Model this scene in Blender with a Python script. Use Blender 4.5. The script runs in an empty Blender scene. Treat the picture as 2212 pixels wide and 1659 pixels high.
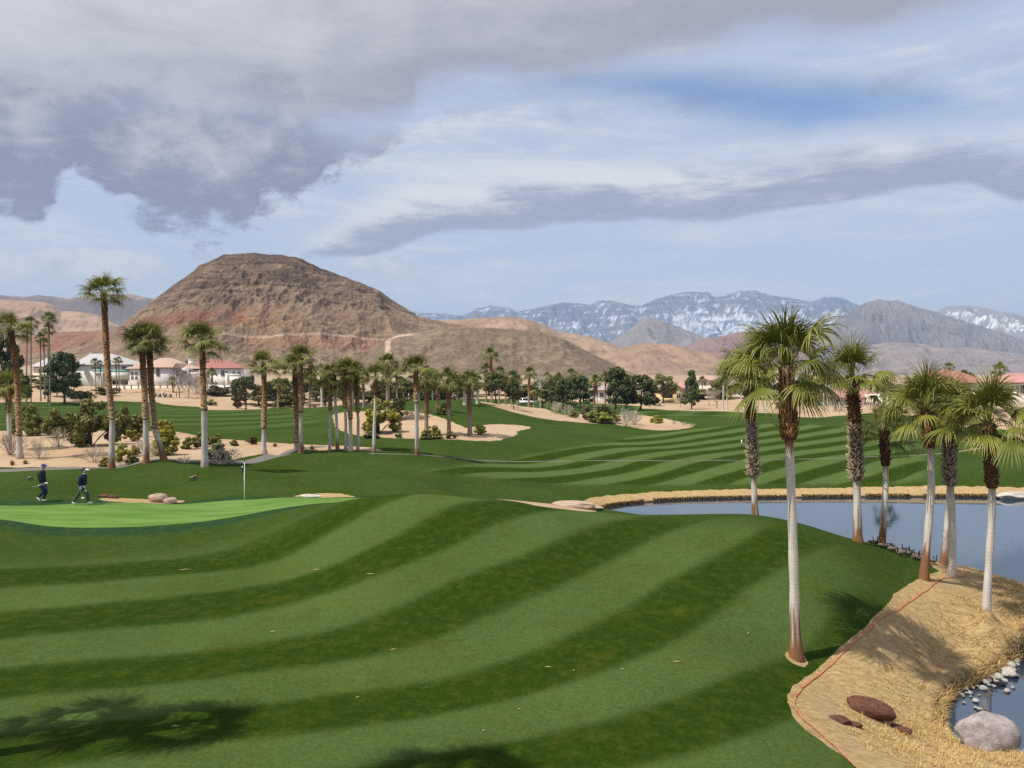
import bpy, math, random
import numpy as np
from math import radians, pi, sin, cos, atan, sqrt, exp
from mathutils import Vector, Matrix

# ------------------------------------------------------------------ camera, sky, sun, exposure
scene = bpy.context.scene
COL = scene.collection
FPX, CU, CV, CAMZ = 1661.0, 1106.0, 810.0, 9.0        # measuring units used to lay the place out from a survey of the view
cam_d = bpy.data.cameras.new('camera'); cam = bpy.data.objects.new('camera', cam_d); COL.objects.link(cam)
cam.location = (0, 0, CAMZ); cam.rotation_euler = (radians(90), 0, 0)
cam_d.sensor_width = 36; cam_d.lens = 36 * FPX / 2212
cam_d.shift_y = -19.5 / 2212
cam_d.clip_start = 0.1; cam_d.clip_end = 60000
scene.camera = cam

SUN_TO = Vector((-0.52, -0.24, 1.0)).normalized()
sd = bpy.data.lights.new('sun', 'SUN'); sd.energy = 5.0; sd.angle = radians(0.53); sd.color = (1.0, 0.93, 0.83)
sun = bpy.data.objects.new('sun', sd); COL.objects.link(sun)
sun.rotation_euler = SUN_TO.to_track_quat('Z', 'Y').to_euler(); sun.location = (-40, -30, 90)

scene.view_settings.view_transform = 'Standard'; scene.view_settings.look = 'None'
scene.view_settings.exposure = 0.20; scene.view_settings.gamma = 1.0
scene.view_settings.use_curve_mapping = False
scene.render.engine = 'CYCLES'
cy = scene.cycles
cy.use_denoising = False
try: cy.denoiser = 'OPENIMAGEDENOISE'
except Exception: pass
cy.max_bounces = 6; cy.diffuse_bounces = 2; cy.glossy_bounces = 3; cy.transmission_bounces = 3
cy.transparent_max_bounces = 8; cy.volume_bounces = 0
cy.caustics_reflective = False; cy.caustics_refractive = False
cy.use_adaptive_sampling = False
cy.sample_clamp_indirect = 4.0

# ------------------------------------------------------------------ node helper
class G:
    """small helper that writes shader nodes"""
    def __init__(s, tree):
        s.t = tree; s.t.nodes.clear(); s._c = {}
    def node(s, typ, **props):
        n = s.t.nodes.new(typ)
        for k, v in props.items(): setattr(n, k, v)
        return n
    def put(s, sock, v):
        if v is None: return
        if isinstance(v, bpy.types.NodeSocket): s.t.links.new(v, sock)
        else:
            if sock.type == 'RGBA' and not isinstance(v, (int, float)) and len(v) == 3: v = (*v, 1.0)
            sock.default_value = v
    def m(s, op, a, b=None, c=None, clamp=False):
        n = s.node('ShaderNodeMath', operation=op, use_clamp=clamp)
        s.put(n.inputs[0], a)
        if b is not None: s.put(n.inputs[1], b)
        if c is not None: s.put(n.inputs[2], c)
        return n.outputs[0]
    def add(s, a, b): return s.m('ADD', a, b)
    def sub(s, a, b): return s.m('SUBTRACT', a, b)
    def mul(s, a, b): return s.m('MULTIPLY', a, b)
    def sstep(s, x, lo, hi, a=0.0, b=1.0):
        n = s.node('ShaderNodeMapRange', interpolation_type='SMOOTHSTEP')
        s.put(n.inputs['Value'], x); s.put(n.inputs['From Min'], lo); s.put(n.inputs['From Max'], hi)
        s.put(n.inputs['To Min'], a); s.put(n.inputs['To Max'], b)
        return n.outputs[0]
    def mix(s, f, a, b, mode='MIX'):
        n = s.node('ShaderNodeMix', data_type='RGBA', blend_type=mode)
        s.put(n.inputs[0], f); s.put(n.inputs[6], a); s.put(n.inputs[7], b)
        return n.outputs[2]
    def fmix(s, f, a, b):
        n = s.node('ShaderNodeMix', data_type='FLOAT')
        s.put(n.inputs[0], f); s.put(n.inputs[2], a); s.put(n.inputs[3], b)
        return n.outputs[0]
    def pos(s):
        if 'pos' not in s._c: s._c['pos'] = s.node('ShaderNodeNewGeometry').outputs['Position']
        return s._c['pos']
    def obj(s):
        if 'obj' not in s._c: s._c['obj'] = s.node('ShaderNodeTexCoord').outputs['Object']
        return s._c['obj']
    def scale(s, vec, k):
        n = s.node('ShaderNodeMapping'); s.put(n.inputs['Vector'], vec)
        n.inputs['Scale'].default_value = k if not isinstance(k, (int, float)) else (k, k, k)
        return n.outputs[0]
    def noise(s, vec, scale, detail=3.0, rough=0.55, dist=0.0, color=False):
        n = s.node('ShaderNodeTexNoise', noise_dimensions='3D')
        s.put(n.inputs['Vector'], vec); n.inputs['Scale'].default_value = scale
        n.inputs['Detail'].default_value = detail; n.inputs['Roughness'].default_value = rough
        n.inputs['Distortion'].default_value = dist
        return n.outputs['Color' if color else 'Fac']
    def voro(s, vec, scale, feature='F1'):
        n = s.node('ShaderNodeTexVoronoi', feature=feature)
        s.put(n.inputs['Vector'], vec); n.inputs['Scale'].default_value = scale
        return n.outputs['Distance']
    def attr(s, name, out='Color'):
        n = s.node('ShaderNodeAttribute', attribute_name=name)
        return n.outputs[out]
    def rnd(s):
        return s.node('ShaderNodeObjectInfo').outputs['Random']
    def bump(s, h, strength=0.3, dist=0.02):
        n = s.node('ShaderNodeBump'); n.inputs['Strength'].default_value = strength
        n.inputs['Distance'].default_value = dist; s.put(n.inputs['Height'], h)
        return n.outputs[0]
    def hsv(s, col, h=0.5, sat=1.0, val=1.0):
        n = s.node('ShaderNodeHueSaturation'); s.put(n.inputs['Hue'], h); s.put(n.inputs['Saturation'], sat)
        s.put(n.inputs['Value'], val); s.put(n.inputs['Color'], col)
        return n.outputs[0]
    def surf(s, col, rough=0.8, normal=None, spec=0.3, metal=0.0, translucent=0.0, sheen=0.0):
        p = s.node('ShaderNodeBsdfPrincipled')
        s.put(p.inputs['Base Color'], col); s.put(p.inputs['Roughness'], rough)
        p.inputs['Specular IOR Level'].default_value = spec; p.inputs['Metallic'].default_value = metal
        if normal is not None: s.put(p.inputs['Normal'], normal)
        o = s.node('ShaderNodeOutputMaterial'); out = p.outputs[0]
        if translucent:
            t = s.node('ShaderNodeBsdfTranslucent'); s.put(t.inputs['Color'], col)
            mx = s.node('ShaderNodeMixShader'); mx.inputs[0].default_value = translucent
            s.t.links.new(out, mx.inputs[1]); s.t.links.new(t.outputs[0], mx.inputs[2]); out = mx.outputs[0]
        s.t.links.new(out, o.inputs['Surface'])
        return p

def newmat(name):
    m = bpy.data.materials.new(name); m.use_nodes = True
    return m, G(m.node_tree)

# ------------------------------------------------------------------ sky: Nishita with cloud layers laid over it by direction
def px_dir(u, v):
    t = (u - CU) / FPX; az = atan(t); el = atan((CV - v) / (FPX * sqrt(1 + t * t)))
    return az, el
W = bpy.data.worlds.new('World'); scene.world = W; W.use_nodes = True
g = G(W.node_tree)
AZR = 1.3
sky = g.node('ShaderNodeTexSky', sky_type='NISHITA')
sky.sun_disc = False; sky.sun_elevation = math.asin(SUN_TO.z); sky.sun_rotation = math.atan2(SUN_TO.x, SUN_TO.y) % (2 * pi)
sky.altitude = 700; sky.air_density = 1.0; sky.dust_density = 0.6; sky.ozone_density = 2.0
dirv = g.node('ShaderNodeTexCoord').outputs['Generated']
sep = g.node('ShaderNodeSeparateXYZ'); g.put(sep.inputs[0], dirv)
AZ = g.m('ARCTAN2', sep.outputs[0], sep.outputs[1]); EL = g.m('ARCSINE', sep.outputs[2])
azn = g.m('MULTIPLY_ADD', AZ, 0.5 / AZR, 0.5, clamp=True)
def curve(pts, lo=-0.1, hi=0.6):
    """height (elevation angle) of a cloud edge as a function of azimuth"""
    n = g.node('ShaderNodeFloatCurve'); c = n.mapping.curves[0]
    q = sorted(px_dir(u, v) for u, v in pts)
    q = [(a * 0.5 / AZR + 0.5, (e - lo) / (hi - lo)) for a, e in q]
    q = [(0.0, q[0][1])] + q + [(1.0, q[-1][1])]
    while len(c.points) < len(q): c.points.new(0.5, 0.5)
    for p, (x, y) in zip(c.points, q): p.location = (x, min(max(y, 0), 1)); p.handle_type = 'AUTO_CLAMPED'
    n.mapping.update(); g.put(n.inputs['Value'], azn)
    return g.m('MULTIPLY_ADD', n.outputs[0], hi - lo, lo)
stretch = g.scale(dirv, (1.0, 1.0, 2.4))
streak = g.scale(dirv, (1.0, 1.0, 5.5))
nBig = g.sub(g.noise(stretch, 2.6, 7, 0.55, 0.15), 0.5)
nMid = g.sub(g.noise(stretch, 7.5, 9, 0.6, 0.25), 0.5)
nFine = g.sub(g.noise(g.scale(dirv, (1, 1, 1.5)), 22.0, 9, 0.62, 0.4), 0.5)
nStr = g.sub(g.noise(streak, 4.0, 8, 0.58, 0.6), 0.5)
nStr2 = g.sub(g.noise(streak, 11.0, 7, 0.6, 0.3), 0.5)
K = 10.0   # background strength is 0.1
def col(r, gg, b): return (r * K * 0.83, gg * K * 0.83, b * K * 0.83, 1)
base = g.mix(1.0, sky.outputs[0], (0.95, 1.08, 1.3, 1), 'MULTIPLY')
# high thin veil, thinner in the blue gap
gapT = curve([(800, 210), (1000, 200), (1330, 150), (1500, 150), (1750, 165), (2000, 185), (2212, 215)])
gapB = curve([(800, 190), (1000, 195), (1330, 205), (1500, 245), (1650, 275), (1800, 285), (2000, 255), (2212, 235)])
wob = g.add(g.mul(nStr, 0.05), g.mul(nMid, 0.02))
gap = g.mul(g.sstep(g.add(g.sub(gapT, EL), wob), -0.02, 0.03), g.sstep(g.add(g.sub(EL, gapB), wob), -0.025, 0.03))
veil = g.sstep(g.add(g.mul(nStr, 0.9), g.mul(nMid, 0.5)), -0.55, 0.25)
veil = g.m('MULTIPLY_ADD', veil, 0.40, 0.58, clamp=True)
veil = g.add(veil, g.mul(g.m('SUBTRACT', 1.0, veil), g.sstep(EL, 0.16, 0.02, 0, 0.8)))
veil = g.mul(veil, g.m('SUBTRACT', 1.0, g.mul(gap, 0.84)))
veilC = g.mix(g.sstep(EL, 0.0, 0.3), col(0.66, 0.74, 0.87), col(0.57, 0.66, 0.82))
veilC = g.mix(g.sstep(g.add(nStr, g.mul(nStr2, 0.6)), -0.05, 0.3), veilC, col(0.80, 0.83, 0.88))
c = g.mix(veil, base, veilC)
def layer(c, lo, up, wl, wu, soft_l, soft_u, dark, light, shade, amount=1.0):
    cov = g.mul(g.sstep(g.add(g.sub(EL, lo), wl), -soft_l * 0.3, soft_l), g.sstep(g.add(g.sub(up, EL), wu), -soft_u * 0.3, soft_u))
    cov = g.mul(cov, amount)
    return g.mix(cov, c, g.mix(shade, dark, light))
# low white cumulus near the horizon on the left and behind the mesa
lo = curve([(0, 650), (200, 650), (360, 640), (400, 600), (690, 640), (780, 620), (880, 640), (960, 640), (2212, 640)])
up = curve([(0, 540), (120, 530), (260, 540), (350, 560), (400, 610), (680, 640), (760, 555), (860, 545), (940, 600), (1000, 640), (2212, 640)])
wn = g.add(g.mul(nMid, 0.05), g.mul(nFine, 0.05))
c = layer(c, lo, up, wn, wn, 0.03, 0.012, col(0.58, 0.63, 0.74), col(0.80, 0.82, 0.86), g.sstep(g.add(nMid, nFine), -0.25, 0.2), 0.9)
# bright lens of cloud above the band
lo = curve([(600, 330), (850, 340), (1000, 330), (1250, 318), (1500, 310), (1700, 300), (2212, 300)]); up = curve([(600, 325), (850, 290), (1000, 230), (1200, 225), (1450, 250), (1600, 285), (1750, 302), (2212, 302)])
c = layer(c, lo, up, g.mul(nStr, 0.06), g.mul(nStr, 0.09), 0.04, 0.05, col(0.64, 0.69, 0.79), col(0.84, 0.85, 0.88), g.sstep(g.add(nStr, nStr2), -0.15, 0.25), 0.85)
# long lens-shaped band across the middle
lo = curve([(560, 590), (660, 560), (760, 560), (900, 522), (955, 508), (1100, 500), (1300, 480), (1500, 480), (1660, 462), (1900, 425), (2050, 400), (2212, 440), (2400, 450)])
up = curve([(560, 600), (640, 545), (720, 470), (830, 385), (900, 360), (1050, 335), (1200, 320), (1400, 315), (1700, 300), (1800, 270), (2000, 258), (2212, 250), (2400, 240)])
wl = g.add(g.mul(nStr2, 0.018), g.mul(nFine, 0.012)); wu = g.add(g.mul(nStr, 0.05), g.mul(nMid, 0.03))
f = g.m('DIVIDE', g.sub(EL, lo), g.m('MAXIMUM', g.sub(up, lo), 0.01))
f = g.add(f, g.add(g.mul(nStr, 1.1), g.add(g.mul(nStr2, 0.9), g.mul(nFine, 0.35))))
c = layer(c, lo, up, wl, wu, 0.008, 0.05, col(0.36, 0.40, 0.525), col(0.84, 0.85, 0.89), g.sstep(f, 0.20, 0.70), 0.97)
# the broad grey sheet above
lo = curve([(-200, 330), (0, 290), (200, 250), (420, 235), (640, 262), (800, 275), (880, 255), (905, 215), (1000, 190), (1150, 182), (1320, 150), (1500, 115), (1650, 75), (1850, 78), (2000, 48), (2150, 5), (2212, -30), (2500, -150)])
up = curve([(0, -3000), (2212, -3000)], -0.1, 1.3)
wl = g.add(g.mul(nBig, 0.05), g.add(g.mul(nMid, 0.045), g.mul(nFine, 0.018)))
dB = g.add(g.sub(EL, lo), g.add(g.mul(nBig, 0.24), g.add(g.mul(nStr, 0.16), g.add(g.mul(nMid, 0.13), g.mul(nFine, 0.07)))))
c = layer(c, lo, up, wl, wl, 0.035, 0.05, col(0.385, 0.385, 0.465), col(0.70, 0.695, 0.745), g.sstep(g.add(dB, g.mul(AZ, -0.07)), 0.02, 0.20), 0.97)
# dark ragged cumulus hanging on the left
lo = curve([(-400, 500), (-100, 480), (0, 470), (70, 510), (140, 430), (190, 405), (240, 470), (330, 505), (430, 535), (520, 515), (570, 455), (640, 445), (720, 385), (780, 375), (830, 345), (880, 290), (930, 245)])
up = curve([(-400, 90), (-100, 90), (0, 90), (120, 90), (230, 80), (400, 80), (520, 110), (640, 150), (700, 205), (780, 235), (850, 245), (900, 240), (940, 240)])
wl = g.add(g.mul(nMid, 0.14), g.mul(nFine, 0.10)); wu = g.add(g.mul(nMid, 0.08), g.mul(nFine, 0.05))
f = g.add(g.m('DIVIDE', g.sub(EL, lo), 0.16), g.add(g.mul(nMid, 2.4), g.mul(nFine, 2.0)))
c = layer(c, lo, up, wl, wu, 0.022, 0.10, col(0.25, 0.26, 0.36), col(0.56, 0.565, 0.64), g.sstep(f, 0.15, 1.35), 0.97)
# under the horizon the dome shows plain desert haze colour
c = g.mix(g.sstep(EL, -0.05, -0.005), col(0.30, 0.25, 0.20), c)
bg = g.node('ShaderNodeBackground'); g.put(bg.inputs['Color'], c); bg.inputs['Strength'].default_value = 0.1
wo = g.node('ShaderNodeOutputWorld'); g.t.links.new(bg.outputs[0], wo.inputs[0])

# ------------------------------------------------------------------ numpy noise, meshes, tags
def _hash(ix, iy, seed):
    h = (ix.astype(np.int64) * 374761393 + iy.astype(np.int64) * 668265263 + seed * 1442695041) & 0x7fffffff
    h = ((h ^ (h >> 13)) * 1274126177) & 0x7fffffff
    return (h ^ (h >> 16)) & 0x7fffffff
def perlin(x, y, seed=0):
    x = np.asarray(x, float); y = np.asarray(y, float)
    ix = np.floor(x); iy = np.floor(y); fx = x - ix; fy = y - iy
    ux = fx * fx * fx * (fx * (fx * 6 - 15) + 10); uy = fy * fy * fy * (fy * (fy * 6 - 15) + 10)
    def gr(dx, dy):
        a = _hash(ix + dx, iy + dy, seed) * (2 * pi / 0x7fffffff)
        return np.cos(a) * (fx - dx) + np.sin(a) * (fy - dy)
    a = gr(0, 0); b = gr(1, 0); c = gr(0, 1); d = gr(1, 1)
    return (a + (b - a) * ux) * (1 - uy) + (c + (d - c) * ux) * uy
def fbm(x, y, oct=4, seed=0, gain=0.5, ridged=False):
    s = 0; amp = 1; tot = 0
    for o in range(oct):
        n = perlin(x * 2 ** o, y * 2 ** o, seed + 17 * o) * 1.5
        if ridged: n = 1 - np.abs(n) * 2
        s = s + n * amp; tot += amp; amp *= gain
    return s / tot
def sm(x, a, b):
    t = np.clip((x - a) / (b - a), 0, 1)
    return t * t * (3 - 2 * t)

def tag(o, label=None, cat=None, group=None, kind=None):
    if label: o['label'] = label
    if cat: o['category'] = cat
    if group: o['group'] = group
    if kind: o['kind'] = kind
    return o
def link(o, parent=None):
    COL.objects.link(o)
    if parent is not None: o.parent = parent
    return o
def mesh_np(name, verts, faces, mats=(), smooth=True, colors=None, floats=None):
    """verts Nx3, faces = list of arrays with equal row length (quads / tris) or list of lists"""
    me = bpy.data.meshes.new(name)
    verts = np.asarray(verts, np.float32)
    if isinstance(faces, np.ndarray): faces = [faces]
    loops, starts, pos = [], [], 0
    for F in faces:
        if isinstance(F, np.ndarray):
            if len(F) == 0: continue
            k = F.shape[1]; loops.append(F.reshape(-1)); starts.append(pos + np.arange(len(F)) * k); pos += F.size
        else:
            for f in F:
                loops.append(np.array(f)); starts.append(np.array([pos])); pos += len(f)
    loops = np.concatenate(loops).astype(np.int32); starts = np.concatenate(starts).astype(np.int32)
    me.vertices.add(len(verts)); me.vertices.foreach_set('co', verts.ravel())
    me.loops.add(len(loops)); me.loops.foreach_set('vertex_index', loops)
    me.polygons.add(len(starts)); me.polygons.foreach_set('loop_start', starts)
    for m in mats: me.materials.append(m)
    if colors:
        for k, v in colors.items():
            a = me.attributes.new(k, 'FLOAT_COLOR', 'POINT'); v = np.asarray(v, np.float32)
            if v.shape[1] == 3: v = np.hstack([v, np.ones((len(v), 1), np.float32)])
            a.data.foreach_set('color', v.ravel())
    if floats:
        for k, v in floats.items():
            a = me.attributes.new(k, 'FLOAT', 'POINT'); a.data.foreach_set('value', np.asarray(v, np.float32))
    me.update(calc_edges=True); me.validate()
    if smooth: me.polygons.foreach_set('use_smooth', np.ones(len(me.polygons), bool))
    return me
def obj(name, me, parent=None, loc=None, rotz=None, scale=None):
    o = bpy.data.objects.new(name, me); link(o, parent)
    if loc is not None: o.location = loc
    if rotz is not None: o.rotation_euler = (0, 0, rotz)
    if scale is not None: o.scale = scale if not isinstance(scale, (int, float)) else (scale,) * 3
    return o
def empty(name, loc, rotz=0.0, scale=1.0):
    o = bpy.data.objects.new(name, None); link(o); o.location = loc; o.rotation_euler = (0, 0, rotz)
    o.scale = (scale,) * 3; o.empty_display_size = 0.2
    return o

class MB:
    """collects simple shapes into one mesh"""
    def __init__(s): s.v = []; s.f = []; s.c = []; s.cur = (1, 1, 1)
    def add(s, vs, fs):
        b = len(s.v); s.v += [tuple(p) for p in vs]; s.c += [s.cur] * len(vs); s.f += [[b + i for i in f] for f in fs]
    def box(s, x0, x1, y0, y1, z0, z1):
        s.add([(x0, y0, z0), (x1, y0, z0), (x1, y1, z0), (x0, y1, z0), (x0, y0, z1), (x1, y0, z1), (x1, y1, z1), (x0, y1, z1)],
              [(0, 3, 2, 1), (4, 5, 6, 7), (0, 1, 5, 4), (1, 2, 6, 5), (2, 3, 7, 6), (3, 0, 4, 7)])
        return s
    def tube(s, pts, rads, n=10, cap=True, squash=None):
        pts = [Vector(p) for p in pts]; b = len(s.v); up = Vector((0.3, 0.9, 0.2))
        for i, p in enumerate(pts):
            d = (pts[min(i + 1, len(pts) - 1)] - pts[max(i - 1, 0)]).normalized()
            x = d.cross(up)
            if x.length < 0.05: x = d.cross(Vector((1, 0, 0)))
            x.normalize(); y = d.cross(x).normalized(); r = rads[i] if not isinstance(rads, (int, float)) else rads
            for k in range(n):
                a = 2 * pi * k / n; q = p + x * (cos(a) * r) + y * (sin(a) * r)
                s.v.append(tuple(q)); s.c.append(s.cur)
        for i in range(len(pts) - 1):
            for k in range(n):
                k2 = (k + 1) % n
                s.f.append([b + i * n + k, b + i * n + k2, b + (i + 1) * n + k2, b + (i + 1) * n + k])
        if cap:
            s.f.append([b + k for k in range(n)][::-1]); s.f.append([b + (len(pts) - 1) * n + k for k in range(n)])
        return s
    def ball(s, c, r, n=10, m=7):
        c = Vector(c); r = r if not isinstance(r, (int, float)) else (r, r, r); b = len(s.v); vs = []
        for j in range(m + 1):
            th = pi * j / m
            for k in range(n):
                a = 2 * pi * k / n
                vs.append((c.x + r[0] * sin(th) * cos(a), c.y + r[1] * sin(th) * sin(a), c.z + r[2] * cos(th)))
        fs = [(j * n + k, (j + 1) * n + k, (j + 1) * n + (k + 1) % n, j * n + (k + 1) % n) for j in range(m) for k in range(n)]
        s.add(vs, fs); return s
    def build(s, name, mats, parent=None, smooth=False, color=False, **kw):
        me = mesh_np(name, s.v, [s.f], mats if isinstance(mats, (list, tuple)) else [mats], smooth, {'col': np.array(s.c)} if color else None)
        return obj(name, me, parent, **kw)
def copy_tree(o, parent=None):
    c = o.copy(); COL.objects.link(c); c.parent = parent
    for ch in o.children: copy_tree(ch, c)
    return c
# ------------------------------------------------------------------ lie of the land
def P(u, v, Y):
    return ((u - CU) / FPX * Y, Y, CAMZ - (v - CV) / FPX * Y)
# the fan palms with parts of their own: trunk course from the base up, depth, where the leaf bases start
# (course [(u, v)...], depth, v of leaf-base start, v of stain top, crown scale, number of fronds, radii base/mid/leaf bases, label)
NEAR_PALMS = [
 dict(c=[(1720,1420),(1717,1340),(1712,1150),(1706,1000),(1703,900),(1698,795)], Y=20.8, boot=948, stain=1335, s=1.02, n=34, r=(.195,.112,.255), kind='bulge',
      label='tallest near fan palm, swollen brown collar and hanging dry strips, on the lawn edge'),
 dict(c=[(1631,1119),(1629,1060),(1626,980),(1622,900),(1618,812)], Y=34.0, boot=1030, stain=1096, s=0.98, n=32, r=(.16,.115,.24), kind='shaggy',
      label='shaggy tan fan palm behind the mound crest, left of the tallest near palm'),
 dict(c=[(1853,1171),(1852,1100),(1850,1000),(1846,900),(1840,815)], Y=31.0, boot=1036, stain=1122, s=1.02, n=32, r=(.21,.135,.27), kind='shaggy',
      label='fan palm with thick shaggy trunk, first to the right of the tallest near palm'),
 dict(c=[(1905,1179),(1910,1110),(1914,1040),(1912,985),(1910,930)], Y=33.0, boot=1005, stain=1130, s=0.86, n=22, r=(.17,.115,.19), kind='collar',
      label='shortest of the pond-side fan palms, bent white trunk with the geese at its foot'),
 dict(c=[(1996,1251),(2003,1170),(2012,1060),(2011,980),(2000,890)], Y=27.5, boot=966, stain=1180, s=0.98, n=32, r=(.19,.115,.22), kind='collar',
      label='leaning white-trunked fan palm with two curled stubs under its brown collar, beside the dry bank'),
 dict(c=[(2040,1220),(2046,1150),(2052,1080),(2054,1000),(2058,905)], Y=30.6, boot=1000, stain=1165, s=0.85, n=20, r=(.17,.12,.18), kind='collar',
      label='rear palm of the close pair near the right edge, rust stain on its left side'),
 dict(c=[(2057,1244),(2057,1170),(2056,1100),(2050,1000),(2047,895)], Y=29.0, boot=1048, stain=1600, s=0.95, n=26, r=(.15,.12,.215), kind='shaggy',
      label='front palm of the close pair near the right edge, grey shaggy upper trunk'),
 dict(c=[(2131,1306),(2136,1220),(2142,1120),(2143,1050),(2136,915)], Y=25.0, boot=1052, stain=1600, s=1.02, n=34, r=(.16,.105,.175), kind='collar',
      label='rightmost tall white-trunked fan palm, dark upper trunk, standing in the dry grass'),
 dict(c=[(241,1011),(243,900),(236,850),(229,740),(224,635)], Y=52.0, boot=905, stain=985, s=0.97, n=30, r=(0.253,0.176,0.160), kind='tan',
      label='tallest fan palm on the left, its crown standing clear against the sky'),
 dict(c=[(316,1001),(315,930),(313,860),(309,800),(307,742)], Y=52.5, boot=905, stain=975, s=0.98, n=30, r=(0.239,0.169,0.171), kind='tan',
      label='straight palm of the touching pair left of centre, crown overlapping its bent neighbour'),
 dict(c=[(354,993),(345,960),(334,930),(327,850),(322,740)], Y=53.5, boot=925, stain=958, s=0.98, n=28, r=(0.246,0.182,0.177), kind='tan',
      label='palm of the touching pair whose white trunk bends away at the foot'),
 dict(c=[(442,1009),(442,940),(440,860),(438,800),(437,742)], Y=50.0, boot=885, stain=1600, s=1.05, n=30, r=(0.232,0.182,0.160), kind='tan',
      label='grey-footed fan palm standing alone on the turf just left of the flag'),
 dict(c=[(43,991),(41,930),(37,820),(31,760),(22,712)], Y=56.0, boot=940, stain=1600, s=0.95, n=28, r=(0.253,0.182,0.165), kind='tan',
      label='fan palm with leaning patterned trunk near the left edge'),
 dict(c=[(21,972),(20,910),(19,850),(17,835)], Y=61.5, boot=890, stain=1600, s=0.98, n=26, r=(0.190,0.163,0.177), kind='tan',
      label='short fan palm with low crown tucked beside the left edge'),
 dict(c=[(570,979),(570,930),(571,870),(570,790)], Y=60.0, boot=925, stain=1600, s=0.9, n=28, r=(0.282,0.143,0.160), kind='tan',
      label='fan palm alone on the sand to the right of the cart path, flared pale foot'),
 dict(c=[(640,972),(640,920),(639,860),(636,800)], Y=61.5, boot=955, stain=1600, s=0.85, n=24, r=(0.183,0.157,0.160), kind='tan',
      label='shaggy trunk palm, left of the pair on the turf crest at centre left'),
 dict(c=[(650,978),(650,900),(650,850),(649,778)], Y=60.5, boot=890, stain=960, s=0.95, n=28, r=(0.232,0.136,0.154), kind='tan',
      label='white trunk palm, right of the pair on the turf crest at centre left'),
 dict(c=[(712,975),(713,930),(713,880),(712,832)], Y=62.5, boot=885, stain=1600, s=0.75, n=20, r=(0.141,0.104,0.142), kind='tan',
      label='leftmost and lowest palm of the centre-left row of seven'),
 dict(c=[(729,972),(727,910),(723,850),(722,812)], Y=63.0, boot=842, stain=955, s=0.8, n=22, r=(0.169,0.111,0.154), kind='bulge',
      label='second palm of the centre-left row, thin white trunk under a brown bulge'),
 dict(c=[(747,973),(747,910),(744,860),(743,805)], Y=62.5, boot=880, stain=1600, s=0.82, n=22, r=(0.148,0.104,0.160), kind='tan',
      label='third palm of the centre-left row, white lower trunk'),
 dict(c=[(758,974),(757,910),(755,860),(753,800)], Y=62.0, boot=905, stain=1600, s=0.85, n=24, r=(0.232,0.143,0.160), kind='tan',
      label='fourth palm of the centre-left row, broad orange-brown trunk'),
 dict(c=[(773,973),(774,910),(771,860),(770,812)], Y=63.5, boot=890, stain=1600, s=0.82, n=22, r=(0.169,0.111,0.165), kind='tan',
      label='fifth palm of the centre-left row, dark upper trunk'),
 dict(c=[(807,978),(809,910),(811,860),(812,815)], Y=60.5, boot=850, stain=965, s=0.8, n=24, r=(0.169,0.111,0.171), kind='bulge',
      label='sixth palm of the centre-left row, slim trunk under a dark collar, on turf'),
 dict(c=[(901,984),(900,910),(899,860),(898,800)], Y=60.0, boot=870, stain=960, s=0.95, n=28, r=(0.190,0.143,0.160), kind='tan',
      label='white trunk palm standing alone on the turf right of the row, before the sand hill'),
]
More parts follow.
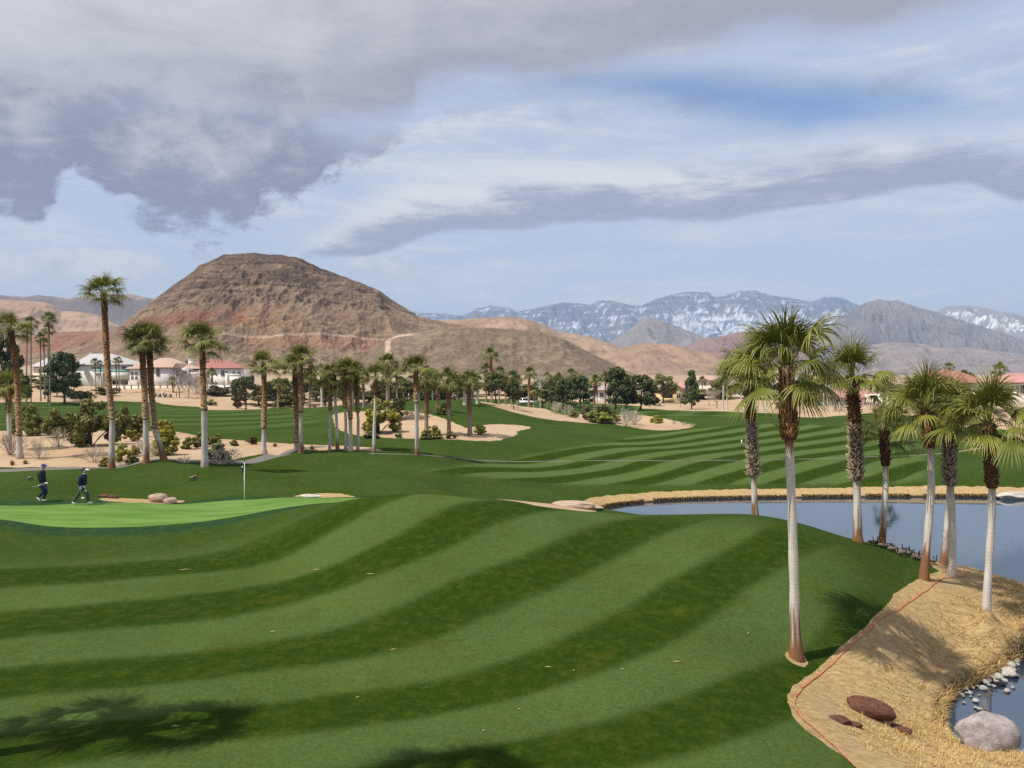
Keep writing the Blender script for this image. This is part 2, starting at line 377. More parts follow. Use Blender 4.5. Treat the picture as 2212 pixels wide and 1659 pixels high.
# course points: u, v, depth
CP = [(-700,1659,14.0),(0,1659,14.0),(600,1659,14.0),(1106,1659,14.2),(1500,1659,14.5),(1840,1659,15.0),(2060,1659,15.8),
 (-600,1400,20),(0,1400,20.0),(500,1400,20.3),(1000,1400,20.0),(1400,1400,19.6),(-700,1250,26),(0,1250,26.0),(400,1250,26.5),
 (-500,1140,33),(0,1124,33.6),(110,1138,33.2),(245,1140,33.2),(440,1130,33.4),(600,1205,28.6),
 (775,1079,31.4),(900,1068,31.0),(1000,1075,30.8),(1100,1085,30.5),(1300,1112,30.2),(1500,1122,30.0),(1640,1121,30.0),(1750,1141,30.0),(1850,1173,29.6),
 (1930,1215,28.8),(1960,1262,26.5),(900,1150,27.5),(900,1250,24.0),(1300,1200,26.2),(1300,1300,22.6),(1600,1200,26.4),(1600,1300,22.6),(1830,1280,24.0),(1780,1430,20.9),(1700,1510,17.8),
 (1900,1330,23.4),(2040,1300,25.6),(2000,1420,22.6),(1880,1500,19.5),(2100,1350,24.8),(2000,1600,17.9),(2212,1330,25.5),(2300,1310,27),
 (2100,1262,28.6),(2212,1280,28.8),(2080,1224,31.6),(1960,1196,33.0),
 (92,1087,36.8),(180,1088,36.6),(528,1096,36.9),(314,1086,38.4),(603,1077,39.0),(700,1075,39.2),(0,1091,36.4),(60,1068,39.5),(-500,1090,37),
 (345,1083,41.0),(690,1074,41.5),(300,1050,44.5),(0,1050,44.5),(560,1050,44.5),(700,1040,47.0),(900,1045,46.5),
 (0,1019,51.0),(130,1015,51.5),(250,1011,52.6),(390,1003,53.0),(500,1006,54.5),(545,998,57.5),(600,984,61.0),(-400,1020,50),
 (300,945,72.0),(100,960,66.0),(-300,960,68),(500,955,70),(450,945,78),(650,950,75),(0,930,80),
 (300,905,105.0),(300,885,145.0),(650,902,105.0),(690,890,160.0),(0,890,130),(-300,890,130),(0,868,190),(300,868,215),
 (450,877,220.0),(400,858,238.0),(400,836,258.0),(150,845,225.0),(100,832,222.0),(600,862,250),(0,836,225),(680,880,230),(250,840,256),(-300,830,240),
 (720,1000,57.0),(830,1005,56.0),(960,1010,55.5),
 (1100,1050,52.0),(1106,994,68.0),(1350,995,69.0),(1600,993,70.0),(1900,987,73.0),(2030,980,77.0),(2150,962,83.0),(2212,944,90.0),(2500,940,95),
 (1000,1079,40.0),(1120,1086,41.5),(1200,1090,45.0),(1060,1083,46.5),
 (1400,960,86),(1700,960,86),(1600,930,104),(1350,925,108.0),(1300,893,138.0),(1600,898,125.0),(1600,885,165.0),(1950,950,92.0),(2212,905,125.0),(1850,905,120),
 (1430,905,122),(1500,925,108),(1800,876,195.0),(1800,868,215.0),(1450,880,195),(2212,870,200),(1300,882,190),(1100,878,185),
 (1000,890,95.0),(900,882,96.0),(1050,946,76.0),(900,938,77.0),(800,930,80),(1040,868,118.0),(1110,908,96.0),(1200,897,122.0),(1110,876,135.0),(860,888,92),
 (960,960,70),(1140,935,84),(740,905,90),(760,960,68)]
# world points: x, y, z (places hidden from the terrace)
CW = [(13.2,22.8,.32),(14.6,24.0,.35),(12.1,21.9,.34),(16.4,25.4,.42),(11.1,20.5,.40),(10.4,19.3,.42),(10.2,18.2,.45),(-9,6,2.1),(0,6,2.0),(8,6,1.7),(-30,10,2.2),(-45,25,2.4),(14,15.6,0.9),(-3.5,36.5,2.3),(0,37,2.3),(4,36,2.0),(8,37,1.7),(4,42,1.0),(10,42,0.7),(13,37,1.3),(14,42,0.6),
 (-4,44,2.1),(0,46,1.6),(16.5,35.5,0.9),(19.5,32.5,0.7),(10,59,0.75),(17,60,0.8),(25,60,0.8),(33,60,0.9),(40,60,1.0),(5.5,55,0.8),(3.5,51,0.9),(2.5,47.5,1.0),
 (-260,420,14),(-170,420,12.5),(-70,420,11),(0,420,9),(60,420,6),(150,420,5),(300,420,6),(-180,300,9),(-100,300,6.5),(-40,300,5),(30,300,3),(120,300,3),(220,300,4),
 (-20,240,2),(40,235,1.5),(100,230,1.7),(160,230,2.2),(-420,420,14),(420,420,7),(-200,160,6),(200,140,3.5),(90,60,1.5),(80,90,2.5),(-60,50,3.2),(-90,80,3.5)]
_c = [(P(u, v, Y)) for u, v, Y in CP] + CW + [P(p['c'][0][0], p['c'][0][1], p['Y']) for p in NEAR_PALMS]
_c = np.array(_c); _q = np.stack([_c[:, 0] / _c[:, 1], np.log(_c[:, 1])], 1)
def _phi(r2): return np.where(r2 > 1e-12, 0.5 * r2 * np.log(np.maximum(r2, 1e-12)), 0)
_n = len(_c); _A = np.zeros((_n + 3, _n + 3))
_d = ((_q[:, None] - _q[None]) ** 2).sum(-1); _A[:_n, :_n] = _phi(_d) + np.eye(_n) * 2e-5
_A[:_n, _n:] = np.hstack([np.ones((_n, 1)), _q]); _A[_n:, :_n] = _A[:_n, _n:].T
_w = np.linalg.solve(_A, np.concatenate([_c[:, 2], np.zeros(3)]))
def H0(X, Y):
    X = np.asarray(X, float); Y = np.asarray(Y, float); sh = np.broadcast(X, Y).shape
    Yc = np.maximum(Y, 4.0); t = np.clip(X / Yc, -2.2, 2.2)
    t = np.broadcast_to(t, sh).ravel(); l = np.log(np.broadcast_to(Yc, sh)).ravel(); out = np.empty(t.size)
    for i in range(0, t.size, 20000):
        a = t[i:i + 20000]; b = l[i:i + 20000]
        r2 = (a[:, None] - _q[None, :, 0]) ** 2 + (b[:, None] - _q[None, :, 1]) ** 2
        out[i:i + 20000] = _phi(r2) @ _w[:_n] + _w[_n] + _w[_n + 1] * a + _w[_n + 2] * b
    return out.reshape(sh)
def sdf(X, Y, poly):
    """signed distance to a polygon, negative inside"""
    poly = np.asarray(poly, float); d = np.full(X.shape, 1e9); ins = np.zeros(X.shape, bool)
    for i in range(len(poly)):
        a = poly[i]; b = poly[(i + 1) % len(poly)]; e = b - a
        wx = X - a[0]; wy = Y - a[1]; h = np.clip((wx * e[0] + wy * e[1]) / max(e @ e, 1e-9), 0, 1)
        d = np.minimum(d, (wx - e[0] * h) ** 2 + (wy - e[1] * h) ** 2)
        c1 = (a[1] <= Y) != (b[1] <= Y)
        with np.errstate(divide='ignore', invalid='ignore'):
            xi = a[0] + (Y - a[1]) / (e[1] if abs(e[1]) > 1e-12 else 1e-12) * e[0]
        ins ^= c1 & (X < xi)
    d = np.sqrt(d)
    return np.where(ins, -d, d)
def dline(X, Y, pts):
    d = np.full(X.shape, 1e9); pts = np.asarray(pts, float)
    for a, b in zip(pts[:-1], pts[1:]):
        e = b - a; wx = X - a[0]; wy = Y - a[1]; h = np.clip((wx * e[0] + wy * e[1]) / (e @ e), 0, 1)
        d = np.minimum(d, (wx - e[0] * h) ** 2 + (wy - e[1] * h) ** 2)
    return np.sqrt(d)
def smooth_poly(pts, k=2, closed=True):
    p = np.asarray(pts, float)
    for _ in range(k):
        n = np.roll(p, -1, 0)
        q = np.empty((2 * len(p), 2)); q[0::2] = 0.75 * p + 0.25 * n; q[1::2] = 0.25 * p + 0.75 * n
        if not closed: q = np.vstack([p[:1], q[:-2], p[-1:]])
        p = q
    return p
POND = smooth_poly([(16.9,24.9),(15.04,23.47),(13.8,22.55),(12.6,21.75),(11.8,20.9),(11.1,19.8),(10.6,18.7),(10.9,17.9),(12.1,17.3),(16,16.2),(30,11),(55,8),(70,20),(66,45),(50,53),
 (37.4,56.2),(30.9,56.7),(23.6,56.4),(17.2,56.0),(11.5,55.2),(7.55,53.2),(5.8,51.2),(6.6,49.8),(9.3,48.2),(12,47.5),(14.5,46.3),(17,41.5),(19,37.8),(21,34.8),(22.2,30.8),(21.0,27.0),(19,25.6)])
def H(X, Y, noise=True):
    X = np.asarray(X, float); Y = np.asarray(Y, float) + 0 * X; X = X + 0 * Y
    z = H0(X, Y)
    if noise: z = z + 0.05 * fbm(X / 5.0, Y / 5.0, 3, 5) * sm(Y, 5, 30) + 0.25 * fbm(X / 26, Y / 26, 3, 9) * sm(Y, 60, 160)
    near = (Y < 70) & (X > -5)
    s = np.full(X.shape, 50.0); s[near] = sdf(X[near], Y[near], POND)
    lip = np.where(Y < 25, 0.45, 2.4); fl = np.where(Y < 25, 0.42, 0.25)
    bank = np.clip(s / lip, 0, 1); bank = 1 - (1 - bank) ** 2
    z = np.where(s > 0, 0.02 + (np.where(s < 12, np.maximum(z, fl), z) - 0.02) * bank, -np.minimum(1.0, -s * 0.5) - 0.02) if X.ndim else z
    return z
def Hs(x, y): return float(H(np.array([x]), np.array([y]))[0])
_ys = np.exp(np.linspace(math.log(9), math.log(415), 1400))
def gp(u, v, ymin=0):
    """point of the ground seen in direction (u, v)"""
    t = (u - CU) / FPX; ys = _ys[_ys > ymin]
    dz = H(t * ys, ys, False) - (CAMZ - (v - CV) / FPX * ys)
    k = np.argmax(dz > 0)
    if dz[k] <= 0: k = len(ys) - 1
    if k == 0: Y = ys[0]
    else: a = dz[k - 1]; b = dz[k]; Y = ys[k - 1] + (ys[k] - ys[k - 1]) * (-a) / (b - a)
    return (t * Y, Y)
def gps(pts, ymin=0): return [gp(u, v, ymin) for u, v in pts]

# zone outlines
DEAD = gps([(1871,1675),(1821,1633),(1777,1603),(1740,1577),(1713,1551),(1700,1518),(1699,1503),(1717,1481),(1747,1458),(1777,1432),(1814,1399),(1851,1369),(1881,1340),(1914,1310),(1929,1284),(1962,1265),(1981,1252),(2000,1243),(2028,1233),(2014,1224),(2003,1207),(1962,1192),(1925,1182),(1880,1174.5)])
DEAD = DEAD + [(15.5,36.5),(14,40),(18,50),(40,50),(60,30),(40,5),(12.5,10)]
GREEN = smooth_poly(gps([(-300,1112),(0,1121),(60,1131),(130,1138),(245,1139),(340,1136),(440,1127),(520,1113),(580,1103)], 31.5) + [(-7.5,35.6),(-3.5,36.2),(-1.2,37.6),(-1.4,39.0),(-3.2,39.9)] + gps([(753,1074.5),(603,1077),(464,1081),(314,1086),(190,1088),(90,1092),(0,1092),(-300,1094)], 33), 2)
SAND = [
 gps([(-500,1000),(0,1009)], 50) + [(-29,52.8),(-25,54.2),(-21,55.5)] + gps([(470,1001),(520,988),(565,981),(640,974),(720,971),(770,972),(830,974)], 53) + gps([(815,968),(760,964),(700,962),(600,957),(540,953),(470,947),(420,940),(374,931),(250,931),(0,932),(-500,932)], 62),
 gps([(717,896),(739,890),(800,888),(867,886),(889,888),(930,896),(957,904),(993,918),(1012,926),(1050,917),(1092,916),(1143,921),(1147,926),(1118,931),(1114,943),(1070,953),(1012,952),(903,949),(794,944),(766,939),(734,931),(721,917)], 66),
 gps([(1030,868),(1070,871),(1124,874),(1179,887),(1233,899),(1260,893),(1383,896),(1432,904),(1492,917),(1499,923),(1451,930),(1397,929),(1356,922),(1315,916),(1233,912),(1165,904),(1110,891),(1060,877)], 80),
 gps([(-400,870),(0,868),(100,868),(200,872),(260,866),(330,866),(360,874),(450,880),(603,888),(720,889),(800,889)], 130) + [(-40,275),(-40,420),(-500,420),(-500,200),(-330,180)],
 gps([(1380,882),(1424,883),(1490,888),(1600,890),(1690,894),(1725,901),(1768,903),(1825,897),(1861,893),(1957,896),(2000,906),(2043,915),(2096,925),(2212,930),(2400,932)], 96) + [(170,130),(480,300),(480,420),(-80,420),(-80,262),(-30,240),(10,225),(35,205)],
 gps([(1060,1082),(1100,1080),(1140,1083),(1180,1088),(1240,1096),(1296,1103),(1270,1106),(1180,1098),(1090,1088)], 42),
 gps([(625,1072),(650,1067),(700,1064),(740,1066),(776,1073),(720,1074)], 38.5),
 gps([(205,1078),(240,1075),(290,1076),(330,1080),(400,1080),(395,1085),(300,1086),(230,1083)], 37)]
PATHS = [([(-60,49.5),(-36,51.2),(-30,52.2),(-26.5,53.1),(-24,54.6),(-21.5,56.0),(-19.5,57.3),(-18.3,59.5),(-17.6,62.5),(-16.5,66)], 0.62),
 (gps([(800,985),(870,989),(1000,992),(1106,994),(1250,995),(1400,995),(1600,994),(1750,992),(1932,986),(2017,981),(2070,976),(2149,961),(2190,948)], 60) + [(62,95),(75,112)], 0.19),
 (gps([(2149,961),(2190,948)], 60) + [(60.5,92),(75,105),(90,118)], 1.6)]
REDLINE = gps([(1880,1685),(1856,1664),(1829,1640),(1803,1614),(1777,1590),(1751,1569),(1732,1552),(1720,1537),(1714,1522),(1717,1506),(1730,1490),(1755,1469),(1785,1444),(1818,1414),(1851,1384),(1877,1359),(1905,1334),(1940,1317),(1962,1302),(1985,1285),(2007,1273),(2030,1252),(2045,1247)]) + gps([(2075,1246),(2088,1243),(2085,1235),(2078,1226)], 27)

# ------------------------------------------------------------------ the ground as one fitted grid, cut along the zone outlines
tin = np.linspace(-0.72, 0.72, 620); tout = np.array([0.74,0.77,0.81,0.86,0.92,1.0,1.1,1.25,1.45,1.7])
T = np.concatenate([-tout[::-1], tin, tout])
YS = np.exp(np.linspace(math.log(5.0), math.log(420.0), 760))
TT, YY = np.meshgrid(T, YS); XX = TT * YY
ZZ = H(XX, YY)
R_, C_ = XX.shape
idx = np.arange(R_ * C_).reshape(R_, C_)
quads = np.stack([idx[:-1, :-1], idx[:-1, 1:], idx[1:, 1:], idx[1:, :-1]], -1).reshape(-1, 4)
X1 = XX.ravel(); Y1 = YY.ravel(); Z1 = ZZ.ravel()
edge_n = fbm(X1 / 0.9, Y1 / 0.9, 3, 3) * np.where(Y1 < 45, 0.16, 0.45)
pd = np.full(X1.shape, 40.0); k = (Y1 < 70) & (X1 > -3); pd[k] = sdf(X1[k], Y1[k], POND)
F = {}
k = (Y1 < 70)
dd = np.full(X1.shape, 40.0); dd[k] = sdf(X1[k], Y1[k], DEAD)
# dry grass also rings the pond, but the turf mound runs down to it behind the crest
F['dead'] = np.minimum(dd, pd - np.where(Y1 > 50, 1.3, 1.3)) + edge_n * 0.6
bx0, by0, _ = P(1720, 1420, 20.8); F['dead'] = np.minimum(F['dead'], np.hypot(X1 - bx0, Y1 - by0) - 0.27 + 2.2 * edge_n)
for poly in SAND[6:]: F['dead'] = np.minimum(F['dead'], sdf(X1, Y1, smooth_poly(poly, 1)) + 1.5 * edge_n)
F['sand'] = np.full(X1.shape, 40.0)
for poly in SAND[:6]: F['sand'] = np.minimum(F['sand'], sdf(X1, Y1, smooth_poly(poly, 1)))
F['sand'] += edge_n * sm(Y1, 40, 60)
F['green'] = sdf(X1, Y1, GREEN) + edge_n * 0.1
F['path'] = np.full(X1.shape, 40.0)
for pts, w in PATHS: F['path'] = np.minimum(F['path'], dline(X1, Y1, smooth_poly(pts, 2, False)) - w)
# mown stripes: 0 dark .. 1 light, 0.35 plain rough
def wave(ph, soft): return 0.5 + 0.5 * np.tanh(np.sin(ph) / soft)
BANDS = [[(0,1250),(400,1222),(620,1162),(760,1100)], [(0,1352),(350,1312),(640,1267),(850,1202),(1000,1132),(1060,1098)], [(0,1482),(500,1442),(850,1372),(1050,1272),(1250,1182),(1400,1137)],
 [(100,1610),(300,1582),(700,1542),(1100,1472),(1350,1382),(1500,1282),(1650,1180)], [(750,1690),(1150,1640),(1400,1590),(1600,1520)]]
bp = np.array([(*gp(u, v), k) for k, bnd in enumerate(BANDS) for u, v in bnd]); bn = len(bp)
BA = np.zeros((bn + 3, bn + 3)); BA[:bn, :bn] = _phi(((bp[:, None, :2] - bp[None, :, :2]) ** 2).sum(-1)) + np.eye(bn) * 20.0
BA[:bn, bn:] = np.hstack([np.ones((bn, 1)), bp[:, :2]]); BA[bn:, :bn] = BA[:bn, bn:].T
bw = np.linalg.solve(BA, np.concatenate([bp[:, 2], np.zeros(3)]))
nz = (Y1 < 45) & (np.abs(X1) < 45); ph = np.zeros(X1.shape); xi = X1[nz]; yi = Y1[nz]; res = np.empty(len(xi))
for i in range(0, len(xi), 40000):
    a_ = xi[i:i + 40000]; b_ = yi[i:i + 40000]; res[i:i + 40000] = _phi((a_[:, None] - bp[None, :, 0]) ** 2 + (b_[:, None] - bp[None, :, 1]) ** 2) @ bw[:bn] + bw[bn] + bw[bn + 1] * a_ + bw[bn + 2] * b_
ph[nz] = res
st_near = 0.5 - 0.5 * np.tanh(np.cos(2 * pi * (ph + 0.07 * fbm(X1 / 5, Y1 / 5, 3, 31))) / 0.26)
st_near = 0.06 + 0.88 * st_near * (0.85 + 0.3 * fbm(X1 / 4, Y1 / 4, 3, 33))
right = sm(X1 - 0.30 * (Y1 - 14), 5.2, 9.5); st_near = st_near * (1 - right) + (0.32 + 0.25 * fbm(X1 / 4, Y1 / 4, 3, 35)) * right
m_near = sm(F['green'], 0.8, 2.5) * (1 - sm(Y1 + 0.35 * np.abs(X1 + 2), 31.5, 35)) 
FAIR = smooth_poly(gps([(1000,1010),(1100,988),(1250,970),(1400,935),(1500,925),(1700,912),(1900,930),(2000,965),(2000,1020),(2000,1044),(1700,1046),(1400,1046),(1250,1045),(1080,1035),(900,1020)], 48), 2)
fm = 1 - sm(sdf(X1, Y1, FAIR) + edge_n, -0.8, 0.8)
arc = (X1 - Y1 * 0.86 - 0.0042 * (X1 - 12) ** 2 + 0.9 * fbm(X1 / 14, Y1 / 14, 2, 44))
st_far = wave(arc * 2 * pi / 5.6 + 0.5, 0.22)
LFAIR = gps([(-400,880),(0,878),(200,880),(330,876),(450,884),(603,892),(690,893),(690,930),(560,930),(374,920),(0,920),(-400,920)], 70)
lm = 1 - sm(sdf(X1, Y1, smooth_poly(LFAIR, 1)), -2, 2)
st_left = wave((Y1 - 0.25 * X1) * 2 * pi / 9.5, 0.4)
stripe = np.full(X1.shape, 0.30) + 0.22 * fbm(X1 / 7, Y1 / 7, 3, 12)
near_zone = (Y1 < 45)
stripe = np.where(near_zone, stripe * (1 - m_near) + st_near * m_near, stripe)
stripe = stripe * (1 - fm) + st_far * fm
stripe = stripe * (1 - lm) + (0.15 + 0.5 * st_left) * lm
check = np.sin(X1 * 2 * pi / 11 + Y1 * 0.15) * np.sin(Y1 * 2 * pi / 16 - X1 * 0.1)
cm = sm(Y1, 118, 130) * (1 - sm(Y1, 200, 215)) * sm(X1, 0, 15)
stripe = stripe * (1 - cm) + (0.4 + 0.4 * np.tanh(check * 4)) * cm
F['stripe'] = stripe
F['collar'] = (1 - sm(np.abs(F['green'] - 0.1), 0.7, 1.6))
F['pd'] = pd; F['desert'] = 264.0 - Y1 + 6 * fbm(X1 / 20, Y1 / 20, 3, 61)
names = list(F); A = np.stack([F[n] for n in names], 1)
V = np.stack([X1, Y1, Z1], 1)
class Cut:
    def __init__(s, V, A): s.V = [V]; s.A = [A]; s.n = len(V); s.cache = {}
    def val(s): return np.vstack(s.V), np.vstack(s.A)
    def split(s, quads, polys, field):
        Vv, Aa = s.val(); gf = Aa[:, field]; s.cache = {}; nv = []; na = []
        gq = gf[quads]; ins = (gq < 0).all(1); outs = (gq >= 0).all(1)
        inq = quads[ins]; outq = quads[outs]; inp = []; outp = []
        def cut(a, b):
            key = (a, b) if a < b else (b, a)
            if key not in s.cache:
                a, b = key; h = gf[a] / (gf[a] - gf[b])
                nv.append(Vv[a] + (Vv[b] - Vv[a]) * h); r = Aa[a] + (Aa[b] - Aa[a]) * h; r[field] = 0
                na.append(r); s.cache[key] = s.n + len(nv) - 1
            return s.cache[key]
        for p in quads[~(ins | outs)].tolist() + polys:
            gg = [gf[i] for i in p]
            if max(gg) < 0: inp.append(p); continue
            if min(gg) >= 0: outp.append(p); continue
            a = []; b = []
            for i in range(len(p)):
                i0 = p[i]; i1 = p[(i + 1) % len(p)]; g0 = gg[i]; g1 = gg[(i + 1) % len(p)]
                (a if g0 < 0 else b).append(i0)
                if (g0 < 0) != (g1 < 0):
                    c = cut(i0, i1); a.append(c); b.append(c)
            if len(a) > 2: inp.append(a)
            if len(b) > 2: outp.append(b)
        if nv: s.V.append(np.array(nv)); s.A.append(np.array(na)); s.n += len(nv)
        return (inq, inp), (outq, outp)
cut = Cut(V, A); rest = (quads, [])
zones = {}
F_D = names.index('desert')
for z in ('desert', 'path', 'green', 'sand', 'dead'):
    zones[z], rest = cut.split(rest[0], rest[1], names.index(z))
zones['lawn'] = rest
VA, AA = cut.val()
def zone_obj(name, z, material, fl=()):
    q, p = zones[z]
    ids = np.unique(np.concatenate([q.ravel(), np.array([i for f in p for i in f], int)]))
    mp = np.full(len(VA), -1); mp[ids] = np.arange(len(ids))
    tri = [f for f in p]
    by = {}
    for f in tri: by.setdefault(len(f), []).append(f)
    faces = [mp[q]] + [mp[np.array(v)] for v in by.values()]
    me = mesh_np(name, VA[ids], [f for f in faces if len(f)], [material], True, None, {n: AA[ids, names.index(n)] for n in fl})
    return tag(obj(name, me), kind='structure')

def lawn_material():
    m, g = newmat('mown_turf'); p = g.pos()
    st = g.attr('stripe', 'Fac'); co = g.attr('collar', 'Fac')
    big = g.noise(p, 0.35, 4, 0.6); mid = g.noise(p, 3.0, 4, 0.6); fine = g.noise(g.scale(p, (1, 1, 1)), 11.0, 5, 0.75); dots = g.noise(p, 75.0, 2, 0.6)
    dark = g.mix(big, (0.011, 0.038, 0.002), (0.026, 0.047, 0.002)); light = g.mix(big, (0.066, 0.120, 0.036), (0.088, 0.124, 0.030))
    c = g.mix(st, dark, light)
    c = g.mix(g.mul(co, 0.8), c, (0.016, 0.050, 0.024))
    c = g.mix(g.sstep(mid, 0.42, 0.75, 0.0, 0.32), c, (0.075, 0.095, 0.012))
    patch = g.noise(p, 0.8, 5, 0.65, 0.5); c = g.mix(g.sstep(patch, 0.52, 0.72, 0.0, 0.5), c, (0.062, 0.074, 0.010))
    v = g.add(g.mul(g.sub(fine, 0.5), 1.5), g.add(g.mul(g.sub(dots, 0.5), 0.9), g.mul(g.sub(mid, 0.5), 0.35)))
    c = g.hsv(c, 0.5, 1.0, g.add(1.0, v))
    hgt = g.add(g.mul(fine, 0.6), dots)
    g.surf(c, 0.9, g.bump(hgt, 0.6, 0.06), 0.02)
    return m
def green_material():
    m, g = newmat('putting_turf'); p = g.pos()
    big = g.noise(g.scale(p, (0.25, 1.6, 1)), 1.0, 3, 0.55); fine = g.noise(p, 60, 2, 0.6)
    c = g.mix(g.sstep(big, 0.38, 0.62), (0.070, 0.160, 0.014), (0.112, 0.205, 0.032))
    c = g.hsv(c, 0.5, 1.0, g.add(0.9, g.mul(g.sub(fine, 0.4), 0.6)))
    g.surf(c, 0.7, g.bump(fine, 0.15, 0.01), 0.25)
    return m
def dead_material():
    m, g = newmat('dry_winter_grass'); p = g.pos()
    big = g.noise(p, 0.6, 4, 0.6); mid = g.noise(g.scale(p, (1, 2.2, 1)), 4.0, 6, 0.7, 0.6); fine = g.noise(g.scale(p, (1, 3, 1)), 24, 4, 0.7, 0.8)
    c = g.mix(g.sstep(mid, 0.3, 0.68), (0.30, 0.20, 0.095), (0.56, 0.40, 0.195))
    c = g.mix(g.sstep(big, 0.50, 0.72, 0, 0.6), c, (0.40, 0.285, 0.165))
    c = g.hsv(c, 0.5, 1.0, g.add(0.66, g.mul(fine, 0.62)))
    # wet dark rim where the bank meets the water
    pd = g.attr('pd', 'Fac')
    c = g.mix(g.sstep(g.add(pd, g.mul(g.sub(fine, 0.5), 0.5)), 0.30, 0.06), c, (0.030, 0.022, 0.012))
    g.surf(c, 0.9, g.bump(g.add(mid, g.mul(fine, 0.6)), 0.7, 0.10), 0.15)
    return m
def sand_material():
    m, g = newmat('desert_sand'); p = g.pos()
    big = g.noise(p, 0.12, 4, 0.6); mid = g.noise(g.scale(p, (1, 0.6, 1)), 1.3, 5, 0.65); fine = g.noise(p, 9, 4, 0.7)
    c = g.mix(g.sstep(big, 0.35, 0.65), (0.375, 0.255, 0.155), (0.43, 0.315, 0.205))
    c = g.mix(g.sstep(mid, 0.52, 0.75, 0, 0.55), c, (0.29, 0.185, 0.11))
    c = g.hsv(c, 0.5, 1.0, g.add(0.82, g.mul(fine, 0.36)))
    g.surf(c, 0.95, g.bump(g.add(mid, g.mul(fine, 0.4)), 0.5, 0.2), 0.1)
    return m
def path_material():
    m, g = newmat('path_concrete'); p = g.pos()
    n = g.noise(p, 0.5, 5, 0.65)
    c = g.mix(n, (0.11, 0.108, 0.095), (0.18, 0.165, 0.145))
    right = g.node('ShaderNodeSeparateXYZ'); g.put(right.inputs[0], p)
    c = g.mix(g.sstep(right.outputs[0], 38, 50), c, (0.29, 0.19, 0.155))
    g.surf(c, 0.85, None, 0.2)
    return m
M_LAWN = lawn_material(); M_DEAD = dead_material(); M_SAND = sand_material(); M_PATH = path_material(); M_GREEN = green_material()
zone_obj('lawn', 'lawn', M_LAWN, ('stripe', 'collar'))
zone_obj('putting_green', 'green', M_GREEN)
zone_obj('dry_grass_bank', 'dead', M_DEAD, ('pd',))
zone_obj('desert_sand', 'sand', M_SAND)
zone_obj('cart_path', 'path', M_PATH)

# red hazard line sprayed along the dry grass
def ribbon(name, pts, w, lift, material, seed):
    pts = smooth_poly(pts, 3, False); q = [pts[0]]
    for a, b in zip(pts[:-1], pts[1:]):
        n = max(1, int(np.hypot(*(b - a)) / 0.12))
        for i in range(1, n + 1): q.append(a + (b - a) * i / n)
    q = np.array(q); d = np.gradient(q, axis=0); d /= np.linalg.norm(d, axis=1, keepdims=True); nrm = np.stack([-d[:, 1], d[:, 0]], 1)
    s = np.arange(len(q)) * 0.12
    q = q + nrm * (0.05 * perlin(s / 0.9, s * 0 + seed, seed))[:, None]
    ws = w * (0.75 + 0.9 * np.abs(perlin(s / 0.3, s * 0 + 3.3, seed + 1)))
    L = q + nrm * ws[:, None]; R = q - nrm * ws[:, None]
    pv = np.vstack([L, q, R]); z = H(pv[:, 0], pv[:, 1]) + lift; n = len(q)
    i = np.arange(n - 1); f = np.vstack([np.stack([i, i + n, i + n + 1, i + 1], 1), np.stack([i + n, i + 2 * n, i + 2 * n + 1, i + n + 1], 1)])
    return obj(name, mesh_np(name, np.column_stack([pv, z]), f, [material]))
m, g = newmat('red_line_paint'); p = g.pos(); n = g.noise(p, 14, 4, 0.7)
g.surf(g.mix(g.sstep(n, 0.36, 0.58), (0.42, 0.065, 0.035), (0.40, 0.24, 0.12)), 0.9, None, 0.1)
tag(ribbon('painted_line', REDLINE, 0.028, 0.03, m, 3), kind='structure')

# pond water
def water():
    m, g = newmat('pond_water'); p = g.pos()
    n = g.add(g.noise(g.scale(p, (0.8, 2.6, 1)), 1.1, 3, 0.55), g.mul(g.noise(g.scale(p, (1, 2.2, 1)), 5.0, 2, 0.5), 0.25))
    pr = g.surf((0.014, 0.030, 0.055), 0.02, g.bump(n, 0.10, 0.02), 0.5); pr.inputs['IOR'].default_value = 2.4
    xs = np.linspace(5, 75, 90); ys = np.linspace(8, 58, 70); X, Y = np.meshgrid(xs, ys)
    i = np.arange(X.size).reshape(X.shape); q = np.stack([i[:-1, :-1], i[:-1, 1:], i[1:, 1:], i[1:, :-1]], -1).reshape(-1, 4)
    cx = X.ravel()[q].mean(1); cyy = Y.ravel()[q].mean(1); q = q[sdf(cx, cyy, POND) < 1.2]
    me = mesh_np('pond', np.column_stack([X.ravel(), Y.ravel(), X.ravel() * 0]), q, [m])
    return tag(obj('pond', me), kind='structure')
water()
# ------------------------------------------------------------------ open desert beyond the course, and the mountains
def plain_material():
    m, g = newmat('desert_plain'); p = g.pos()
    big = g.noise(p, 0.01, 5, 0.6); n = g.noise(p, 0.12, 4, 0.7); sp = g.voro(p, 0.30)
    c = g.mix(big, (0.30, 0.215, 0.145), (0.40, 0.30, 0.21))
    c = g.mix(g.sstep(g.add(sp, g.mul(n, 0.5)), 0.62, 0.42, 0, 0.75), c, (0.15, 0.125, 0.085))
    g.surf(c, 0.95, None, 0.1)
    return m
M_PLAIN = plain_material()
zone_obj('desert_flat', 'desert', M_PLAIN)
tt = np.concatenate([np.linspace(-6, -1.7, 8), np.linspace(-1.6, 1.6, 60), np.linspace(1.7, 6, 8)]); yy = np.concatenate([np.linspace(415, 700, 24), np.exp(np.linspace(math.log(730), math.log(26000), 30))])
Tm, Ym = np.meshgrid(tt, yy); Xm = Tm * Ym
zm = H0(np.clip(Tm, -1.6, 1.6) * 419, np.full(Xm.shape, 419.0)); blend = sm(Ym, 415, 900)
zm = zm * (1 - blend) + 9 * blend - 0.15 - 60 * sm(Ym, 9000, 26000)
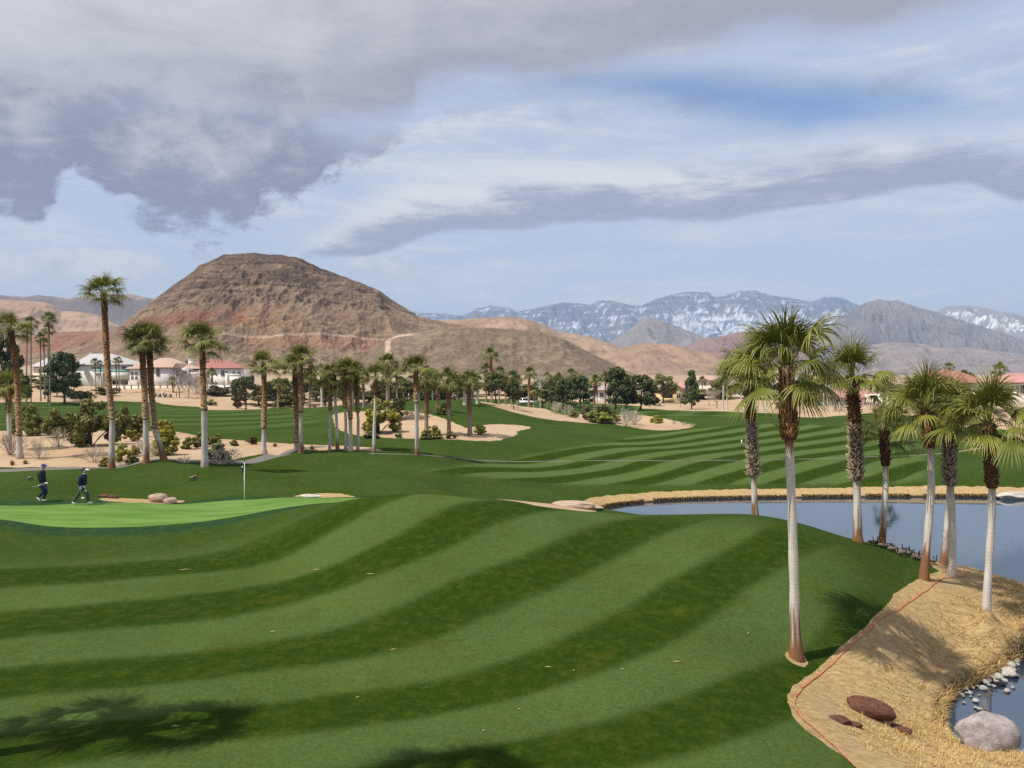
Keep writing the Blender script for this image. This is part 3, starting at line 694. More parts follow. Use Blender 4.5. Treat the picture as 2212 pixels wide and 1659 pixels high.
i_ = np.arange(Xm.size).reshape(Xm.shape); q_ = np.stack([i_[:-1, :-1], i_[:-1, 1:], i_[1:, 1:], i_[1:, :-1]], -1).reshape(-1, 4)
tag(obj('desert_ground', mesh_np('desert_ground', np.column_stack([Xm.ravel(), Ym.ravel(), zm.ravel()]), q_, [M_PLAIN])), kind='structure')

def rock_material(name, scale, amt=0.35, bumpd=1.0, speck=None):
    """colour comes from attribute col (the rock, plus painted-in distance haze on the snow range), broken up by grain and scrub"""
    m, g = newmat(name); p = g.pos(); c = g.attr('col')
    n = g.noise(p, scale, 6, 0.65); n2 = g.noise(g.scale(p, (1, 1, 3)), scale * 5, 4, 0.7)
    n3 = g.noise(g.scale(p, (1, 1, 6)), scale * 2.2, 5, 0.75)
    c = g.hsv(c, 0.5, 1.0, g.add(1.0, g.mul(g.add(g.sub(n, 0.5), g.add(g.sub(n2, 0.5), g.sub(n3, 0.5))), amt * 1.7)))
    if speck:
        sp = g.voro(p, speck); k = g.sstep(g.add(sp, g.mul(n, 0.6)), 0.72, 0.45, 0, 0.55)
        c = g.mix(g.mul(k, g.attr('scrub', 'Fac')), c, (0.12, 0.105, 0.07))
    g.surf(c, 0.95, g.bump(g.add(n, g.mul(n2, 0.5)), 0.8, bumpd), 0.1)
    return m
def massif(name, sky_pts, D, wf, wb, foot_v, prof, gully, gscale, material, colour, ncol=260, nrow=120, warp=0.03, rough_top=0.6, seed=1, terrace=None):
    """a mountain: crest line at depth D, front slope wf deep, back slope wb deep"""
    su = np.array([p[0] for p in sky_pts], float); sv = np.array([p[1] for p in sky_pts], float)
    u = np.linspace(su[0], su[-1], ncol); v = np.interp(u, su, sv)
    v = v + rough_top * fbm(u / 14, u * 0 + seed, 4, seed)
    t = (u - CU) / FPX; Hc = CAMZ + (CV - v) / FPX * D
    zf = CAMZ + (CV - foot_v) / FPX * (D - wf) if D < 1000 else 8.0
    s = np.concatenate([np.linspace(0, 1, nrow), 1 + np.linspace(0.03, 1, nrow // 4)])
    S, Tt = np.meshgrid(s, t, indexing='ij'); Hm = np.broadcast_to(Hc, S.shape)
    Yv = D - wf * (1 - np.minimum(S, 1)) + wb * np.maximum(S - 1, 0); Xv = Tt * Yv
    w = S + warp * fbm(Xv / (gscale * 2), Yv / (gscale * 2), 3, seed + 2) * np.sin(pi * np.clip(S, 0, 1))
    pr = np.interp(np.clip(w, 0, 1), [a for a, b in prof], [b for a, b in prof])
    back = 1 - sm(S, 1, 2); crag = fbm(Xv / (gscale * .16), Yv / (gscale * .16), 4, seed + 31, 0.6)
    Z = zf - 4 + (Hm - zf + 4) * np.where(S <= 1, pr, back)
    env = np.sin(pi * np.clip(S, 0, 1)) ** 0.8
    gl = fbm(Xv / gscale, Yv / (gscale * 3.5) + 0.15 * Xv / gscale, 5, seed + 5, 0.55, True)
    Z = Z + (gl - 0.35) * gully * env * np.clip((Hm - zf) / max(Hc.max() - zf, 1), 0.1, 1) + 0.25 * gully * fbm(Xv / (gscale * .3), Yv / (gscale * .3), 4, seed + 8) * env + 0.10 * gully * crag * env
    Z = np.where(S <= 1, np.minimum(Z, CAMZ + (Hm - CAMZ) / D * Yv + 0.0), Z)      # spurs stay under the crest as seen from the course
    if terrace is not None: Z = terrace(Xv, Yv, Z, S)
    rel = np.clip((Z - zf) / np.maximum(Hm - zf, 1), 0, 1.2)
    gy = np.gradient(Z, axis=0) / (np.gradient(Yv, axis=0) + 1e-6); gx = np.gradient(Z, axis=1) / (np.gradient(Xv, axis=1) + 1e-6)
    slope = np.sqrt(gx ** 2 + gy ** 2)
    c, scrub = colour(Xv, Yv, Z, rel, slope, Tt * FPX + CU, S, gl)
    i = np.arange(S.size).reshape(S.shape); q = np.stack([i[:-1, :-1], i[:-1, 1:], i[1:, 1:], i[1:, :-1]], -1).reshape(-1, 4)
    me = mesh_np(name, np.column_stack([Xv.ravel(), Yv.ravel(), Z.ravel()]), q, [material], True, {'col': c.reshape(-1, 3)}, {'scrub': scrub.ravel()})
    return tag(obj(name, me), kind='structure')
def lerp(a, b, f): return np.asarray(a) * (1 - f[..., None]) + np.asarray(b) * f[..., None]
def solid(c, shape): return np.broadcast_to(np.asarray(c, float), shape + (3,)).copy()

ZPK = CAMZ + (CV - 546) / FPX * 860
def mesa_terrace(X, Y, Z, S):
    zr = (Z - 8) / (ZPK - 8); n = fbm(X / 45, Y / 45, 4, 171); n2 = fbm(X / 11, Y / 11, 3, 172)
    w = zr + 0.045 * n + 0.016 * n2
    xs = [0, .30, .36, .375, .50, .515, .58, .60, .66, .685, .715, .75, .775, .81, .84, .865, .89, .93, .955, .975, 1.0, 1.2]
    ys = [0, .30, .335, .375, .475, .515, .56, .60, .632, .685, .695, .722, .775, .785, .812, .865, .872, .90, .955, .962, 1.0, 1.2]
    d = np.interp(w, xs, ys) - w
    amt = sm(zr, 0.3, 0.5) * (0.15 + 0.85 * sm(fbm(X / 30, Y / 80, 3, 175), -0.15, 0.3)) * 0.45
    Zn = Z + 1.35 * d * amt * (ZPK - 8) + 1.6 * n2 * sm(zr, .35, .7) * np.sin(pi * np.clip(S, 0, 1)) ** .5
    return np.where(S < 0.985, np.minimum(Zn, np.maximum(Z, Zn * 0 + Z) + 6), Z)
def col_mesa(X, Y, Z, rel, slope, u, S, gl):
    zr = (Z - 8) / (ZPK - 8); n = fbm(X / 60, Y / 60, 4, 71); n2 = fbm(X / 16, Y / 16, 4, 72, 0.6); n3 = fbm(X / 5, Y / 5, 3, 74)
    st = fbm(X / 160, (Z + 4 * fbm(X / 45, Y / 45, 3, 171)) / 3.4, 3, 73, 0.6)
    c = lerp((0.235, 0.160, 0.106), (0.185, 0.124, 0.084), sm(n, -0.3, 0.4))
    c = lerp(c, (0.30, 0.215, 0.145), sm(gl + 0.3 * n2, 0.40, 0.75) * 0.6)
    c = lerp(c, (0.135, 0.092, 0.066), sm(n2 + 0.5 * n3, 0.15, 0.5) * 0.55)
    top = sm(zr + 0.12 * n + 0.04 * n2, 0.46, 0.74); streak = sm(fbm(X / 13, Y / 110, 3, 76), 0.08, 0.32)
    c = lerp(c, (0.128, 0.084, 0.060), top * 0.8 * (1 - 0.85 * streak))
    rock = sm(slope + 0.4 * n2 + 0.4 * n3, 0.85, 1.2) * sm(zr + 0.06 * n, 0.40, 0.50)
    c = lerp(c, (0.090, 0.056, 0.040), rock * 0.8)
    c = lerp(c, (0.068, 0.043, 0.032), sm(st + 0.25 * n3 + 0.2 * n2, 0.02, 0.20) * sm(zr + 0.10 * n2, 0.46, 0.62) * sm(n2 + n, -0.55, 0.0) * 0.85)
    c = lerp(c, (0.085, 0.052, 0.038), sm(zr + 0.05 * n2 + 0.03 * n, 0.84, 0.92) * sm(n3 + n2, -0.6, 0.2) * 0.8)
    red = sm(zr + 0.05 * n, 0.27, 0.32) * (1 - sm(zr + 0.07 * n, 0.42, 0.47)) * (1 - sm(np.abs(u - 420 + 60 * n), 90, 190))
    c = lerp(c, (0.225, 0.080, 0.046), red * 0.6 * sm(n2 + 0.6 * n, -0.45, 0.15))
    org = sm(zr, 0.26, 0.30) * (1 - sm(zr, 0.36, 0.42)) * (1 - sm(np.abs(u - 590), 40, 100)) * sm(n2, -0.1, 0.2)
    c = lerp(c, (0.33, 0.19, 0.075), org * 0.6)
    pink = sm(zr, 0.13, 0.16) * (1 - sm(zr, 0.215, 0.24)) * (1 - sm(np.abs(u - 690 + 40 * n), 130, 190))
    c = lerp(c, (0.29, 0.155, 0.105), pink * 0.7)
    low = 1 - sm(zr, 0.05, 0.16)
    c = lerp(c, (0.27, 0.20, 0.135), low * 0.85)
    road = (1 - sm(np.abs(zr - 0.235 + 0.012 * np.sin(u / 40)), 0.004, 0.010)) * sm(u, 420, 470) * (1 - sm(u, 880, 930))
    c = lerp(c, (0.46, 0.33, 0.24), road * 0.8)
    return c, np.clip(low + 0.35, 0, 1) * (1 - 0.8 * red) * (1 - rock)
def col_hill(c0, c1, scr=0.9, dark=(0.13, 0.09, 0.065)):
    def f(X, Y, Z, rel, slope, u, S, gl):
        sc = max(40.0, float(Y.mean()) / 14)
        n = fbm(X / sc, Y / sc, 4, 81); n2 = fbm(X / (sc * .3), Z / (sc * .07), 4, 82)
        c = lerp(c0, c1, sm(n + 0.4 * gl, -0.2, 0.5))
        c = lerp(c, dark, sm(slope + 0.25 * n2, 0.75, 1.25) * 0.7)
        return c, np.full(X.shape, scr)
    return f
MESA_SKY = [(60,760),(110,752),(180,742),(235,729),(262,702),(290,680),(320,658),(350,634),(385,608),(418,586),(430,573),(452,565),(470,556),(482,550),(515,548),(548,546),(572,549),(600,550),(622,553),(650,558),(665,566),(690,578),(720,589),(755,602),(790,615),(820,628),(850,650),(880,668),(905,683),(940,692),(985,700),(1060,712),(1140,728),(1240,752),(1330,785)]
M_MESA = rock_material('mesa_rock', 0.08, 0.75, 5.0, 0.16)
PROF_MESA = [(0,0),(.10,.02),(.25,.10),(.40,.22),(.6,.45),(.8,.73),(.92,.91),(1,1)]
massif('mesa', MESA_SKY, 860, 440, 260, 806, PROF_MESA, 13, 36, M_MESA, col_mesa, 620, 330, 0.02, 2.6, 1, mesa_terrace)
M_HILL = rock_material('hill_rock', 0.09, 0.65, 3.0, 0.22)
HP = [(0,0),(.15,.05),(.4,.28),(.7,.68),(.9,.94),(1,1)]
def col_front(X, Y, Z, rel, slope, u, S, gl):
    c, s = col_hill((0.165, 0.118, 0.082), (0.215, 0.157, 0.11), 1.0)(X, Y, Z, rel, slope, u, S, gl)
    n = fbm(X / 9, Y / 9, 3, 83)
    c = lerp(c, (0.13, 0.095, 0.07), sm(n, 0.05, 0.35) * 0.55)
    rd = (1 - sm(np.abs(u - 838 + 3 * n), 4, 7)) * sm(rel, 0.30, 0.36) * (1 - sm(rel, 0.9, 0.95)) + (1 - sm(np.abs(rel - 0.93), 0.02, 0.05)) * sm(u, 838, 845) * (1 - sm(u, 880, 900))
    return lerp(c, (0.45, 0.34, 0.25), np.clip(rd, 0, 1)), s
massif('brown_hill', [(690,800),(760,775),(800,752),(830,733),(865,722),(905,716),(960,708),(1045,707),(1100,711),(1165,716),(1217,731),(1260,754),(1301,776),(1350,800),(1420,820)], 600, 190, 150, 811, HP, 7, 40, M_HILL, col_front, 300, 130, 0.03, 1.2, 3)
M_FAR = rock_material('far_rock', 0.02, 0.35, 4.0, 0.05)
massif('tan_hill', [(800,720),(880,690),(940,692),(1000,690),(1050,686),(1095,684),(1140,690),(1176,702),(1206,716),(1274,727),(1345,750),(1420,775),(1500,800),(1580,815)], 1600, 600, 400, 808, HP, 26, 130, M_FAR, col_hill((0.33, 0.235, 0.16), (0.26, 0.175, 0.12), 0.5), 260, 110, 0.03, 1.0, 4)
massif('tan_hill', [(1180,805),(1250,785),(1300,765),(1345,750),(1394,740),(1451,744),(1506,757),(1547,767),(1600,782),(1700,800),(1800,812)], 1300, 380, 300, 809, HP, 20, 110, M_FAR, col_hill((0.31, 0.215, 0.145), (0.24, 0.165, 0.12), 0.5, (0.12, 0.10, 0.09)), 260, 110, 0.04, 1.0, 5)
massif('red_mound', [(20,750),(70,730),(110,718),(160,716),(225,715),(260,724),(300,742),(345,770)], 900, 220, 150, 790, HP, 7, 45, M_HILL, col_hill((0.20, 0.095, 0.062), (0.25, 0.14, 0.09), 0.5), 140, 70, 0.03, 0.7, 6)
massif('tan_ridge', [(-420,640),(-200,650),(-60,652),(0,646),(30,648),(70,651),(100,653),(116,661),(132,672),(170,673),(210,680),(250,700),(300,722),(340,745)], 1700, 600, 300, 770, [(0,0),(.2,.08),(.5,.36),(.62,.48),(.66,.62),(.8,.72),(.84,.86),(1,1)], 26, 120, M_FAR, col_hill((0.34, 0.235, 0.165), (0.28, 0.185, 0.13), 0.4, (0.11, 0.085, 0.075)), 240, 110, 0.06, 1.0, 7)
massif('cliff_ridge', [(-500,640),(-250,650),(-100,640),(0,637),(50,641),(80,637),(110,640),(150,645),(175,640),(200,636),(250,634),(290,636),(312,642),(360,648),(410,652),(480,670),(560,700)], 4200, 1500, 900, 760, [(0,0),(.3,.12),(.6,.42),(.74,.60),(.78,.93),(1,1)], 70, 260, M_FAR, col_hill((0.30, 0.215, 0.17), (0.25, 0.18, 0.15), 0.2, (0.13, 0.115, 0.12)), 260, 120, 0.03, 1.0, 8)

def col_snow(X, Y, Z, rel, slope, u, S, gl):
    n = fbm(X / 420, Y / 420, 5, 91, 0.6); n2 = fbm(X / 90, Y / 120, 5, 92, 0.65); st = fbm(X / 900, Z / 32, 3, 93)
    c = lerp((0.085, 0.108, 0.170), (0.13, 0.14, 0.18), sm(n, -0.3, 0.4))  # rock base tinted blue: part of the distance haze painted into the colour
    c = lerp(c, (0.24, 0.19, 0.18), sm(st, 0.1, 0.4) * 0.5)
    band = sm(rel, 0.20, 0.40) * (1 - sm(rel + 0.15 * n, 0.66, 0.86))
    left = 1 - sm(u, 1150, 1250)
    hf = fbm(X / 34, Y / 60, 4, 98, 0.7); snow = sm(band * 0.8 + 0.7 * n2 + 0.5 * st + 0.3 * n + 0.3 * left + 0.5 * hf + 0.25 * sm(u, 1350, 1500) - 0.22, 0.62, 1.05)
    snow = np.maximum(snow, sm(n2 + 0.6 * st + 0.4 * rel, 0.50, 0.8) * 0.75)
    c = lerp(c, (0.54, 0.58, 0.66), np.clip(snow, 0, 1))
    return c, np.zeros(X.shape)
def col_purple(c0, c1, snow=0.0):
    def f(X, Y, Z, rel, slope, u, S, gl):
        n = fbm(X / 400, Y / 400, 5, 95, 0.6); n2 = fbm(X / 80, Y / 80, 4, 96, 0.6); st = fbm(X / 900, Z / 30, 3, 97)
        c = lerp(c0, c1, sm(n + 0.5 * gl, -0.2, 0.6))
        c = lerp(c, np.asarray(c0) * 0.55, sm(st + n2 * 0.5, 0.15, 0.5) * 0.6)
        if snow: c = lerp(c, (0.8, 0.82, 0.86), sm(n2 + st * 0.5 + 0.6 * sm(rel, .45, .7) * (1 - sm(rel, .8, .95)), 0.55, 0.85) * snow)
        return c, np.zeros(X.shape)
    return f
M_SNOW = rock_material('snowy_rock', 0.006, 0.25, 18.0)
SP = [(0,0),(.2,.07),(.45,.30),(.6,.50),(.75,.68),(.85,.88),(1,1)]
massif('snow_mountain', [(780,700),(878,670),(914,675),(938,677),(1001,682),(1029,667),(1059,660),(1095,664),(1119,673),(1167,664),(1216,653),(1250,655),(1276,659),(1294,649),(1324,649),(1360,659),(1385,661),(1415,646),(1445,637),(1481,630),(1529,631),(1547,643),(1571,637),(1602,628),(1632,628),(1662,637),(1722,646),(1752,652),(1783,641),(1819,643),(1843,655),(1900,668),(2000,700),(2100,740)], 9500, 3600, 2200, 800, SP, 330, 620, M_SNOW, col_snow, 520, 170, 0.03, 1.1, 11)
massif('snow_mountain', [(1900,720),(1980,690),(2018,673),(2048,661),(2085,660),(2120,663),(2163,673),(2212,682),(2300,700),(2500,690),(2700,720)], 9000, 3000, 2000, 800, SP, 260, 560, M_SNOW, col_purple((0.19, 0.175, 0.19), (0.24, 0.21, 0.21), 0.9), 220, 100, 0.03, 1.0, 12)
massif('purple_mountain', [(1690,760),(1740,735),(1790,702),(1837,670),(1867,655),(1897,646),(1921,650),(1939,648),(1964,658),(2012,671),(2060,686),(2114,703),(2212,733),(2350,765)], 6500, 2300, 1200, 800, SP, 380, 300, M_SNOW, col_purple((0.135, 0.125, 0.15), (0.205, 0.175, 0.18)), 300, 140, 0.03, 1.2, 13)
massif('pyramid_peak', [(1290,760),(1324,735),(1360,712),(1397,682),(1415,688),(1457,703),(1511,724),(1560,745),(1640,775)], 5600, 1600, 900, 800, [(0,0),(.3,.2),(.7,.65),(1,1)], 90, 300, M_SNOW, col_purple((0.17, 0.15, 0.15), (0.22, 0.19, 0.18)), 200, 100, 0.03, 0.8, 14)
massif('red_hill', [(1440,780),(1490,745),(1517,731),(1559,727),(1590,718),(1625,716),(1662,721),(1722,748),(1790,790)], 3600, 900, 500, 800, SP, 70, 180, M_SNOW, col_purple((0.20, 0.115, 0.105), (0.25, 0.16, 0.14)), 200, 90, 0.03, 0.8, 15)
massif('purple_foothill', [(1780,800),(1840,765),(1885,745),(1915,739),(1960,741),(2000,743),(2018,751),(2066,748),(2144,757),(2212,766),(2350,775),(2500,800)], 4400, 1200, 700, 803, SP, 80, 200, M_SNOW, col_purple((0.19, 0.155, 0.15), (0.25, 0.20, 0.18)), 240, 90, 0.03, 0.8, 16)

# the air between here and the mountains
def haze():
    m = bpy.data.materials.new('haze_air'); m.use_nodes = True; g = G(m.node_tree)
    pv = g.node('ShaderNodeVolumePrincipled'); pv.inputs['Color'].default_value = (0.54, 0.73, 1.0, 1); pv.inputs['Density'].default_value = 8.0e-5
    pv.inputs['Anisotropy'].default_value = 0.0
    o = g.node('ShaderNodeOutputMaterial'); g.t.links.new(pv.outputs[0], o.inputs['Volume'])
    mb = MB(); mb.box(-16000, 16000, -400, 26500, -90, 1150)
    h = mb.build('haze', m); tag(h, kind='stuff')
haze()
# ------------------------------------------------------------------ palms
rng = random.Random(7)
def leaf_material(name, a, b, tipc, rough=0.42, tr=0.18):
    m, g = newmat(name); r = g.rnd(); t = g.attr('tip', 'Fac'); n = g.noise(g.obj(), 2.5, 2)
    c = g.mix(g.m('MULTIPLY_ADD', r, 0.75, g.mul(n, 0.25)), a, b)
    c = g.mix(g.mul(t, g.m('MULTIPLY_ADD', r, 0.6, 0.2)), c, tipc)
    c = g.hsv(c, 0.5, 1.0, g.m('MULTIPLY_ADD', n, 0.7, 0.70))
    g.surf(c, rough, None, 0.3, translucent=tr)
    return m
M_FROND = leaf_material('palm_frond', (0.076, 0.098, 0.011), (0.185, 0.192, 0.024), (0.36, 0.32, 0.09), 0.45, 0.18)
M_FROND_FAR = leaf_material('palm_crown', (0.085, 0.105, 0.014), (0.140, 0.155, 0.024), (0.30, 0.28, 0.08), 0.55)
def bark_material():
    m, g = newmat('palm_trunk_bark'); p = g.obj(); c = g.attr('col')
    v = g.noise(g.scale(p, (14, 14, 1.4)), 1.0, 5, 0.65); h = g.noise(g.scale(p, (2, 2, 26)), 1.0, 3, 0.6)
    c = g.hsv(c, 0.5, 1.0, g.add(0.62, g.add(g.mul(v, 0.5), g.mul(h, 0.42))))
    c = g.mix(g.sstep(g.noise(g.scale(p, (20, 20, 2.2)), 1.0, 4, 0.7), 0.63, 0.70, 0, 0.6), c, (0.07, 0.05, 0.04))
    g.surf(c, 0.85, g.bump(g.add(v, g.mul(h, 0.4)), 0.6, 0.03), 0.2)
    return m
M_BARK = bark_material()
def boot_material():
    m, g = newmat('palm_leaf_bases'); c = g.attr('col'); n = g.noise(g.obj(), 30, 3, 0.7)
    g.surf(g.hsv(c, 0.5, 1.0, g.add(0.6, g.mul(n, 0.8))), 0.8, g.bump(n, 0.5, 0.02), 0.2)
    return m
M_BOOT = boot_material()

def frond_geo(elev, seed, nseg=26, steps=7, detail=True):
    r = random.Random(seed * 131 + int(elev)); V = []; Fc = []; tip = []
    e0 = radians(elev + 6); L = r.uniform(0.80, 1.05) * (0.85 if elev > 60 else 1.0); np_ = 5 if detail else 2
    p = Vector((0, 0, 0)); pts = [p.copy()]
    sag = radians(r.uniform(14, 28)) * max(cos(e0), 0.25)
    for k in range(np_):
        e = e0 - sag * (k + 0.5) / np_; p = p + Vector((cos(e), 0, sin(e))) * (L / np_); pts.append(p.copy())
    e1 = e0 - sag; a = Vector((cos(e1), 0, sin(e1)))
    def strip(c, w, up):
        for k in range(len(c)):
            V.append(c[k] + Vector((0, w[k], 0))); V.append(c[k] + up * w[k] * 0.6); V.append(c[k] - Vector((0, w[k], 0))); tip.extend([0.35] * 3)
        b = len(V) - 3 * len(c)
        for k in range(len(c) - 1):
            i = b + 3 * k; Fc.append([i, i + 1, i + 4, i + 3]); Fc.append([i + 1, i + 2, i + 5, i + 4])
    strip(pts, [0.030 - 0.014 * k / np_ for k in range(np_ + 1)], Vector((-a.z, 0, a.x)))
    # leaf plane
    roll = radians(r.uniform(-18, 18)); n = Vector((-a.z, 0, a.x)); b0 = Vector((0, 1, 0))
    b = (b0 * cos(roll) + n * sin(roll)).normalized(); n = a.cross(b); n = -n if n.z < 0 else n
    spread = radians(r.uniform(84, 108)); R = r.uniform(0.95, 1.15)
    fold = r.uniform(0.18, 0.45); droop = r.uniform(0.40, 1.0)
    for i in range(nseg):
        f = (i + 0.5) / nseg * 2 - 1; th = f * spread
        d = (a * cos(th) + b * sin(th) + n * (-fold * abs(f) + 0.05)).normalized()
        ln = R * (0.62 + 0.38 * cos(th * 0.62)) * r.uniform(0.93, 1.05); dth = 2 * spread / nseg
        sd_ = r.uniform(0.5, 1.9); jx = r.uniform(-.22, .22); jy = r.uniform(-.22, .22)
        q = pts[-1].copy(); st = ln / steps; cen = [q.copy()]; dd = d.copy()
        for k in range(steps):
            u = (k + 1) / steps
            if u > 0.36: dd = (dd + Vector((jx, jy, -1)) * (0.95 * droop * sd_ * (u - 0.24) * 6 / steps)).normalized()
            else: dd = (dd + Vector((0, 0, -1)) * 0.11 * droop * (6 / steps)).normalized()
            q = q + dd * st; cen.append(q.copy())
        side0 = (-a * sin(th) + b * cos(th)).normalized(); base = len(V)
        for k, c in enumerate(cen):
            u = k / steps; rr = ln * u
            w = rr * dth * 0.52 if u <= 0.4 else ln * 0.4 * dth * 0.42 * max(0.0, (1 - (u - 0.4) / 0.6)) ** 0.6
            w = max(w, 0.002)
            pl = n * (w * 0.55) if u < 0.8 else Vector((0, 0, 0))
            if detail: V.extend([c + side0 * w, c + pl, c - side0 * w]); tip.extend([max(0, u - 0.3) * 1.3] * 3)
            else: V.extend([c + side0 * w * 1.15, c - side0 * w * 1.15]); tip.extend([max(0, u - 0.3) * 1.3] * 2)
        m = 3 if detail else 2
        for k in range(steps):
            for j in range(m - 1):
                x = base + m * k + j; Fc.append([x, x + 1, x + m + 1, x + m])
    return V, Fc, tip
ELEVS = [84, 68, 52, 36, 20, 4, -14, -32]
FRONDS = {}
for e in ELEVS:
    for s_ in range(3):
        v, f, t = frond_geo(e, s_); FRONDS[(e, s_)] = mesh_np('frond', np.array(v), np.array(f), [M_FROND], True, None, {'tip': t})
LOW = {(e, s_): frond_geo(e, s_ + 5, 15, 5, False) for e in ELEVS for s_ in range(3)}
def crown_plan(n, seed, lo=-30, hi=86, power=0.85):
    r = random.Random(seed); out = []
    for i in range(n):
        f = i / (n - 1); e = hi + (lo - hi) * f ** power * (1.0 if i % 5 else 0.55)
        out.append((min(ELEVS, key=lambda x: abs(x - e - r.uniform(-20, 20))), r.randint(0, 2), i * 2.39996 + r.uniform(-0.25, 0.25), r.uniform(0.78, 1.12), -0.35 * f))
    return out
CROWNS = []
for s_ in range(5):
    V_ = []; F_ = []; T_ = []
    for e, k, yaw, sc, dz in crown_plan([30, 26, 24, 28, 22][s_], 40 + s_, -24 if s_ % 2 else -10):
        v, f, t = LOW[(e, k)]; R = Matrix.Rotation(yaw, 3, 'Z'); b = len(V_)
        V_ += [R @ (p * sc) + Vector((0, 0, dz)) for p in v]; F_ += [[i + b for i in q] for q in f]; T_ += t
    CROWNS.append(mesh_np('crown', np.array(V_), np.array(F_), [M_FROND_FAR], True, None, {'tip': T_}))

C_WHITE = np.array((0.56, 0.52, 0.46)); C_STAIN = np.array((0.20, 0.098, 0.046)); C_BROWN = np.array((0.16, 0.075, 0.032)); C_GREY = np.array((0.40, 0.36, 0.32))
def trunk_geo(path, radii, boot_h, stain_h, kind, nring=60, nside=18, seed=0):
    """path: list of (x, y, z) relative to the base; heights in metres"""
    p = np.array(path, float); t = np.concatenate([[0], np.cumsum(np.linalg.norm(np.diff(p, axis=0), axis=1))])
    s = np.linspace(0, t[-1], nring); c = np.stack([np.interp(s, t, p[:, k]) for k in range(3)], 1)
    for _ in range(3): c[1:-1] = 0.25 * c[:-2] + 0.5 * c[1:-1] + 0.25 * c[2:]
    h = c[:, 2]; top = h[-1]; rb, rm, rt = radii
    r = rm + (rb - rm) * np.exp(-np.maximum(h, 0) / 0.42) + 0.15 * rm * np.clip(1 - h / max(boot_h, 0.5), 0, 1)
    core = rt * 0.74; inb = sm(h, boot_h - 0.12, boot_h + 0.10); r = r * (1 - inb) + core * inb
    if kind == 'bulge': r = r * (1 - 0.25 * sm(h, boot_h + 0.6, top))
    r = r * (1 + 0.04 * np.sin(h * 5 + seed))
    ang = np.arange(nside) * 2 * pi / nside
    A_, Hh = np.meshgrid(ang, h); Rr = r[:, None] * (1 + 0.05 * perlin(A_ * 1.2 + seed, Hh * 1.5, 5 + seed) + 0.03 * np.cos(A_ * 3 + seed))
    X = c[:, 0][:, None] + np.cos(A_) * Rr; Y = c[:, 1][:, None] + np.sin(A_) * Rr; Z = np.broadcast_to(c[:, 2][:, None], X.shape)
    n = perlin(A_ * 1.6 + seed * 3, Hh * 1.1, 9 + seed); n2 = perlin(A_ * 4 + seed, Hh * 0.6, 19 + seed)
    w = C_WHITE if kind != 'tan' else np.array((0.47, 0.43, 0.385))
    col_ = lerp(w, C_GREY, sm(n + n2, -0.1, 0.6) * 0.6)
    if stain_h > 0: col_ = lerp(C_STAIN, col_, sm(Hh + 0.9 * n + 0.9 * n2, stain_h - 0.35, stain_h + 0.35))
    else: col_ = lerp((0.34, 0.28, 0.22), col_, sm(Hh + 0.3 * n, 0.0, 0.5))
    col_ = lerp(col_, (0.20, 0.085, 0.035), sm(Hh + 0.3 * n + 0.2 * n2, boot_h - 0.55, boot_h - 0.10) * (1.0 if kind == 'bulge' else 0.35))
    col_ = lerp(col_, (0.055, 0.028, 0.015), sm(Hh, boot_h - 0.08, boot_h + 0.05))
    i = np.arange(X.size).reshape(X.shape); j = np.roll(i, -1, 1)
    q = np.stack([i[:-1], j[:-1], j[1:], i[1:]], -1).reshape(-1, 4)
    return np.column_stack([X.ravel(), Y.ravel(), Z.ravel()]), q, col_.reshape(-1, 3), (s, c, r)
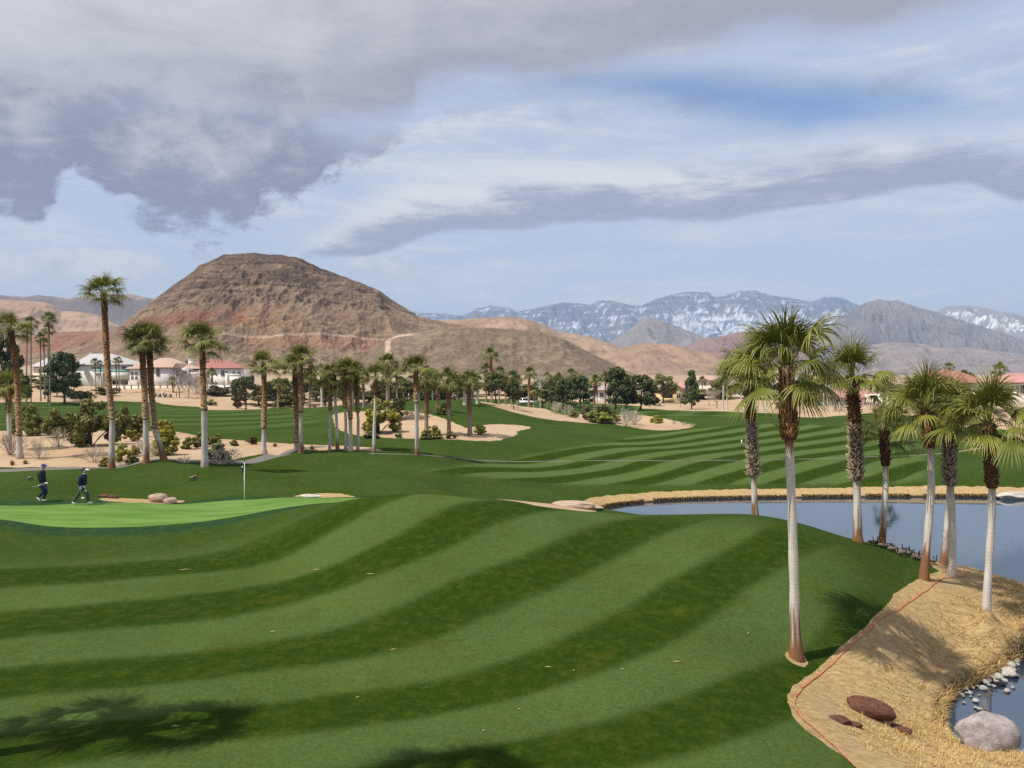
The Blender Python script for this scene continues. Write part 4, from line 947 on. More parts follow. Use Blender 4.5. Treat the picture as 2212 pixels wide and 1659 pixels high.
def boots_geo(s, c, r, boot_h, rt, kind, seed, dens=1.0):
    rr = random.Random(seed); V = []; Fc = []; Cc = []; top = c[-1, 2]; h = boot_h; row = 0
    sp = {'bulge': 0.085, 'shaggy': 0.075, 'collar': 0.085, 'tan': 0.105}[kind] / dens
    while h < top - 0.02:
        f = (h - boot_h) / max(top - boot_h, 0.1); cx = np.interp(h, c[:, 2], c[:, 0]); cy_ = np.interp(h, c[:, 2], c[:, 1]); rad = np.interp(h, c[:, 2], r) * 0.93
        k = 9 if kind != 'tan' else 8
        for j in range(k):
            a = 2 * pi * (j + 0.5 * (row % 2)) / k + rr.uniform(-0.13, 0.13)
            if kind == 'shaggy': ln = rr.uniform(0.10, 0.24) * (1.2 - 0.5 * f); tilt = rr.uniform(0.5, 1.3); w0 = 0.055; w1 = 0.018; th = 0.018
            elif kind == 'bulge': ln = rr.uniform(0.12, 0.19); tilt = rr.uniform(0.25, 0.6); w0 = 0.095; w1 = 0.045; th = 0.028
            elif kind == 'collar': ln = rr.uniform(0.10, 0.20); tilt = rr.uniform(0.3, 0.9); w0 = 0.08; w1 = 0.035; th = 0.024
            else: ln = rr.uniform(0.13, 0.22); tilt = rr.uniform(0.25, 0.65); w0 = 0.11; w1 = 0.05; th = 0.035
            out = Vector((cos(a), sin(a), 0)); side = Vector((-sin(a), cos(a), 0)); d = (Vector((0, 0, 1)) * cos(tilt) + out * sin(tilt)).normalized()
            side = (side + Vector((0, 0, 1)) * rr.uniform(-0.35, 0.35)).normalized(); nrm = d.cross(side).normalized()
            p0 = Vector((cx, cy_, h + rr.uniform(-0.03, 0.03))) + out * rad; p1 = p0 + d * ln; b = len(V)
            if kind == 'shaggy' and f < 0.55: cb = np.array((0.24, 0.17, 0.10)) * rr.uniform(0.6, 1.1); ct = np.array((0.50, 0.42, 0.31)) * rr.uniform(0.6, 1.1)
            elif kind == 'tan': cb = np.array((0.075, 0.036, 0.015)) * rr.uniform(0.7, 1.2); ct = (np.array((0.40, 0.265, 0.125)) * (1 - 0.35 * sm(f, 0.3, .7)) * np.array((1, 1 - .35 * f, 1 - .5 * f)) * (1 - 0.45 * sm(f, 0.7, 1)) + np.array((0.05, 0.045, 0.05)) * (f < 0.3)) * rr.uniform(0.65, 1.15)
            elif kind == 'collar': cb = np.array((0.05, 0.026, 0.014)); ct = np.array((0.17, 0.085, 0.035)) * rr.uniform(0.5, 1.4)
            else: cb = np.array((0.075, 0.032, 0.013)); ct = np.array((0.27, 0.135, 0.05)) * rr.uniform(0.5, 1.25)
            for (pp, w, t_, cc) in ((p0, w0, th, cb), (p1, w1, th * 0.4, ct)):
                for sx, sz in ((-1, -1), (1, -1), (1, 1), (-1, 1)): V.append(pp + side * (w * sx) + nrm * (t_ * sz)); Cc.append(cc)
            Fc += [[b, b + 1, b + 5, b + 4], [b + 1, b + 2, b + 6, b + 5], [b + 2, b + 3, b + 7, b + 6], [b + 3, b, b + 4, b + 7], [b + 4, b + 5, b + 6, b + 7]]
        h += sp * rr.uniform(0.9, 1.1); row += 1
    return V, Fc, Cc
def rel_path(p):
    X0, Y0, _ = P(p['c'][0][0], p['c'][0][1], p['Y']); z0 = Hs(X0, Y0); out = [(0, 0, -0.25)]
    for u, v in p['c']:
        x, y, z = P(u, v, p['Y']); out.append((x - X0, 0.0, max(z - z0, 0.0)))
    return (X0, Y0, z0), out
def near_palm(p, seed):
    (X0, Y0, z0), path = rel_path(p)
    root = empty('fan_palm', (X0, Y0, z0)); tag(root, p['label'], 'palm tree', p.get('group', 'fan palms on the course'))
    bh = CAMZ - (p['boot'] - CV) / FPX * p['Y'] - z0; sh = CAMZ - (p['stain'] - CV) / FPX * p['Y'] - z0
    v, q, c, prof = trunk_geo(path, p['r'], bh, sh, p['kind'], 70, 18, seed)
    obj('trunk', mesh_np('trunk', v, q, [M_BARK], True, {'col': c}), root)
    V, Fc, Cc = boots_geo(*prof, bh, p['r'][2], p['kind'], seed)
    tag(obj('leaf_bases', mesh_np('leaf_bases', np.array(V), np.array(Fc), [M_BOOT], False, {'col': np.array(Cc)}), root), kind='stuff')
    top = path[-1]; r = random.Random(seed)
    for e, k, yaw, sc, dz in crown_plan(int(p['n'] * 1.12), 100 + seed, p.get('lo', -14)):
        o = obj('frond', FRONDS[(e, k)], root, (top[0] + 0.07 * cos(yaw), top[1] + 0.07 * sin(yaw), top[2] + dz * 0.30 * p['s']), yaw, sc * p['s'])
        o.rotation_euler = (r.uniform(-.08, .08), r.uniform(-.06, .06), yaw)
    return root, path, bh
for i, p in enumerate(NEAR_PALMS):
    root, path, bh = near_palm(p, i + 1)
    top = Vector(path[-1])
    if i == 0:      # dry strips hanging down the front of the tallest palm
        m, g = newmat('dry_strip'); n = g.noise(g.scale(g.obj(), (8, 8, 1)), 3, 3); g.surf(g.mix(n, (0.30, 0.19, 0.10), (0.52, 0.38, 0.22)), 0.8); M_STRIP = m
        for dx, l, w, a in ((-0.10, 1.15, .030, 0.1), (-0.04, 1.55, .022, -0.1), (0.03, 1.75, .016, 0.15), (-0.16, 0.8, .020, -0.25), (0.08, 0.9, .018, 0.2)):
            mb = MB(); n_ = 9; vs = []
            for k in range(n_ + 1):
                f = k / n_; y = -0.20 - 0.05 * sin(f * 3) - 0.02 * f; x = dx + a * 0.16 * sin(f * 4); z = -0.02 - l * f + 0.0; ww = w * (1 - 0.7 * f)
                vs += [(x - ww, y, z), (x, y - ww * .5, z), (x + ww, y, z)]
            mb.add(vs, [(3 * k, 3 * k + 1, 3 * k + 4, 3 * k + 3) for k in range(n_)] + [(3 * k + 1, 3 * k + 2, 3 * k + 5, 3 * k + 4) for k in range(n_)])
            mb.build('dry_strip', M_STRIP, root, True, loc=(top.x + 0.02, top.y, top.z + 0.1))
        mb = MB(); mb.tube([(-.22, -.05, 0), (-.35, -.1, .06), (-.48, -.1, .18), (-.42, -.1, .30), (-.55, -.12, .42)], [.025, .022, .018, .014, .004], 6)
        mb.build('dry_stub', M_STRIP, root, True, loc=(top.x, top.y, bh + 0.35))
    if p['kind'] == 'collar' and i == 4:
        m, g = newmat('dry_leaf_stub'); n = g.noise(g.obj(), 9, 3); g.surf(g.mix(n, (0.10, 0.075, 0.055), (0.50, 0.44, 0.36)), 0.8)
        for sx in (-1, 1):
            mb = MB(); mb.tube([(sx * .10, -.04, .0), (sx * .26, -.08, .06), (sx * .36, -.08, .02 if sx < 0 else .10), (sx * .38, -.08, -.12 if sx < 0 else .16)], [.05, .045, .04, .02], 7)
            mb.build('curled_stub', m, root, True, loc=(path[-2][0], 0, bh - 0.02))

# palms farther off: trunk and crown
def far_palm(u, vb, vt, Y, cs, label, group, lean=0.0, col_=(0.30, 0.235, 0.17), brown=0.45, r=0.17, k=0, du=0):
    X0, Y0, _ = P(u, vb, Y); z0 = Hs(X0, Y0); zt = CAMZ - (vt - CV) / FPX * Y - z0
    root = empty('fan_palm', (X0, Y0, z0)); tag(root, label, 'palm tree', group)
    dx = du / FPX * Y
    path = [(0, 0, -0.3), (dx * 0.1, 0, zt * 0.3), (dx * 0.5, 0, zt * 0.7), (dx, 0, zt)]
    n = 14; t = np.linspace(0, 1, n); c = np.stack([np.interp(t * (zt + .3) - .3, [q[2] for q in path], [q[j] for q in path]) if j < 2 else t * (zt + .3) - .3 for j in range(3)], 1)
    a = np.arange(8) * pi / 4; rr = r * (1 + 0.6 * np.exp(-np.maximum(c[:, 2], 0) / .5)) * np.where(t > 1 - brown, 1.3, 1.0)
    X = c[:, 0][:, None] + np.cos(a) * rr[:, None]; Yv = c[:, 1][:, None] + np.sin(a) * rr[:, None]; Z = np.broadcast_to(c[:, 2][:, None], X.shape)
    f = np.broadcast_to(t[:, None], X.shape); cc = lerp(col_, (0.20, 0.10, 0.045), sm(f, 1 - brown - 0.05, 1 - brown + 0.05))
    i = np.arange(X.size).reshape(X.shape); j = np.roll(i, -1, 1); q = np.stack([i[:-1], j[:-1], j[1:], i[1:]], -1).reshape(-1, 4)
    obj('trunk', mesh_np('trunk', np.column_stack([X.ravel(), Yv.ravel(), Z.ravel()]), q, [M_BARK], True, {'col': cc.reshape(-1, 3)}), root)
    obj('crown', CROWNS[k % 5], root, (dx, 0, zt + 0.1), rng.uniform(0, 6.28), cs)
GW = (0.52, 0.48, 0.42)
FARP = [
 # u, base v, trunk top v, depth, crown scale, label, white trunk?, brown share, radius
 (838,893,790,86,1.05,'thick-trunked palm rising behind the big yellow-green shrub',0,.25,.28),(921,925,822,76,.95,'brown trunk palm on the left part of the central sand hill',0,.6,.24),
 (945,895,828,93,.95,'palm behind the crest of the central sand hill, pale lower trunk',0,.5,.24),(970,927,822,76,.95,'palm in the middle of the central sand hill, above the low yellow bush',0,.5,.24),
 (1015,924,826,77,.95,'rightmost palm on the central sand hill, beside the yellow bush on turf',0,.55,.24),
 (1004,880,826,108,.95,'white trunk palm left of two behind the central sand hill',1,.2,.24),(1031,884,824,112,.95,'white trunk palm right of two behind the central sand hill',1,.2,.22),
 (1062,885,768,150,1.25,'tallest palm at centre, rising over the tree line toward the hill',0,.5,.28),(1050,885,800,152,1.1,'palm just left of the tallest centre palm, lower crown',0,.5,.26),
 (1078,884,806,165,1.15,'palm just right of the tallest centre palm, slim pale trunk',0,.4,.22),(1105,884,816,170,1.25,'bushy-headed palm behind the dark round tree at centre',0,.4,.24),
 (1142,879,808,150,1.15,'straight brown palm standing in front of the grey bare tree',0,.5,.24),(1154,881,846,150,.7,'small palm right beside the straight brown palm at centre',0,.3,.18),
 (1183,882,815,185,1.0,'palm crown above the bare grey tree at centre',0,.3,.2),(1237,882,808,190,1.1,'tall palm over the rounded pines, centre right',0,.3,.2),(1254,882,822,192,1.2,'lower palm just right of the tall one over the rounded pines',0,.3,.2),
 (1284,880,830,160,.95,'left palm of the close twin trunks before the pink-roofed house',0,.7,.2),(1290,880,822,158,1.0,'right palm of the close twin trunks before the pink-roofed house',1,.5,.2),
 (1307,881,816,185,1.1,'palm behind the left side of the big dark pine',0,.3,.2),(1402,882,824,200,.9,'small palm head over the dark pines, right of the big one',0,.3,.2),(1517,880,822,240,1.0,'small distant palm between the right-hand trees',0,.3,.2),
 (1562,891,800,150,1.05,'leftmost of the white-trunked palms behind the tallest near palm, on the far sand strip',1,.15,.2),(1571,889,806,152,1.0,'white trunk palm second from left behind the near palms on the far sand strip',1,.15,.2),
 (1601,893,812,148,1.0,'white trunk palm third from left behind the near palms on the far sand strip',1,.2,.2),(1654,897,815,140,1.05,'white trunk palm alone on the far sand strip between the two nearest trunks',1,.2,.24),
 (1779,899,812,148,1.0,'first of four slim white palms in front of the low pink-roofed house',1,.3,.18),(1788,902,822,145,.95,'second of four slim white palms in front of the low pink-roofed house',1,.15,.18),
 (1805,898,818,150,.95,'third of four slim white palms in front of the low pink-roofed house',1,.3,.18),(1817,901,826,146,.9,'last of four slim white palms in front of the low pink-roofed house',1,.25,.18),
 (1909,952,845,88,1.0,'single white palm beyond the pond, crown showing between the near palms',1,.2,.22),
 (1980,914,826,118,.9,'brown-trunked palm on turf edge behind the leaning palm',0,.6,.22),
 (2050,878,795,225,1.35,'palm head above the orange roof on the right',0,.3,.22),(2083,878,808,228,1.0,'smaller palm head right of the one above the orange roof',0,.3,.2),(2158,878,800,215,1.7,'broad palm head over the right end of the orange roof',0,.3,.25),
 (67,842,698,180,1.25,'tall thin palm in the far-left stand, second from left',0,.15,.2),(108,842,688,184,1.25,'tallest thin palm of the far-left stand, at its right',0,.2,.2),(104,840,712,190,1.2,'dark palm just behind the tallest of the far-left stand',0,.15,.2),
 (57,838,712,188,1.15,'leftmost thin palm of the far-left stand',0,.15,.2),(88,838,730,192,1.1,'middle low palm of the far-left stand',0,.15,.2),(97,838,740,195,1.0,'lowest palm of the far-left stand',0,.15,.2),
 (207,832,782,240,.9,'small palm before the white-roofed house, left of two',0,.3,.22),(219,834,785,240,.8,'small palm before the white-roofed house, right of two',0,.3,.22),
 (252,838,780,244,.85,'left of twin small palms at the right end of the white-roofed house',0,.3,.22),(257,838,778,243,.85,'right of twin small palms at the right end of the white-roofed house',0,.3,.22),
 (374,840,824,246,1.15,'squat palm bush in front of the peach-roofed house',0,.5,.3),(458,838,806,250,1.25,'squat palm between the peach and red roofs',0,.5,.3),(402,836,786,275,.9,'palm head just over the peach roof ridge',0,.3,.2),
 (1118,884,822,178,1.1,'palm head just right of the bushy-headed palm, behind the slim dark tree',0,.4,.22),(1208,884,818,182,1.1,'palm head over the left side of the umbrella pine',0,.4,.22),(1222,884,828,196,1.1,'low palm head between umbrella pine and the tall palm behind',0,.4,.22),(1268,884,830,188,1.0,'palm head left of the close twin trunks',0,.4,.22),(1325,884,812,200,1.1,'palm head behind the top of the big dark pine',0,.3,.22),
 (1092,884,826,160,1.0,'short palm between the twin-stemmed tree and the bushy-headed palm',0,.4,.22),(1022,884,832,140,1.0,'low palm head behind the white trunks at the central sand hill',0,.4,.22),(988,884,826,135,1.0,'palm head between the sand hill palms, behind',0,.4,.22),(905,884,828,130,.9,'palm head behind the lone white trunk palm, lower left',0,.4,.22),(872,884,830,132,.9,'palm head right of the big yellow-green shrub, behind',0,.4,.22),
 (762,886,820,118,.9,'palm head rising behind the middle of the row of seven',0,.4,.22),(668,884,815,130,.9,'palm head right of the turf crest pair, behind',0,.4,.22),(600,884,830,150,.9,'small palm head behind the bank left of the turf crest pair',0,.4,.22),(1445,884,826,232,.9,'small palm head behind the yellow gabled house',0,.3,.2),
 (695,884,800,140,1.0,'pale palm behind the pair on the turf crest at centre left',1,.3,.22),(786,890,815,110,.85,'palm partly hidden behind the row of seven',0,.5,.2),(858,885,808,120,.85,'palm behind the thick-trunked palm and yellow-green shrub',0,.4,.2),(935,882,812,150,1.0,'palm head behind the lone white trunk palm at centre',0,.4,.2),
]
for k, a in enumerate(FARP):
    far_palm(a[0], a[1], a[2], a[3], a[4], a[5], 'background fan palms', col_=GW if a[6] else (0.27, 0.21, 0.155), brown=a[7], r=a[8] * 0.78, k=k, du=rng.uniform(-3, 3))
# three tall palms beside the terrace whose shadows fall on the near lawn
m_sh = [(-14.2, 13.5, 9.6, .95), (-11.8, 13.6, 9.3, .9), (-9.5, 9.9, 16.0, .95)]
for k, (x, y, h, s) in enumerate(m_sh):
    z0 = Hs(x, y); root = empty('fan_palm', (x, y, z0)); tag(root, ['fan palm beside the terrace, left of the two shading the lawn', 'fan palm beside the terrace, right of the two shading the lawn', 'very tall fan palm close to the terrace'][k], 'palm tree', 'fan palms beside the terrace')
    v, q, c, prof = trunk_geo([(0, 0, -.2), (0, 0, h * .5), (0.1, 0, h)], (.25, .17, .25), h - 1.6, 0.9, 'collar', 40, 14, 50 + k)
    obj('trunk', mesh_np('trunk', v, q, [M_BARK], True, {'col': c}), root)
    for e, kk, yaw, sc, dz in crown_plan(20, 300 + k, -12): obj('frond', FRONDS[(e, kk)], root, (0.1, 0, h + dz * .5), yaw, sc * s)

# ------------------------------------------------------------------ trees and shrubs
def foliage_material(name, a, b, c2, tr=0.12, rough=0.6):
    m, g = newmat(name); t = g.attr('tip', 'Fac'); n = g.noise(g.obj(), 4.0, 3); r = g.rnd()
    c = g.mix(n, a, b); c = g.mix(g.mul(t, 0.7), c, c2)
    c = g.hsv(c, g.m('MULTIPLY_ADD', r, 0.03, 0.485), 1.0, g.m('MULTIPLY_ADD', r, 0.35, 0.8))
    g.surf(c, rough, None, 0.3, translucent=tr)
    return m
MF = {'pine': foliage_material('pine_needles', (0.044, 0.066, 0.022), (0.082, 0.106, 0.032), (0.135, 0.155, 0.045)),
      'oak': foliage_material('dark_leaves', (0.060, 0.074, 0.020), (0.105, 0.118, 0.032), (0.18, 0.175, 0.05)),
      'olive': foliage_material('olive_leaves', (0.11, 0.115, 0.030), (0.17, 0.165, 0.045), (0.25, 0.23, 0.075)),
      'green': foliage_material('shrub_leaves', (0.105, 0.112, 0.024), (0.165, 0.165, 0.036), (0.25, 0.24, 0.065)),
      'yellow': foliage_material('yellow_shrub_leaves', (0.20, 0.195, 0.022), (0.30, 0.28, 0.035), (0.44, 0.39, 0.07)),
      'grey': foliage_material('grey_twigs', (0.34, 0.29, 0.235), (0.46, 0.40, 0.33), (0.56, 0.49, 0.41), 0.0),
      'pink': foliage_material('bare_pinkish_twigs', (0.20, 0.145, 0.12), (0.27, 0.20, 0.17), (0.33, 0.26, 0.22), 0.0),
      'rust': foliage_material('rusty_grass', (0.20, 0.105, 0.025), (0.29, 0.165, 0.04), (0.38, 0.25, 0.08)),
      'gold': foliage_material('golden_grass', (0.27, 0.19, 0.06), (0.36, 0.26, 0.09), (0.45, 0.34, 0.14)),
      'brown': foliage_material('brown_shrub_leaves', (0.085, 0.06, 0.03), (0.13, 0.095, 0.05), (0.19, 0.14, 0.08))}
m, g = newmat('wood_bark'); n = g.noise(g.scale(g.obj(), (12, 12, 3)), 2, 4); g.surf(g.mix(n, (0.06, 0.045, 0.035), (0.13, 0.105, 0.085)), 0.9); M_WOOD = m
def leaves(seed, clumps, per, leaf, spread):
    """clumps: list of (x, y, z, r); returns leaf quads spread through each clump"""
    r = np.random.RandomState(seed); V = []; T_ = []
    cs = np.array([c[:3] for c in clumps]); zc = cs[:, 2]
    for (x, y, z, rad) in clumps:
        n = per; d = r.normal(size=(n, 3)); d /= np.linalg.norm(d, axis=1, keepdims=True); q = d * (rad * r.uniform(0.35, 1, (n, 1)) ** 0.6) * np.array([1, 1, spread])
        c = q + np.array([x, y, z]); a = r.normal(size=(n, 3)); a /= np.linalg.norm(a, axis=1, keepdims=True)
        b = np.cross(a, d + 0.35 * r.normal(size=(n, 3))); b /= np.linalg.norm(b, axis=1, keepdims=True) + 1e-9
        s = leaf * r.uniform(0.6, 1.3, (n, 1)); p = np.stack([c - a * s, c + b * s * 0.55, c + a * s, c - b * s * 0.55], 1)
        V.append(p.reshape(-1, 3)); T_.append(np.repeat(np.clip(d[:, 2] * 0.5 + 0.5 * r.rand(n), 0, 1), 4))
    V = np.vstack(V); return V, np.arange(len(V)).reshape(-1, 4), np.concatenate(T_)
def tree_variant(kind, seed):
    """unit tree 1 tall and about 1 wide: (crown mesh, trunk mesh)"""
    r = random.Random(seed); cl = []; mb = MB()
    if kind == 'pine':
        for i in range(54):
            z = r.uniform(0.20, 0.97); w = 0.46 * min(1, (1.08 - z) * 2.0) * r.uniform(0.4, 1.0); a = r.uniform(0, 6.28)
            cl.append((cos(a) * w, sin(a) * w, z, r.uniform(0.07, 0.125)))
        th = 0.2; mat_ = MF['pine']; per, leaf, sp = 95, 0.036, 0.75
    elif kind == 'cone':
        for i in range(60):
            z = r.uniform(0.14, 0.98); w = 0.42 * (1.02 - z) ** 0.75 * r.uniform(0.55, 1.05); a = r.uniform(0, 6.28)
            cl.append((cos(a) * w, sin(a) * w, z, r.uniform(0.06, 0.11)))
        th = 0.16; mat_ = MF['pine']; per, leaf, sp = 85, 0.034, 0.7
    elif kind in ('oak', 'olive'):
        for i in range(42):
            a = r.uniform(0, 6.28); ph = r.uniform(-0.5, 1.3); rr = r.uniform(0.55, 1.0)
            cl.append((0.42 * rr * cos(a) * cos(ph), 0.42 * rr * sin(a) * cos(ph), 0.54 + 0.38 * rr * sin(ph), r.uniform(0.08, 0.15)))
        th = 0.24; mat_ = MF[kind]; per, leaf, sp = 95, 0.036 if kind == 'oak' else 0.030, 0.85
    elif kind in ('shrub', 'yshrub', 'bshrub', 'oshrub'):
        for i in range(40):
            a = r.uniform(0, 6.28); ph = r.uniform(0.0, 1.45); rr = r.uniform(0.5, 1.0) * (0.8 + 0.25 * sin(a * 3 + seed))
            cl.append((0.46 * rr * cos(a) * cos(ph), 0.46 * rr * sin(a) * cos(ph), 0.10 + 0.78 * rr * sin(ph), r.uniform(0.08, 0.15)))
        th = 0.12; mat_ = MF[{'shrub': 'green', 'yshrub': 'yellow', 'bshrub': 'brown', 'oshrub': 'olive'}[kind]]; per, leaf, sp = 130, 0.040, 0.9
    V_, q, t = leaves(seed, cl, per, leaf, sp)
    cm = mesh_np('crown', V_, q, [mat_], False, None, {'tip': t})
    if th > 0.14:
        k = r.uniform(-.03, .03); mb.tube([(0, 0, -.05), (k, 0, th * .5), (k * 2, 0, th), (k, 0, 0.6), (0, 0, 0.8)], [.034, .024, .02, .012, .004], 7)
        for i in range(7):
            c = r.choice(cl); mb.tube([(k, 0, r.uniform(th * .7, th)), (c[0] * .5, c[1] * .5, (th + c[2]) / 2), c[:3]], [.012, .008, .003], 5)
    else:
        for i in range(10):
            c = r.choice(cl); mb.tube([(0.02 * cos(i), 0.02 * sin(i), -0.04), (c[0] * .5, c[1] * .5, c[2] * .6), c[:3]], [.012, .008, .003], 4)
    tm = mesh_np('trunk', mb.v, [mb.f], [M_WOOD], True)
    return cm, tm
def twigs(kind, seed, depth=5, tall=False):
    r = random.Random(seed); V = []; T_ = []; Fc = []
    def seg(p, q, w0, w1, t):
        d = (q - p).normalized(); s = d.cross(Vector((r.uniform(-1, 1), r.uniform(-1, 1), .3))).normalized(); s2 = d.cross(s); b = len(V)
        for pp, w in ((p, w0), (q, w1)):
            for k in range(3): a = k * 2.094; V.append(pp + s * (w * cos(a)) + s2 * (w * sin(a))); T_.append(t)
        for k in range(3): Fc.append([b + k, b + (k + 1) % 3, b + 3 + (k + 1) % 3, b + 3 + k])
    def grow(p, d, l, w, k):
        q = p + d * l; seg(p, q, w, w * 0.7, 1 - k / depth)
        if k == 0: return
        for i in range(3 if k < depth else (11 if not tall else 3)):
            nd = (d + Vector((r.uniform(-1, 1), r.uniform(-1, 1), r.uniform(-.25, .6))) * (0.62 if k < depth else (1.6 if not tall else .6))).normalized()
            grow(q, nd, l * r.uniform(0.62, 0.86), w * 0.62, k - 1)
    if tall: grow(Vector((0, 0, -.03)), Vector((0.06, 0, 1)), 0.30, 0.026, depth)
    else:
        for i in range(16):
            a = r.uniform(0, 6.28); e = r.uniform(.15, 1.5); grow(Vector((.02 * cos(a), .02 * sin(a), -.03)), Vector((cos(a) * cos(e), sin(a) * cos(e), sin(e))), r.uniform(.22, .36), .014, 3)
    V = np.array(V); V /= np.percentile(V[:, 2], 99.5); V[:, :2] *= 0.5 / np.percentile(np.abs(V[:, :2]), 99)
    return mesh_np('twigs', V, np.array(Fc), [MF[kind]], False, None, {'tip': T_})
def tuft(kind, seed, n=260):
    r = np.random.RandomState(seed); a = r.uniform(0, 6.28, n); e = r.uniform(0.35, 1.5, n); L = r.uniform(0.6, 1.05, n); b = r.uniform(0, .12, n)
    p0 = np.stack([b * np.cos(a), b * np.sin(a), 0 * a], 1); d = np.stack([np.cos(a) * np.cos(e), np.sin(a) * np.cos(e), np.sin(e)], 1)
    s = np.stack([-np.sin(a), np.cos(a), 0 * a], 1) * 0.014; p1 = p0 + d * L[:, None] * .6; p2 = p0 + d * L[:, None] + np.array([0, 0, -.12])
    V = np.stack([p0 - s, p0 + s, p1 + s, p1 - s, p2], 1).reshape(-1, 3); i = np.arange(n)[:, None] * 5
    return mesh_np('grass_tuft', V, [i + np.array([[0, 1, 2, 3]]), i + np.array([[3, 2, 4]])], [MF[kind]], False, None, {'tip': np.tile([0, 0, .6, .6, 1], n)})
VAR = {k: [tree_variant(k, 11 * j + 3) for j in range(3)] for k in ('pine', 'cone', 'oak', 'olive', 'shrub', 'yshrub', 'bshrub', 'oshrub')}
TW = {'bare': [twigs('grey', j + 1) for j in range(2)], 'barepink': [twigs('pink', 7)], 'baretree': [twigs('pink', j + 20, 6, True) for j in range(2)], 'greytree': [twigs('grey', j + 30, 6, True) for j in range(2)],
      'rust': [tuft('rust', 1)], 'gold': [tuft('gold', 2)]}
def plant(kind, u, vb, Y, wpx, hpx, label, cat, name, group):
    X0, Y0, _ = P(u, vb, Y); z0 = Hs(X0, Y0); w = wpx / FPX * Y; h = hpx / FPX * Y; k_ = 1.2 if (group.startswith('shrubs') and kind not in ('rust', 'gold')) else 1.0; w *= k_; h *= k_; yaw = rng.uniform(0, 6.28)
    if kind in VAR:
        cm, tm = rng.choice(VAR[kind]); root = empty(name, (X0, Y0, z0), yaw); root.scale = (w / 0.96, w / 0.96, h)
        obj('crown', cm, root); obj('trunk', tm, root)
    else:
        root = obj(name, rng.choice(TW[kind]), None, (X0, Y0, z0 - 0.02), yaw, (w, w, h) if kind not in ('rust', 'gold') else (w * .55, w * .55, h))
    tag(root, label, cat, group); return root
HEDGES = [(u, 886, 232 + 9 * (k % 3), 92, 30 + 6 * (k % 4)) for k, u in enumerate(range(560, 1420, 62))] + [(u, 884, 238 + 6 * (k % 2), 90, 24 + 6 * (k % 3)) for k, u in enumerate(range(1520, 1720, 60))]
TREES = [('pine',140,870,188,92,112,'large dark pine on the sandy bank left of the white-roofed house'),('oak',180,868,186,52,34,'small dense dark tree at the foot of the large left pine'),('oak',122,868,200,40,30,'low bushy tree left of the large pine trunk'),
 ('pine',14,860,150,80,170,'dark tall tree behind the leaning palm at the left edge'),('oak',40,852,160,60,70,'dark bushy tree just right of the dark tall tree at the left edge'),
 ('oak',531,884,205,62,84,'round-headed dark tree on the sand, centre left, trunk bare'),('bshrub',513,880,215,26,40,'brownish bush beside the round-headed tree, centre left'),
 ('oak',600,874,225,70,70,'dark green trees screen behind the shaggy palms, left clump'),('oak',655,876,235,66,80,'dark green tree behind the white trunk palm pair'),('oak',704,882,215,70,72,'dark tree behind the leftmost palms of the row of seven'),('oak',752,886,205,60,76,'dark tree behind the middle palms of the row of seven'),
 ('oak',826,886,190,64,70,'dark tree behind the thick-trunked palm'),('oak',880,884,175,64,70,'dark tree left of the lone white trunk palm, behind'),('oak',925,884,165,56,62,'dark tree behind the central sand hill palms, left'),('oak',985,880,170,70,66,'dark tree behind the central sand hill palms, right'),
 ('oak',1072,888,122,62,72,'dark round-crowned tree with twin leaning stems on the turf slope'),('oak',1109,895,112,42,68,'slim-stemmed dark tree to the right of the twin-stemmed one'),
 ('oak',1172,884,160,58,46,'low rounded dark pine before the bare grey tree'),('pine',1217,886,150,70,66,'bright green umbrella pine at centre right'),('oak',1200,884,190,60,76,'green tree behind the umbrella pine'),('pine',1252,884,170,64,72,'loose green pine between umbrella pine and twin palms'),
 ('pine',1330,882,165,74,94,'big dark pine, tallest of the dark clump at centre right'),('pine',1382,884,170,84,80,'broad dark pine right of the tallest one'),('pine',1352,884,185,60,74,'dark pine wedged between the tallest and the broad pine'),
 ('olive',1432,882,215,66,66,'olive-coloured feathery tree beside the yellow gabled house'),('cone',1494,884,180,56,82,'cone-shaped dark pine right of the yellow gabled house'),
 ('oak',1741,884,200,50,74,'dark spreading tree left of the slim white palms'),('olive',1860,880,215,46,62,'pale green tree beside the low pink-roofed house'),('oak',1700,884,210,50,60,'dark tree behind the tallest near palm trunk'),
 ('bshrub',1925,884,215,70,44,'brown-green thicket behind the leaning palm crown'),('oak',2090,880,230,50,60,'dark tree under the orange roof at right'),('olive',2020,912,120,52,26,'low scrub mound on the sand beyond the path bend'),
 ('oak',1555,884,235,50,46,'dark tree at the back left of the tallest near palm'),('oak',1635,886,230,56,50,'dark tree behind the shaggy palm crown'),('oak',2180,878,225,60,40,'dark hedge tree at the right edge before the white house')]
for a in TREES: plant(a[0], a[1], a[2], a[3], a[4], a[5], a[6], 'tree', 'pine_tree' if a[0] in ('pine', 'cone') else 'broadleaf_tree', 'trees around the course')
for k, a in enumerate(HEDGES): plant(('oak', 'shrub', 'olive', 'oak', 'oshrub')[k % 5], *a, 'dark hedge bush in the back row, number %s from the left end' % ['one','two','three','four','five','six','seven','eight','nine','ten','eleven','twelve','thirteen','fourteen','fifteen','sixteen','seventeen','eighteen'][k], 'hedge', 'hedge_bush', 'hedge along the back of the course')
